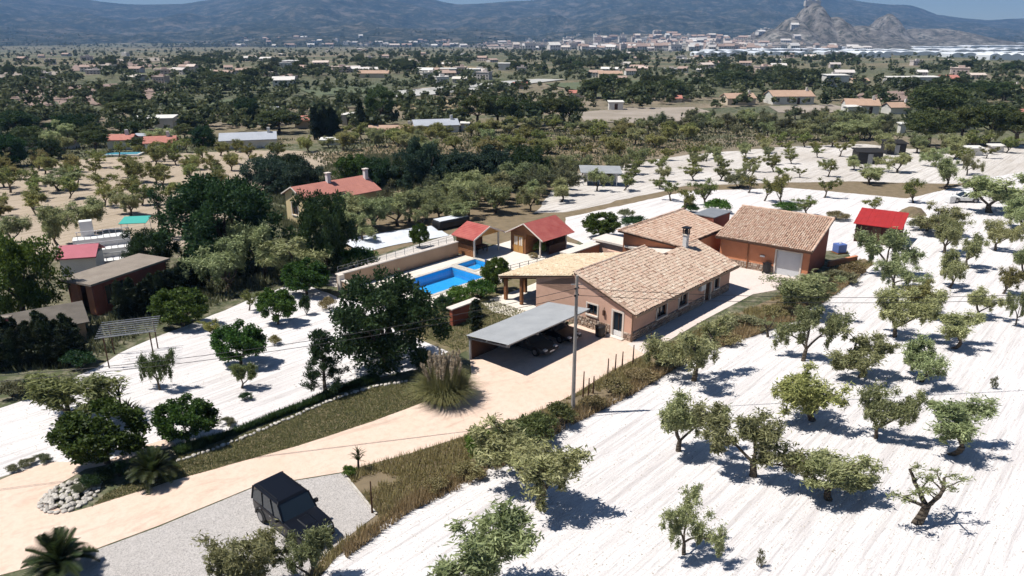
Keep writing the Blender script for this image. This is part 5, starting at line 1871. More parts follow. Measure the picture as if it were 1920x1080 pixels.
for i, (px, py, wpx, yt, key, lab) in enumerate(OLIVES):
    tree_px(key, px, py, wpx, yt, lab, 'almond_tree' if key == 'almond' else 'olive_tree', group=G, var=i)

PLOT = [
    ('citrus', 202, 869, 166, 757, 'large round dark citrus tree beside the driveway bend', 'citrus_tree'),
    ('citrus', 353, 828, 108, 746, 'smaller round citrus tree on the field side of the lawn', 'citrus_tree'),
    ('fig', 126, 786, 160, 692, 'broad low fig tree behind the large citrus tree', 'fig_tree'),
    ('fig', 300, 731, 66, 656, 'young fruit tree below the pergola', 'fruit_tree'),
    ('fig', 454, 728, 44, 678, 'tiny fruit tree in the middle of the lower white field', 'fruit_tree'),
    ('citrus', 452, 684, 92, 606, 'leafy fruit tree in the middle of the lower white field', 'fruit_tree'),
    ('citrus', 522, 608, 68, 542, 'round fruit tree standing alone near the pool end wall', 'fruit_tree'),
    ('citrus', 575, 553, 82, 488, 'flat-topped fruit tree by the corner of the pool wall', 'fruit_tree'),
    ('almond', 467, 582, 34, 545, 'spindly young fruit tree on the edge of the lower field', 'fruit_tree'),
    ('citrus', 343, 612, 94, 540, 'rounded tree between the black hedge and the lower field', 'fruit_tree'),
    ('almond', 400, 634, 42, 600, 'sparse yellowing bush in the lower field', 'fruit_tree'),
    ('broad', 722, 690, 196, 516, 'huge dense dark tree beside the carport', 'large_tree'),
    ('conifer', 610, 735, 80, 618, 'feathery dark conifer beside the huge dark tree', 'conifer_tree'),
    ('broad_light', 45, 600, 150, 440, 'big bright green tree at the left edge', 'large_tree'),
    ('broad', 288, 512, 92, 430, 'dark tree behind the flat-roofed brown building', 'dark_tree'),
    ('broad', 432, 505, 190, 330, 'massive dark tree left of the yellow house', 'large_tree'),
    ('broad', 612, 512, 108, 362, 'tall dark tree in front of the yellow house', 'large_tree'),
    ('olive', 500, 520, 120, 415, 'grey olive between the massive dark tree and the pool corner', 'olive_tree'),
    ('olive', 545, 530, 96, 440, 'grey olive in front of the yellow house gable', 'olive_tree'),
    ('olive', 425, 545, 110, 450, 'grey olive below the massive dark tree', 'olive_tree'),
    ('olive', 655, 436, 78, 372, 'grey olive standing against the yellow house wing', 'olive_tree'),
    ('olive', 700, 432, 80, 366, 'grey olive beyond the head of the pale tarpaulin', 'olive_tree'),
    ('olive', 600, 450, 70, 385, 'grey olive in front of the yellow house door', 'olive_tree'),
    ('olive', 745, 424, 80, 362, 'grey olive beyond the middle of the pale tarpaulin', 'olive_tree'),
    ('olive', 800, 414, 80, 352, 'grey olive beyond the black bale', 'olive_tree'),
    ('olive', 680, 452, 66, 398, 'low grey olive right beside the pale tarpaulin', 'olive_tree'),
    ('thin', 308, 448, 44, 340, 'tall thin tree rising between the teal covers', 'slender_tree'),
    ('olive', 110, 462, 62, 384, 'dark olive on the tan field above the big bright green tree', 'olive_tree'),
    ('olive', 172, 437, 66, 372, 'dark olive on the tan field above the white terrace structure', 'olive_tree'),
    ('olive', 245, 404, 58, 360, 'low dark olive casting a strong shadow on the tan field', 'olive_tree'),
    ('olive', 112, 358, 62, 318, 'dark tree among the almonds in the upper tan field', 'olive_tree'),
    ('olive', 22, 462, 80, 405, 'dark olive at the left edge of the tan field', 'olive_tree'),
    ('citrus', 787, 464, 34, 420, 'small round tree behind the pool wall', 'fruit_tree'),
    ('citrus', 1128, 445, 66, 398, 'dark round tree between the red cabin and the annex', 'fruit_tree'),
    ('almond', 1280, 400, 38, 355, 'small tree standing right behind the annex roof', 'almond_tree'),
    ('almond', 1324, 386, 46, 336, 'bright tree behind the garage roof on the white terrace', 'almond_tree'),
    ('almond', 1258, 377, 40, 335, 'tree at the edge of the white terrace behind the annex', 'almond_tree'),
    ('almond', 1403, 362, 30, 328, 'thin almond tree on the upper rim of the white terrace', 'almond_tree'),
    ('almond', 1433, 377, 34, 334, 'slim almond tree behind the garage ridge', 'almond_tree'),
    ('almond', 1466, 383, 42, 326, 'bushy almond tree behind the middle of the garage ridge', 'almond_tree'),
    ('almond', 1513, 404, 38, 368, 'almond tree close behind the end of the garage roof', 'almond_tree'),
    ('almond', 1545, 371, 36, 331, 'lone almond tree on the white terrace behind the garage', 'almond_tree'),
    ('citrus', 930, 545, 52, 484, 'leafy tree between the pool fence and the porch', 'fruit_tree'),
    ('cypress', 893, 622, 28, 560, 'small clipped cypress behind the carport', 'cypress_tree'),
]
for i, (key, px, py, wpx, yt, lab, nm) in enumerate(PLOT):
    tree_px(key, px, py, wpx, yt, lab, nm, var=i)

SHRUBS = [
    ('scrub', 25, 745, 60, 705, 'grey bush at the left edge of the lower white field', 'shrub'),
    ('dark_shrub', 70, 735, 60, 700, 'dark bush behind the broad fig tree', 'shrub'),
    ('dark_shrub', 150, 690, 60, 655, 'dark bush between the black hedge and the pergola', 'shrub'),
    ('dark_shrub', 330, 600, 50, 572, 'dark bush at the end of the black hedge', 'shrub'),
    ('shrub', 667, 505, 84, 462, 'bright green bush behind the pool wall corner', 'shrub'),
    ('shrub', 865, 572, 62, 535, 'bright green bush on the near edge of the pool', 'shrub'),
    ('shrub', 900, 560, 56, 522, 'bright green bush between pool and porch', 'shrub'),
    ('dark_shrub', 835, 585, 44, 552, 'dark bush at the near pool corner', 'shrub'),
    ('dry_shrub', 617, 582, 36, 548, 'yellowish plant against the pool end wall', 'shrub'),
    ('dark_shrub', 575, 590, 24, 552, 'dark slender plant against the pool end wall', 'shrub'),
    ('shrub', 1013, 476, 26, 452, 'small bush beside the cabin post', 'shrub'),
    ('dry_shrub', 1000, 484, 20, 470, 'yellow flowering plant beside the cabin', 'shrub'),
    ('shrub', 1345, 398, 50, 372, 'bright bush behind the ridge of the garage', 'shrub'),
    ('shrub', 1292, 399, 34, 380, 'low green bush behind the annex', 'shrub'),
    ('dark_shrub', 1190, 426, 52, 404, 'dark bush beside the annex roof edge', 'shrub'),
    ('scrub', 1175, 408, 30, 386, 'small grey bush on the terrace behind the annex', 'shrub'),
    ('dry_shrub', 1565, 412, 52, 390, 'straggly bush behind the garage corner', 'shrub'),
    ('shrub', 1480, 396, 60, 378, 'low bush row end behind the garage ridge', 'shrub'),
    ('dark_shrub', 462, 750, 26, 735, 'tiny dark bush in the lower white field', 'shrub'),
    ('scrub', 426, 798, 32, 778, 'low straggly plant near the smaller citrus tree', 'shrub'),
    ('dry_shrub', 515, 646, 26, 622, 'yellowish bush in the lower white field', 'shrub'),
    ('scrub', 78, 866, 34, 848, 'low brownish bush at the edge of the salmon paving', 'shrub'),
    ('scrub', 55, 872, 32, 856, 'middle bush of the low row along the salmon paving', 'shrub'),
    ('scrub', 30, 882, 30, 866, 'last bush of the low row along the salmon paving', 'shrub'),
    ('dark_shrub', 170, 915, 40, 888, 'lavender bush beside the round rockery', 'shrub'),
    ('dark_shrub', 195, 903, 44, 876, 'second dark lavender bush from the round rockery', 'shrub'),
    ('dark_shrub', 225, 893, 44, 866, 'third dark lavender bush from the round rockery', 'shrub'),
    ('scrub', 152, 925, 30, 900, 'grey cushion plant growing among the rockery stones', 'shrub'),
    ('shrub', 655, 892, 28, 872, 'green plant at the foot of the small yucca', 'shrub'),
    ('shrub', 905, 862, 74, 800, 'green bush at the lower end of the verge', 'shrub'),
    ('broadbush', 950, 870, 110, 770, 'tall green bush in the middle of the verge', 'shrub'),
    ('broadbush', 1000, 830, 90, 760, 'dense green bush on the verge above the leaning olive', 'shrub'),
    ('broadbush', 1040, 800, 78, 742, 'tall green bush next to the utility pole', 'shrub'),
    ('dry_shrub', 880, 895, 60, 860, 'golden dry bush at the lower end of the verge', 'shrub'),
    ('dry_shrub', 820, 920, 56, 890, 'golden dry tussock on the verge', 'shrub'),
    ('dry_shrub', 1110, 765, 50, 735, 'brown dry bush on the verge beyond the pole', 'shrub'),
    ('dry_shrub', 1150, 738, 62, 700, 'brown dry bush halfway along the upper verge', 'shrub'),
    ('dry_shrub', 1200, 712, 60, 672, 'brown dry bush in front of the villa corner', 'shrub'),
    ('scrub', 1250, 690, 66, 640, 'green-brown bush in front of the villa side wall', 'shrub'),
    ('broadbush', 1240, 668, 44, 612, 'green bush hiding the corner of the villa path', 'shrub'),
    ('dry_shrub', 1350, 640, 74, 600, 'brown bush on the verge below the villa windows', 'shrub'),
    ('scrub', 1400, 615, 74, 572, 'greenish bush on the verge near the end of the villa', 'shrub'),
    ('dry_shrub', 1450, 592, 64, 556, 'dry bush on the verge before the garage yard', 'shrub'),
    ('scrub', 1570, 530, 66, 500, 'green-brown bush at the garage corner', 'shrub'),
    ('dry_shrub', 1600, 512, 54, 488, 'dry bush along the low terracotta wall', 'shrub'),
    ('scrub', 1740, 432, 66, 400, 'tawny bush at the edge of the red shed yard', 'shrub'),
    ('tuft', 1427, 1066, 26, 1030, 'thin weed at the front of the white field', 'weed'),
    ('tuft', 1860, 727, 22, 702, 'small dark weed alone in the white field', 'weed'),
    ('scrub', 1385, 352, 52, 318, 'leafless grey bush on the upper rim of the white terrace', 'shrub'),
]
species('broadbush', 'shrub', 'bush', (151, 152))
for i, (key, px, py, wpx, yt, lab, nm) in enumerate(SHRUBS):
    tree_px(key, px, py, wpx, yt, lab, nm, 'plant', 'low plants round the plot', var=i, hmul=(.5 if 1190 < px < 1480 and py > 560 else .78) if key in ('dry_shrub', 'scrub', 'broadbush') else 1.0)

# black cypress hedges at the left: every tree its own
HEDGE = []
for (x0, y0, x1, y1, n, h) in ((228, 604, 302, 586, 11, 3.3), (296, 566, 380, 546, 12, 2.9), (-5, 694, 150, 680, 17, 3.0), (5, 672, 140, 656, 13, 2.9)):
    for i in range(n):
        s = i / (n - 1)
        HEDGE.append((x0 + (x1 - x0) * s + rnd.uniform(-3, 3), y0 + (y1 - y0) * s + rnd.uniform(-3, 3), h * rnd.uniform(.8, 1.15)))
HEDGE.sort()
for i, (x, y, h) in enumerate(HEDGE):
    plant('cypress', gp(x, y), rnd.uniform(.95, 1.35), h, f'black cypress in the hedges beside the brown building, {ordinal(i)} from the left', 'cypress_tree', group='hedge cypresses')

# ------------------------------------------------------------------ palms, yuccas, pampas
def frond_mesh(L, n, wl, droop, seed, tip=.2):
    r = random.Random(seed)
    mb = MB()
    pts = []
    for i in range(n + 1):
        s = i / n
        pts.append(Vector((L * s * (1 - .12 * s), 0, L * (.75 * s - droop * s * s))))
    for i in range(n):
        mb.tube(pts[i], pts[i + 1], .02 * (1 - i / n) + .006, .02 * (1 - (i + 1) / n) + .006, 4)
        mb.t += [.3] * 0
    mb.t = [.5] * len(mb.v)
    for i in range(1, n + 1):
        s = i / n
        d = (pts[i] - pts[i - 1]).normalized()
        ll = wl * math.sin(math.pi * min(.95, .12 + .8 * s)) + .05
        for sd_ in (-1, 1):
            q = pts[i] + (Vector((0, sd_, 0)) * .85 + d * .5 + Vector((0, 0, .25))) * ll
            k = d * .035
            mb.add([pts[i] - k, pts[i] + k, q], [(0, 1, 2)], r.random())
    me = mb.mesh('frond')
    me.materials.append(M['palm'])
    return me
FR = [frond_mesh(1.35, 22, .34, d, k) for k, d in enumerate((.35, .6, .9))]
def sago(label, p, s, name='sago_palm', n=34, th=.35):
    t = thing(name, label, 'palm', p)
    t.scale = (s, s, s)
    tr = MB()
    for i in range(5):
        z = th * i / 5
        tr.tube((0, 0, z), (0, 0, z + th / 5), .17 - .01 * i, .15 - .01 * i, 9)
    tr.obj('trunk', M['bark'], t)
    for i in range(n):
        o = link('frond', FR[i % 3], None, t)
        o.location = (0, 0, th)
        o.rotation_euler = (0, rnd.uniform(-.55, .25) if i % 3 else rnd.uniform(-.9, -.4), i * 2.399)
    return t
sago('dark sago palm between the large citrus tree and the lawn', gp(290, 902), 1.15)
sago('sago palm at the bottom edge beside the gravel parking', gp(117, 1075), 1.25)
YL = []
for k in range(2):
    mb = MB()
    mb.add([(-.0, -.03, 0), (0, .03, 0), (.38, .035, .22), (.38, -.035, .22), (.72, 0, .30 - .2 * k)], [(0, 1, 2, 3), (3, 2, 4)], .6)
    me = mb.mesh('leaf')
    me.materials.append(M['palm'])
    YL.append(me)
def yucca(label, p, h, s):
    t = thing('yucca', label, 'plant', p)
    MB().tube((0, 0, 0), (.05, 0, h), .07, .05, 8).obj('trunk', M['bark'], t)
    for j in range(2):
        for i in range(20):
            o = link('leaf', YL[i % 2], None, t)
            o.location = (.05, 0, h * (1 - .35 * j))
            o.rotation_euler = (0, rnd.uniform(-1.0, .35), i * 2.399 + j)
            o.scale = (s, s, s)
    return t
yucca('small spiky yucca at the corner of the gravel parking', gp(672, 882), .95, .8)
yucca('tall spiky yucca behind the large citrus tree', gp(228, 770), 1.5, 1.2)
yucca('second spiky yucca right behind the large citrus tree', gp(243, 792), .8, 1.3)

def pampas(label, p, s):
    t = thing('pampas_grass', label, 'plant', p)
    t.scale = (s, s, s)
    r = np.random.default_rng(5)
    n = 5200
    a = r.uniform(0, 6.283, n)
    rad = .62 * np.sqrt(r.random(n))
    lean = r.uniform(.05, .85, n) ** 1.3
    L = r.uniform(.9, 1.7, n)
    V, F, T = [], [], []
    base = np.stack([rad * np.cos(a), rad * np.sin(a), np.zeros(n)], 1)
    out = np.stack([np.cos(a), np.sin(a), np.zeros(n)], 1)
    side = np.stack([-np.sin(a), np.cos(a), np.zeros(n)], 1) * .014
    rows = []
    for k, sgm in enumerate((0, .4, .75, 1.0)):
        c = base + out * (lean * L * sgm ** 1.6 * .95)[:, None]
        c[:, 2] = L * (sgm - .98 * lean * sgm ** 2.2)
        w_ = (1 - sgm * .9)
        rows.append((c - side * w_, c + side * w_))
    V = np.concatenate([x for pr in rows for x in pr])
    V[:, 2] = np.maximum(V[:, 2], .03)
    idx = np.arange(n)
    F = np.concatenate([np.stack([idx + 2 * k * n, idx + (2 * k + 1) * n, idx + (2 * k + 3) * n, idx + (2 * k + 2) * n], 1) for k in range(3)])
    T = np.tile(r.random(n), 8)
    link('foliage', np_mesh('pampas_foliage', V, F, T), 'reed', t)
    pc = []
    mb = MB()
    for i in range(60):
        a_, rr_ = rnd.uniform(0, 6.28), rnd.uniform(0, .85)
        b = Vector((math.cos(a_) * rr_ * .4, math.sin(a_) * rr_ * .4, 0))
        e = Vector((math.cos(a_) * rr_, math.sin(a_) * rr_, rnd.uniform(1.25, 1.85)))
        mb.tube(b, e, .012, .008, 4)
        for k in range(4):
            pc.append((b.lerp(e, .75 + .25 * k / 3), (.055, .055, .14)))
    mb.t = [.4] * len(mb.v)
    st = mb.obj('stalks', M['plume'], t, kind='stuff')
    V, F, T = leaf_cloud(np.random.default_rng(9), pc, 26, .14, .03, .2, 1.4)
    link('plumes', np_mesh('pampas_plumes', V, F, T), 'plume', t, kind='stuff')
pampas('big clump of pale plumed pampas grass at the carport corner', gp(834, 748), 1.75)

# ------------------------------------------------------------------ grass: countless blades, one object per patch
def grass_patch(name, polys, n, h0, h1, wd, m, label, lean=.35, clump=0.0, z=.02):
    r = np.random.default_rng(abs(hash(name)) % 1000 + 3 if False else len(name) * 7 + n % 97)
    P = []
    areas = []
    for poly in polys:
        ar = 0
        for i in range(len(poly)):
            j = (i + 1) % len(poly)
            ar += poly[i].x * poly[j].y - poly[j].x * poly[i].y
        areas.append(abs(ar) / 2)
    tot = sum(areas)
    for poly, ar in zip(polys, areas):
        xs, ys = [p.x for p in poly], [p.y for p in poly]
        want = int(n * ar / tot)
        got = 0
        tries = 0
        while got < want and tries < want * 40:
            tries += 1
            x, y = rnd.uniform(min(xs), max(xs)), rnd.uniform(min(ys), max(ys))
            if clump and noise.noise(Vector((x * .55, y * .55, 2.2))) + .35 * noise.noise(Vector((x * 1.9, y * 1.9, 0))) < clump * (rnd.random() - .3) - .3:
                continue
            if inside(poly, x, y):
                P.append((x, y))
                got += 1
    P = np.array(P)
    k = len(P)
    a = r.uniform(0, 6.283, k)
    nz = np.array([.5 + .5 * noise.noise(Vector((x * .4, y * .4, 7.0))) for x, y in P])
    h = r.uniform(h0, h1, k) * (.55 + .9 * nz)
    d = np.stack([np.cos(a), np.sin(a)], 1)
    ln = r.uniform(0, lean, k) * h
    B = np.column_stack([P, np.full(k, z)])
    S = np.column_stack([-d[:, 1], d[:, 0], np.zeros(k)]) * (wd * r.uniform(.6, 1.4, k))[:, None]
    Tp = B + np.column_stack([d * ln[:, None], h])
    V = np.stack([B - S, B + S, Tp], 1).reshape(-1, 3)
    F = np.arange(len(V)).reshape(-1, 3)
    T = np.repeat(np.clip(nz * .7 + r.normal(.15, .22, k), 0, 1), 3)
    return link(name, np_mesh(name, V, F, T), m, None, label, 'grass', None, 'stuff')
grass_patch('verge_grass', [px_poly(BANK)], 46000, .12, .42, .022, 'mixed_grass', 'dry weedy grass covering the verge beside the driveway', .6, .12)
EDGE_STRIP = [(640, 1035), (770, 935), (900, 880), (1000, 825), (1075, 775), (1180, 722), (1250, 680), (1330, 640), (1480, 580), (1600, 500), (1625, 510), (1500, 600), (1330, 660), (1250, 702), (1180, 745), (1075, 797), (900, 902), (770, 960), (650, 1048)]
grass_patch('dry_edge_grass', [px_poly(EDGE_STRIP)], 26000, .2, .7, .026, 'dry', 'tall golden dry grass along the edge of the white field', .5, .6)
grass_patch('lawn_grass', [px_poly(LAWN)], 40000, .04, .13, .022, 'grass', 'thin parched grass of the front lawn', .8)
grass_patch('back_lawn_grass', [[W(-10.5, 8.6), W(-.8, 8.8), W(-.8, 17), W(-10.5, 17)]], 16000, .05, .18, .03, 'grass', 'parched grass between the carport and the pool', .8)
HEDGELINE = [(330, 852), (400, 828), (480, 796), (560, 764), (640, 728), (700, 708), (712, 716), (650, 733), (570, 766), (480, 800), (400, 832), (335, 856)]
grass_patch('border_ground_cover', [px_poly(HEDGELINE)], 16000, .2, .5, .05, 'broad', 'dark low ground cover along the stone edging', .8)
grass_patch('scrub_ground_cover', [px_poly([(0, 700), (150, 690), (300, 610), (480, 545), (560, 520), (620, 500), (560, 440), (440, 440), (360, 480), (280, 540), (200, 600), (0, 640)]),
                                   px_poly([(560, 440), (640, 400), (860, 380), (1060, 330), (1060, 300), (700, 290), (540, 330), (420, 400)])], 60000, .25, .8, .07, 'scrub', 'rough scrub covering the ground below the trees behind the plot', .7, .4)

def clods():
    r = np.random.default_rng(21)
    polys = [px_poly(RIGHT_FIELD), px_poly(LEFT_FIELD)]
    P = []
    while len(P) < 9000:
        px, py = r.uniform(0, 1920), r.uniform(480, 1080)
        q = gp(px, py)
        if any(inside(pl, q.x, q.y) for pl in polys):
            P.append((q.x, q.y, 0.0))
    P = np.array(P)
    k = len(P)
    s = (.018 + .05 * r.random(k) ** 4)[:, None, None]
    base = np.array([[1, 0, -.1], [-.5, .87, -.1], [-.5, -.87, -.1], [0, 0, .8]])
    a = r.uniform(0, 6.28, k)
    R = np.stack([np.stack([np.cos(a), -np.sin(a)], 1), np.stack([np.sin(a), np.cos(a)], 1)], 1)
    V = np.repeat(base[None], k, 0) + r.normal(0, .2, (k, 4, 3))
    V[:, :, :2] = np.einsum('kij,knj->kni', R, V[:, :, :2])
    V = (V * s + P[:, None, :] + np.array([0, 0, .006])).reshape(-1, 3)
    i = (np.arange(k) * 4)[:, None, None]
    F = (np.array([[0, 1, 3], [1, 2, 3], [2, 0, 3]])[None] + i).reshape(-1, 3)
    link('soil_clods', np_mesh('soil_clods', V, F), 'clod', None, 'countless small clods and stones lying on the white fields', 'clods', None, 'stuff')
M['clod'] = plain('pale_clods', (0.60, 0.55, 0.50), (0.36, 0.31, 0.26), 0.6, 0.95)
clods()

grass_patch('orchard_weeds', [[gt(x, y) for x, y in q] for q in ([(560, 290), (700, 258), (900, 246), (1100, 243), (1330, 226), (1600, 222), (1700, 245), (1690, 262), (1500, 268), (1290, 286), (1060, 320), (900, 345), (700, 345)],
                                                                [(-60, 262), (160, 255), (420, 258), (560, 262), (480, 282), (330, 286), (130, 300), (-60, 335)])], 30000, .2, .6, .16, 'scrub', 'grey-green weeds and low scrub between the far orchard rows', .8, .5)
# ================================================================== ORCHARDS BEHIND THE PLOT
def orchard(keys, poly_px, dx, dy, ang, wd, hgt, desc, name, group, keep=.9, jit=.6, limit=999, avoid=()):
    """trees on a jittered grid inside the outline; labels count rows from the viewer and places from the left"""
    poly = [gt(x, y) for x, y in poly_px]
    av = [[gt(x, y) for x, y in q] for q in avoid]
    xs, ys = [p.x for p in poly], [p.y for p in poly]
    cx, cy_ = (min(xs) + max(xs)) / 2, (min(ys) + max(ys)) / 2
    R = max(max(xs) - min(xs), max(ys) - min(ys))
    ca, sa = math.cos(ang), math.sin(ang)
    rows = {}
    n = 0
    for j in range(-int(R / dy), int(R / dy) + 1):
        for i in range(-int(R / dx), int(R / dx) + 1):
            u, v = i * dx + rnd.uniform(-jit, jit) + (dx / 2 if j % 2 else 0), j * dy + rnd.uniform(-jit, jit)
            x, y = cx + ca * u - sa * v, cy_ + sa * u + ca * v
            if rnd.random() > keep or not inside(poly, x, y) or any(inside(q, x, y) for q in av):
                continue
            rows.setdefault(j, []).append((x, y))
    k = 0
    for ri, j in enumerate(sorted(rows)):
        for ci, (x, y) in enumerate(sorted(rows[j])):
            if n >= limit:
                return
            key = rnd.choice(keys)
            s = rnd.uniform(.75, 1.25)
            plant(key, Vector((x, y, terrain(x, y))), wd * s, hgt * s * rnd.uniform(.85, 1.15), f'{desc}, {ordinal(ci)} from left, {ordinal(ri)} row', name, group=group)
            n += 1

orchard(['almond', 'almond', 'olive_yellow'], [(-60, 345), (0, 330), (130, 298), (330, 284), (480, 280), (560, 300), (440, 330), (420, 370), (380, 405), (250, 385), (150, 395), (-60, 420)], 4.6, 5.4, .12, 3.2, 2.8,
        'almond tree in the tan orchard', 'almond_tree', 'almonds in the tan orchard', .78, .9)
orchard(['almond', 'almond', 'olive'], [(1075, 322), (1180, 305), (1290, 288), (1480, 274), (1600, 268), (1600, 330), (1480, 338), (1290, 345), (1180, 366), (1090, 372)], 4.9, 6.6, .1, 2.9, 2.6,
        'small almond on the pale terraces', 'almond_tree', 'almonds on the pale terraces', .85, .7)
orchard(['olive', 'almond', 'olive'], [(1600, 268), (1700, 280), (1930, 262), (1930, 300), (1800, 318), (1720, 312), (1690, 300), (1600, 285)], 6.2, 7.0, .1, 4.0, 3.4,
        'olive on the far pale terraces', 'olive_tree', 'olives on the far terraces', .85, .8)
orchard(['olive', 'olive', 'scrub_tree'], [(690, 412), (760, 385), (880, 345), (1040, 318), (1085, 330), (1060, 385), (1000, 402), (940, 412), (850, 425), (740, 428)], 4.2, 4.2, .3, 4.2, 3.4,
        'grey olive behind the red-roofed sheds', 'olive_tree', 'grey olives behind the sheds', .9, .8)
orchard(['olive', 'almond', 'olive_yellow'], [(560, 285), (700, 258), (900, 248), (1100, 245), (1330, 255), (1180, 295), (1060, 312), (900, 300), (740, 290)], 5.0, 5.6, .05, 3.7, 2.9,
        'tree in the scrubby orchard before the villas', 'orchard_tree', 'trees of the scrubby orchard', .8, 1.2)
orchard(['olive', 'scrub_tree', 'scrub_tree'], [(1100, 243), (1330, 226), (1600, 222), (1700, 245), (1690, 262), (1500, 268), (1330, 252)], 5.2, 6.4, .05, 4.4, 3.4,
        'grey tree in the wide band above the pale terraces', 'orchard_tree', 'trees of the wide grey band', .82, 1.5)
orchard(['broad', 'pine', 'olive'], [(-60, 268), (160, 258), (400, 262), (420, 275), (330, 284), (130, 298), (-60, 330)], 7.0, 7.5, .05, 5.2, 4.2,
        'green tree along the far side of the tan orchard', 'orchard_tree', 'trees beyond the tan orchard', .75, 1.8)

# big bushes and trees between the plot and the orchards
BIG = [
    ('teal', 505, 362, 92, 292, 'blue-green bushy tree left of the yellow house roof'),
    ('teal', 570, 366, 84, 300, 'dark blue-green tree directly behind the yellow house gable'),
    ('broad', 545, 340, 70, 288, 'yellow-topped dark tree behind the yellow house'),
    ('broad_light', 668, 350, 70, 290, 'bright green tree behind the yellow house wing'),
    ('broad', 705, 352, 74, 296, 'dark tree between the yellow house and the tall blue-green trees'),
    ('teal', 795, 360, 92, 262, 'tallest blue-green tree behind the sheds'),
    ('teal', 860, 350, 84, 282, 'second tall blue-green tree behind the sheds'),
    ('teal', 925, 348, 96, 276, 'widest blue-green tree behind the sheds'),
    ('broad', 985, 346, 80, 274, 'dark tree closing the row of blue-green trees'),
    ('broad', 760, 345, 60, 298, 'dark bush in the middle of the blue-green trees'),
    ('pine', 715, 236, 56, 160, 'tall stone pine with a dark umbrella crown beyond the orchards'),
    ('cypress', 677, 252, 20, 186, 'single tall black cypress beyond the orchards'),
    ('pine', 895, 240, 62, 178, 'first pine of the dark clump in the middle distance'),
    ('pine', 935, 238, 60, 180, 'second pine of the dark clump in the middle distance'),
    ('pine', 990, 236, 58, 186, 'third pine of the dark clump in the middle distance'),
    ('pine', 1030, 234, 56, 184, 'fourth pine of the dark clump in the middle distance'),
    ('pine', 1068, 232, 56, 182, 'last pine of the dark clump in the middle distance'),
    ('pine', 1755, 232, 96, 164, 'tallest dark pine above the black sheds'),
    ('pine', 1740, 276, 92, 205, 'broad dark pine right above the black sheds'),
    ('pine', 1800, 270, 80, 200, 'dark pine beside the white cottage'),
    ('pine', 1850, 272, 90, 196, 'dark pine in the right-hand grove'),
    ('pine', 1905, 275, 90, 205, 'dark pine at the right edge of the grove'),
    ('pine', 1838, 196, 64, 152, 'dark pine behind the right-hand grove'),
    ('pine', 235, 232, 66, 190, 'dark round tree at the left beyond the tan orchard'),
    ('broad', 155, 262, 70, 214, 'dark green tree near the red-roofed cottages'),
    ('broad', 40, 262, 80, 208, 'dark green tree at the far left in the valley'),
    ('broad', 465, 232, 56, 184, 'dark tree behind the grey-roofed warehouse'),
    ('pine', 525, 250, 70, 206, 'flat-crowned pine right of the grey-roofed warehouse'),
    ('olive', 1590, 262, 60, 226, 'grey tree below the white cottage'),
]
for i, (key, px, py, wpx, yt, lab) in enumerate(BIG):
    tree_px(key, px, py, wpx, yt, lab, {'pine': 'pine_tree', 'cypress': 'cypress_tree', 'olive': 'olive_tree'}.get(key, 'large_tree'), var=i)
for i in range(9):
    plant('cypress', gp(590 + i * 5.2, 262 - .3 * i), 1.9, rnd.uniform(5.0, 8.0), f'black cypress of the short row before the far cottages, {ordinal(i)} from the left', 'cypress_tree', group='short cypress row')

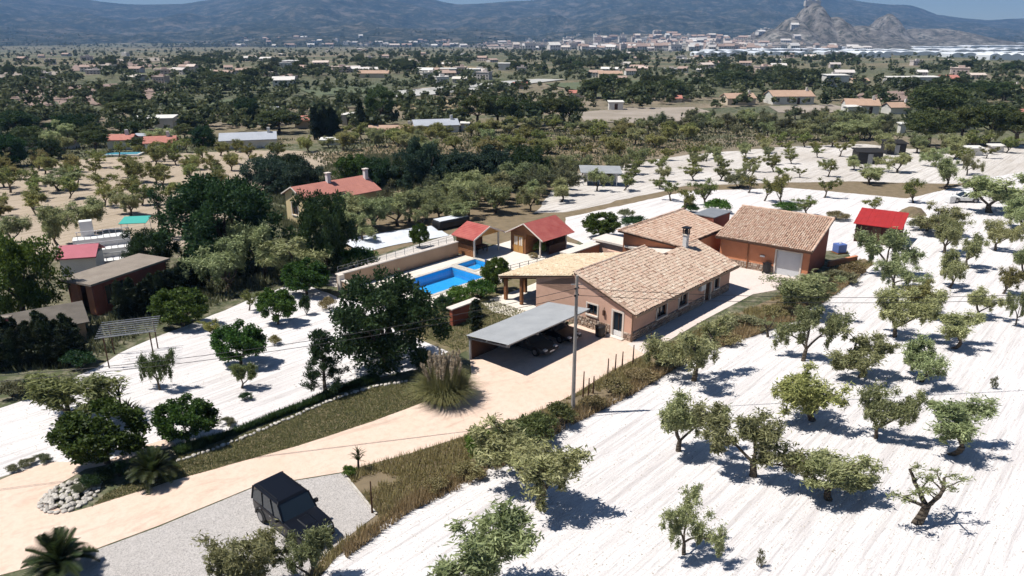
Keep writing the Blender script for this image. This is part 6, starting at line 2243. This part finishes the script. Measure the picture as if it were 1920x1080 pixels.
# ================================================================== VALLEY HOUSES
M['wall_far'] = plain('far_white_wall', (0.74, 0.72, 0.67), (0.64, 0.61, 0.56), 0.3, 0.85)
M['wall_far_cream'] = plain('far_cream_wall', (0.66, 0.55, 0.42), (0.58, 0.48, 0.36), 0.3, 0.85)
M['roof_grey'] = plain('grey_sheet_roof', (0.46, 0.48, 0.52), (0.38, 0.40, 0.44), 0.4, 0.6)
M['roof_tan'] = plain('tan_tile_roof', (0.50, 0.34, 0.25), (0.42, 0.28, 0.20), 0.6, 0.85)
def valley_house(px, py, wpx, hpx, wall_m, roof_m, label, name='farmhouse', cat='house', rz=0.0, depth=.75, flat_roof=False, windows=True, chimney=True):
    p = gt(px, py)
    sc_ = depth_at(p) / FPX
    w_, h = wpx * sc_, hpx * sc_
    d = w_ * depth
    t = thing(name, label, cat, p, rz)
    he = h * .62 if not flat_roof else h
    x0, x1 = -w_ / 2, w_ / 2
    nwin = max(0, int(w_ / 3.2)) if windows else 0
    ops = []
    for i in range(nwin):
        c = x0 + w_ * (i + .5) / nwin
        ops.append((c - .5, c + .5, .9, min(he - .3, 2.1)) if i != nwin // 2 else (c - .5, c + .5, 0.0, min(he - .25, 2.2)))
    if he < 2.3:
        ops = []
    mb = wall_x(MB(), x0, x1, 0, .3, 0, he, ops)
    mb.box(x0, x0 + .3, .3, d, 0, he).box(x1 - .3, x1, .3, d, 0, he).box(x0 + .3, x1 - .3, d - .3, d, 0, he)
    mb.obj('wall', M[wall_m], t)
    for i, o in enumerate(ops):
        if i != nwin // 2:
            wn_ = MB().box(o[0], o[1], .15, .18, o[2], o[3]).obj('window', M['glass'], t)
            MB().box(o[0] - .1, o[1] + .1, -.1, -.003, o[2] - .1, o[2]).obj('sill', M['cream'], wn_)
        else:
            MB().box(o[0], o[1], .15, .18, o[2], o[3]).obj('door', M['wood_dark'], t)
    if flat_roof:
        MB().slab([(x0 - .3, -.3, h + .25), (x1 + .3, -.3, h + .25), (x1 + .3, d + .3, h + .5), (x0 - .3, d + .3, h + .5)], .2).obj('roof', M[roof_m], t)
    else:
        rise = min(h - he + .1, d * .28)
        r1 = MB().slab([(x0 - .3, -.4, he), (x1 + .3, -.4, he), (x1 + .3, d / 2, he + rise), (x0 - .3, d / 2, he + rise)], .15).obj('roof_slope', M[roof_m], t)
        MB().slab([(x0 - .3, d / 2 + .003, he + rise), (x1 + .3, d / 2 + .003, he + rise), (x1 + .3, d + .4, he), (x0 - .3, d + .4, he)], .15).obj('roof_slope', M[roof_m], t)
        g = MB()
        for gx in (x0, x1 - .3):
            g.hexa([(gx, .0, he - .14), (gx + .3, .0, he - .14), (gx + .3, d, he - .14), (gx, d, he - .14)], [(gx, d / 2 - .1, he + rise - .16), (gx + .3, d / 2 - .1, he + rise - .16), (gx + .3, d / 2 + .1, he + rise - .16), (gx, d / 2 + .1, he + rise - .16)])
        g.obj('gable', M[wall_m], t)
        if chimney:
            MB().box(x1 - 1.6, x1 - 1.0, d * .4, d * .4 + .6, he, he + rise + .9).obj('chimney', M['wall_far'], r1)
    return t
HOUSES = [
    (467, 279, 98, 27, 'wall_far', 'roof_grey', 'long warehouse with pale grey sheet roof beyond the tan orchard', 'warehouse', 'warehouse', .28, .5, False, False),
    (226, 281, 44, 30, 'wall_far', 'tiles_far', 'white cottage with orange-red roof beside the little turquoise pool', 'cottage', 'house', .1, .7, False, True),
    (302, 285, 52, 28, 'wall_far', 'tiles_far', 'white house with pinkish red roof right of the turquoise pool', 'cottage', 'house', .3, .7, False, True),
    (265, 275, 26, 18, 'wall_far_cream', 'roof_grey', 'small grey annex between the two red-roofed cottages', 'outbuilding', 'building', 0, .7, True, False),
    (288, 242, 70, 18, 'wall_far', 'wall_far', 'flat white-roofed building beyond the red-roofed cottages', 'outbuilding', 'building', .2, .6, True, False),
    (582, 240, 56, 22, 'wall_far_cream', 'tiles_far', 'low pink house with red roof behind the cypress row', 'farmhouse', 'house', .05, .5, False, True),
    (735, 251, 84, 14, 'wall_far_cream', 'roof_tan', 'long low building with pale sandy roof beside the tall cypress', 'outbuilding', 'building', .08, .35, False, False),
    (820, 249, 82, 22, 'wall_far', 'roof_grey', 'grey gabled barn in the middle distance', 'barn', 'barn', .25, .6, False, False),
    (872, 245, 14, 12, 'wall_far', 'wall_far', 'tiny white hut beside the dark pine clump', 'hut', 'building', 0, .8, True, False),
    (655, 235, 26, 18, 'wall_far', 'wall_far', 'white cube house behind the tall cypress', 'farmhouse', 'house', .2, .8, True, True),
    (1390, 197, 54, 20, 'wall_far_cream', 'roof_tan', 'villa with terracotta hipped roof, first in the villa row', 'farmhouse', 'house', .1, .7, False, True),
    (1487, 196, 78, 24, 'wall_far', 'roof_tan', 'large white villa with terracotta roof in the middle of the villa row', 'farmhouse', 'house', .05, .6, False, True),
    (1616, 214, 58, 26, 'wall_far', 'roof_tan', 'villa with pinkish gable and terracotta roof near the tall pines', 'farmhouse', 'house', -.2, .7, False, True),
    (1600, 216, 24, 14, 'wall_far', 'wall_far', 'low white wing beside the pinkish gabled villa', 'outbuilding', 'building', .1, .8, True, False),
    (1690, 214, 44, 20, 'wall_far', 'roof_tan', 'white villa partly hidden by the tallest pine', 'farmhouse', 'house', .1, .7, False, True),
    (1570, 163, 40, 20, 'wall_far', 'wall_far', 'pale flat-topped house above the villa row', 'farmhouse', 'house', 0, .7, True, True),
    (1614, 158, 30, 10, 'wall_far_cream', 'roof_tan', 'little house with sandy roof above the villa row', 'cottage', 'house', 0, .7, False, False),
    (1688, 158, 48, 12, 'wall_far', 'wall_far', 'long white shed above the tallest pine', 'outbuilding', 'building', 0, .4, True, False),
    (1742, 160, 40, 14, 'wall_far', 'wall_far', 'white house right of the long white shed', 'farmhouse', 'house', 0, .7, True, True),
    (1782, 156, 32, 14, 'wall_far_cream', 'tiles_far', 'house with brick-red roof above the right-hand grove', 'cottage', 'house', 0, .7, False, False),
    (1894, 176, 52, 16, 'wall_far_cream', 'roof_tan', 'orange-walled villa near the right edge', 'farmhouse', 'house', 0, .7, False, True),
    (1916, 225, 26, 22, 'wall_terracotta', 'tiles_far', 'orange brick house cut by the right edge', 'cottage', 'house', 0, .8, False, True),
    (1808, 243, 36, 18, 'wall_far', 'wall_far', 'white cottage inside the right-hand grove', 'cottage', 'house', 0, .7, True, True),
    (1692, 250, 11, 16, 'wall_far', 'wall_far', 'slim white kiosk left of the pine grove', 'hut', 'building', .2, .8, True, False),
    (1828, 292, 26, 12, 'wall_far', 'wall_far', 'white low hut at the top of the far terraces', 'hut', 'building', 0, .6, True, False),
    (1870, 286, 22, 10, 'wall_far', 'wall_far', 'white hut near the right edge of the far terraces', 'hut', 'building', 0, .6, True, False),
    (1155, 207, 26, 14, 'wall_far', 'wall_far', 'white house alone right of the dark pine clump', 'farmhouse', 'house', 0, .7, True, True),
    (1080, 182, 24, 12, 'wall_far', 'tiles_far', 'small house with reddish roof above the dark pine clump', 'cottage', 'house', 0, .7, False, False),
    (975, 166, 26, 11, 'wall_far_cream', 'tiles_far', 'small reddish-roofed house at the end of the pale riverbed', 'cottage', 'house', 0, .7, False, False),
    (1265, 192, 26, 12, 'wall_far_cream', 'tiles_far', 'small house half hidden in the green wood', 'cottage', 'house', 0, .7, False, False),
    (700, 146, 56, 13, 'wall_far_cream', 'roof_tan', 'long pinkish farm building left of the riverbed', 'farmhouse', 'house', 0, .4, False, False),
    (545, 126, 30, 11, 'wall_far', 'wall_far', 'white box-shaped house on the wooded rise', 'farmhouse', 'house', 0, .7, True, False),
    (840, 140, 30, 10, 'wall_far', 'wall_far', 'white farm below the dark wood', 'farmhouse', 'house', 0, .7, True, False),
    (885, 143, 28, 12, 'wall_far', 'wall_far', 'bright white house below the dark wood', 'farmhouse', 'house', 0, .7, True, False),
    (945, 132, 22, 12, 'wall_far', 'wall_far', 'white house set inside the dark wood', 'farmhouse', 'house', 0, .7, True, False),
    (1145, 146, 44, 12, 'wall_far_cream', 'roof_tan', 'cream farm at the edge of the green field', 'farmhouse', 'house', 0, .6, False, False),
    (110, 280, 54, 14, 'wall_far', 'roof_tan', 'low house with pale walls left of the red-roofed cottages', 'farmhouse', 'house', .1, .5, False, True),
    (40, 286, 46, 14, 'wall_far', 'wall_far', 'low white building near the left edge', 'outbuilding', 'building', 0, .5, True, False),
    (630, 272, 56, 8, 'wall_far', 'wall_far', 'long low white wall building under the cypress row', 'outbuilding', 'building', .05, .3, True, False),
    (500, 216, 40, 14, 'roof_grey', 'roof_grey', 'grey greenhouse behind the dark tree', 'greenhouse', 'greenhouse', .1, .6, False, False),
]
for h in HOUSES:
    px, py, wpx, hpx, wm, rm, lab, nm, cat, rz, dp, fl, win = h
    valley_house(px, py, wpx, hpx, wm, rm, lab, nm, cat, rz, dp, fl, win, chimney=wpx > 40 and not fl)
tp = thing('turquoise_pool', 'little turquoise pool in front of the white red-roofed cottage', 'pool', gt(232, 291), .1)
MB().box(-3.4, 3.4, -1.6, 1.6, .02, .35).obj('rim', M['white_wall'], tp)
MB().box(-3.0, 3.0, -1.2, 1.2, .352, .40).obj('water', flat('turquoise_water', (0.10, 0.42, 0.55), 0.1), tp)

# small houses scattered over the valley floor and the distant town; each a mesh of its own, shared shapes
def block_mesh(k):
    r = random.Random(300 + k)
    mb = MB()
    w_, d, h = 1.0, r.uniform(.6, 1.0), 1.0
    mats = []
    if k % 3 == 0:
        mb.box(-.5, .5, 0, d, 0, .86)
        mb.box(-.53, .53, -.03, d + .03, .86, .93)
        mb.box(-.53, -.47, -.03, d + .03, .93, 1.0).box(.47, .53, -.03, d + .03, .93, 1.0)
        mb.box(-.1, .25, d * .4, d * .7, .93, 1.2)
        wall_faces = 6
    else:
        mb.box(-.5, .5, 0, d, 0, .7)
        wall_faces = 6
        mb.slab([(-.54, -.05, .70), (.54, -.05, .70), (.54, d / 2, 1.0), (-.54, d / 2, 1.0)], .05)
        mb.slab([(-.54, d / 2, 1.0), (.54, d / 2, 1.0), (.54, d + .05, .70), (-.54, d + .05, .70)], .05)
        mb.hexa([(-.5, 0, .66), (-.46, 0, .66), (-.46, d, .66), (-.5, d, .66)], [(-.5, d / 2 - .02, .95), (-.46, d / 2 - .02, .95), (-.46, d / 2 + .02, .95), (-.5, d / 2 + .02, .95)])
    for i in range(4):
        x = -.38 + i * .23
        for z in (.12, .45):
            mb.box(x, x + .09, -.012, -.002, z, z + .16)
    me = mb.mesh('house_block')
    nwin = 8 * 6
    wall, roof, win = (M['town_wall'], M['roof_far'] if k % 3 == 1 else M['town_wall'], M['glass'])
    for m_ in (wall, roof, win):
        me.materials.append(m_)
    nf = len(me.polygons)
    for i, f in enumerate(me.polygons):
        f.material_index = 2 if i >= nf - nwin else (0 if i < wall_faces else 1)
    return me
def town_wall_mat():
    m, n, b = new_mat('town_walls')
    oi = n.nodes.new('ShaderNodeObjectInfo')
    c = ramp(n, oi.outputs['Random'], [(0.0, (0.72, 0.69, 0.64)), (0.3, (0.66, 0.58, 0.50)), (0.5, (0.60, 0.47, 0.40)), (0.65, (0.74, 0.71, 0.67)), (0.85, (0.52, 0.45, 0.41)), (1.0, (0.76, 0.73, 0.69))])
    n.links.new(c, b.inputs['Base Color'])
    b.inputs['Roughness'].default_value = .9
    return m
M['town_wall'] = town_wall_mat()
M['roof_far'] = plain('far_clay_roof', (0.46, 0.33, 0.27), (0.38, 0.28, 0.23), 0.2, 0.9)
BLOCKS = [block_mesh(k) for k in range(6)]
def block(name, x, y, z, w_, d, h, rz, label, group, cat='building', k=None):
    o = link(name, BLOCKS[rnd.randrange(6) if k is None else k], None, None, label, cat, group)
    o.location = (x, y, z)
    o.rotation_euler = (0, 0, rz)
    o.scale = (w_, d, h)
    return o
def ground_z(x, y):
    t = terrain(x, y)
    return max(t, t - 4 + hill_z(x, y))
TOWN = []
while len(TOWN) < 295:
    px = rnd.gauss(1290, 150)
    Y = rnd.uniform(1450, 2330)
    if px < 940 or px > 1660 or (px > 1500 and Y > 1950):
        continue
    TOWN.append((px, Y))
TOWN.sort()
for i, (px, Y) in enumerate(TOWN):
    x = at_depth(px, Y)
    block('town_building', x, Y, ground_z(x, Y) - 2, rnd.uniform(9, 26), rnd.uniform(9, 15), rnd.uniform(7, 16) + 2, rnd.uniform(-.5, .5), f'small pale building in the distant town, {ordinal(i)} from the left', 'buildings of the distant town')
CEN = [(rnd.uniform(-40, 1930), rnd.uniform(90, 160)) for _ in range(60)]
FARM = []
while len(FARM) < 115:
    cx, cyy = rnd.choice(CEN)
    px, py = cx + rnd.gauss(0, 45), cyy + rnd.gauss(0, 6)
    if 87 < py < 178 and -20 < px < 1940:
        FARM.append((px, py))
FARM.sort()
for i, (px, py) in enumerate(FARM):
    p = gt(px, py)
    block('farm_building', p.x, p.y, p.z - .3, rnd.uniform(5, 11), rnd.uniform(5, 9), rnd.uniform(3.0, 4.8), rnd.uniform(-.6, .6), f'small pale farm building on the valley floor, {ordinal(i)} from the left', 'farm buildings on the valley floor')
HILLS = []
while len(HILLS) < 90:
    px = rnd.choice([rnd.uniform(420, 1000), rnd.uniform(600, 1300)])
    Y = mfoot(px) + rnd.uniform(40, 900) * rnd.random()
    HILLS.append((px, Y))
HILLS.sort()
for i, (px, Y) in enumerate(HILLS):
    block('hillside_house', at_depth(px, Y), Y, mountain_z(px, Y) - 3, rnd.uniform(12, 30), rnd.uniform(10, 16), rnd.uniform(9, 14), rnd.uniform(-.5, .5), f'tiny pale house on the lower mountain slope, {ordinal(i)} from the left', 'houses on the lower mountain slope')
# white industrial halls and plastic greenhouses below the rocky hill
M['plastic'] = plain('white_greenhouse_plastic', (0.78, 0.80, 0.82), (0.68, 0.71, 0.74), 0.03, 0.45)
def hall_mesh():
    mb = MB()
    for k in range(4):
        x0, x1 = -.5 + k * .25, -.5 + (k + 1) * .25
        arc = [(x0 + (x1 - x0) * i / 6, .72 + .28 * math.sin(math.pi * i / 6)) for i in range(7)]
        pr = [(x0, 0)] + arc + [(x1, 0)]
        mb.hexa([(x, 0, z) for x, z in pr], [(x, 1, z) for x, z in pr])
    me = mb.mesh('greenhouse')
    me.materials.append(M['plastic'])
    return me
HALL = hall_mesh()
HALLS = []
for px, py, wpx, dpt in ((1395, 100, 130, 60), (1500, 97, 160, 60), (1470, 104, 110, 40), (1590, 103, 90, 40), (1660, 98, 120, 60), (1720, 104, 130, 40), (1790, 97, 110, 60), (1850, 100, 120, 50), (1905, 96, 90, 60), (1880, 90, 120, 70),
                         (1930, 106, 110, 40), (1760, 91, 90, 60), (1345, 106, 80, 30), (1560, 92, 80, 40), (1640, 108, 60, 30), (1830, 108, 90, 30), (1895, 113, 80, 24), (1910, 84, 80, 90), (1800, 86, 60, 70), (1690, 90, 70, 60)):
    p = gt(px, py)
    HALLS.append((px, p, wpx * depth_at(p) / FPX, dpt))
for i, (px, p, wd, dpt) in enumerate(sorted(HALLS, key=lambda q: q[0])):
    o = link('greenhouse', HALL, None, None, f'long white greenhouse below the rocky hill, {ordinal(i)} from the left', 'greenhouse', 'white greenhouses')
    o.location = p
    o.scale = (wd, dpt, rnd.uniform(4.5, 7))

# ruined castle on the rocky hill
cx_, cy2 = at_depth(1516, 2250), 2250.0
cz = max(ground_z(cx_ + dx_, cy2 + dy_) for dx_ in (-15, 0, 15) for dy_ in (-15, 0, 15))
ct = thing('castle', 'small stone castle with square tower on top of the rocky hill', 'castle', (cx_, cy2, cz - 8))
MB().box(-22, 22, -7, 7, 0, 15).obj('curtain_wall', M['pale_stone'], ct)
tw = MB().box(-14, -5, -5, 5, 15, 27).obj('tower', M['pale_stone'], ct)
for k in range(4):
    MB().box(-14 + k * 2.5, -12.6 + k * 2.5, -5.2, -4, 27, 28.6).obj('merlon', M['pale_stone'], tw)
MB().box(10, 18, -5, 5, 15, 20).obj('tower', M['pale_stone'], ct)

# ================================================================== VALLEY TREES
BELTS = [((-40, 90), 122, 190, 16), ((190, 255), 112, 145, 10), ((310, 490), 100, 132, 22), ((330, 480), 148, 182, 20), ((200, 265), 182, 212, 8), ((480, 640), 118, 150, 14),
         ((640, 900), 88, 140, 42), ((900, 1240), 88, 142, 62), ((1090, 1290), 166, 196, 24), ((1280, 1550), 134, 178, 40), ((1280, 1620), 98, 126, 26), ((1560, 1620), 100, 120, 6), ((1690, 1920), 160, 205, 18), ((1720, 1920), 120, 150, 12)]
names = ['in the wood at the far left', 'in the small copse at the far left', 'in the long wood below the western mountain', 'in the wood behind the green field', 'in the copse before the green field', 'beside the white box-shaped house',
         'in the western half of the wood before the town', 'in the eastern half of the wood before the town', 'in the green wood above the pine clump', 'in the wood below the greenhouses', 'in the dark belt under the greenhouses', 'in the black copse under the greenhouses', 'above the right-hand grove', 'on the plain under the eastern greenhouses']
WOODS = []
for (xr, y0, y1, cnt), nm in zip(BELTS, names):
    lst = []
    while len(lst) < cnt:
        px, py = rnd.uniform(*xr), rnd.uniform(y0 + 4, y1)
        ex = abs((px - (xr[0] + xr[1]) / 2) / ((xr[1] - xr[0]) / 2)) ** 2.5 + abs((py - (y0 + y1) / 2) / ((y1 - y0) / 2)) ** 2.5
        if ex < .75 + .9 * noise.noise(Vector((px / 45, py / 9, 3.0))):
            lst.append((px, py))
    lst.sort()
    WOODS += lst
    for i, (px, py) in enumerate(lst):
        p = gt(px, py)
        s = rnd.uniform(.7, 1.25)
        plant('pine', p, 6.2 * s, 5.6 * s, f'dark pine {nm}, {ordinal(i)} from the left', 'pine_tree', group='pines of the valley woods')

def woodland():
    r = np.random.default_rng(77)
    tm = []
    for k in range(6):
        cl = []
        for i in range(8):
            a = r.uniform(0, 6.28)
            cl.append(((math.cos(a) * .3 * r.random(), math.sin(a) * .3 * r.random(), .35 + .45 * r.random()), (.22, .22, .2)))
        tm.append(leaf_cloud(r, cl, 7, .26, .16, .4, .3)[0])
    Vs, Ts = [], []
    pts = []
    for px, py in WOODS:
        for _ in range(4):
            pts.append((px + r.normal(0, 15), py + r.normal(0, 2.6), r.uniform(3.5, 6.5)))
    while len(pts) < 4600:
        px, py = r.uniform(-40, 1960), 84 + 165 * r.random() ** 1.15
        if py > 205 and 1080 < px < 1700:
            continue
        if noise.noise(Vector((px / 80, py / 9, 0))) + .6 * noise.noise(Vector((px / 26, py / 4, 4))) > -.02:
            pts.append((px, py, r.uniform(2.0, 5.5)))
    for _ in range(1100):
        pts.append((r.uniform(-40, 1960), r.uniform(84, 108), r.uniform(3, 7)))
    pts = [q for q in pts if q[1] > 83]
    slope = []
    for _ in range(900):
        px = r.uniform(-60, 1980)
        Y = mfoot(px) + 1100 * r.random() ** 1.5
        slope.append((Vector((at_depth(px, Y), Y, mountain_z(px, Y) - .5)), r.uniform(7, 13)))
    for p, h in [(gt(px, py), h) for px, py, h in pts] + slope:
        V = tm[r.integers(6)]
        a = r.uniform(0, 6.28)
        ca, sa = math.cos(a), math.sin(a)
        X = V[:, 0] * ca - V[:, 1] * sa
        Y = V[:, 0] * sa + V[:, 1] * ca
        w_ = h * r.uniform(1.0, 1.5)
        Vs.append(np.column_stack([p.x + X * w_, p.y + Y * w_, p.z + V[:, 2] * h]))
        Ts.append(np.full(len(V), r.uniform(.1, .9)))
    V = np.concatenate(Vs)
    T = np.clip(np.concatenate(Ts) + r.normal(0, .15, len(V)), 0, 1)
    link('valley_woodland', np_mesh('valley_woodland', V, np.arange(len(V)).reshape(-1, 4), T), 'wood_far', None, 'scattered trees and hedgerows reading as one mass across the valley', 'woodland', None, 'stuff')
M['wood_far'] = leafy('far_wood_leaves', (0.044, 0.066, 0.026), (0.19, 0.205, 0.095))
woodland()
# ------------------------------------------------------------------ haze: one closed box of even air round everything
HAZE = 0.000125
def haze():
    mb = MB()
    mb.box(-7150, 7150, -7150, 7150, -32.0, 640.0)
    m = bpy.data.materials.new('blue_haze')
    m.use_nodes = True
    n = m.node_tree
    n.nodes.clear()
    out = n.nodes.new('ShaderNodeOutputMaterial')
    pv = n.nodes.new('ShaderNodeVolumePrincipled')
    pv.inputs['Color'].default_value = (0.28, 0.54, 1.0, 1)
    pv.inputs['Density'].default_value = HAZE
    pv.inputs['Anisotropy'].default_value = 0.0
    n.links.new(pv.outputs[0], out.inputs['Volume'])
    mb.obj('haze', m, None, kind='stuff', label='thin blue haze over the whole valley', cat='haze')
haze()
print('objects', len(bpy.data.objects), 'tris', sum(len(m.polygons) * 2 for m in bpy.data.meshes))
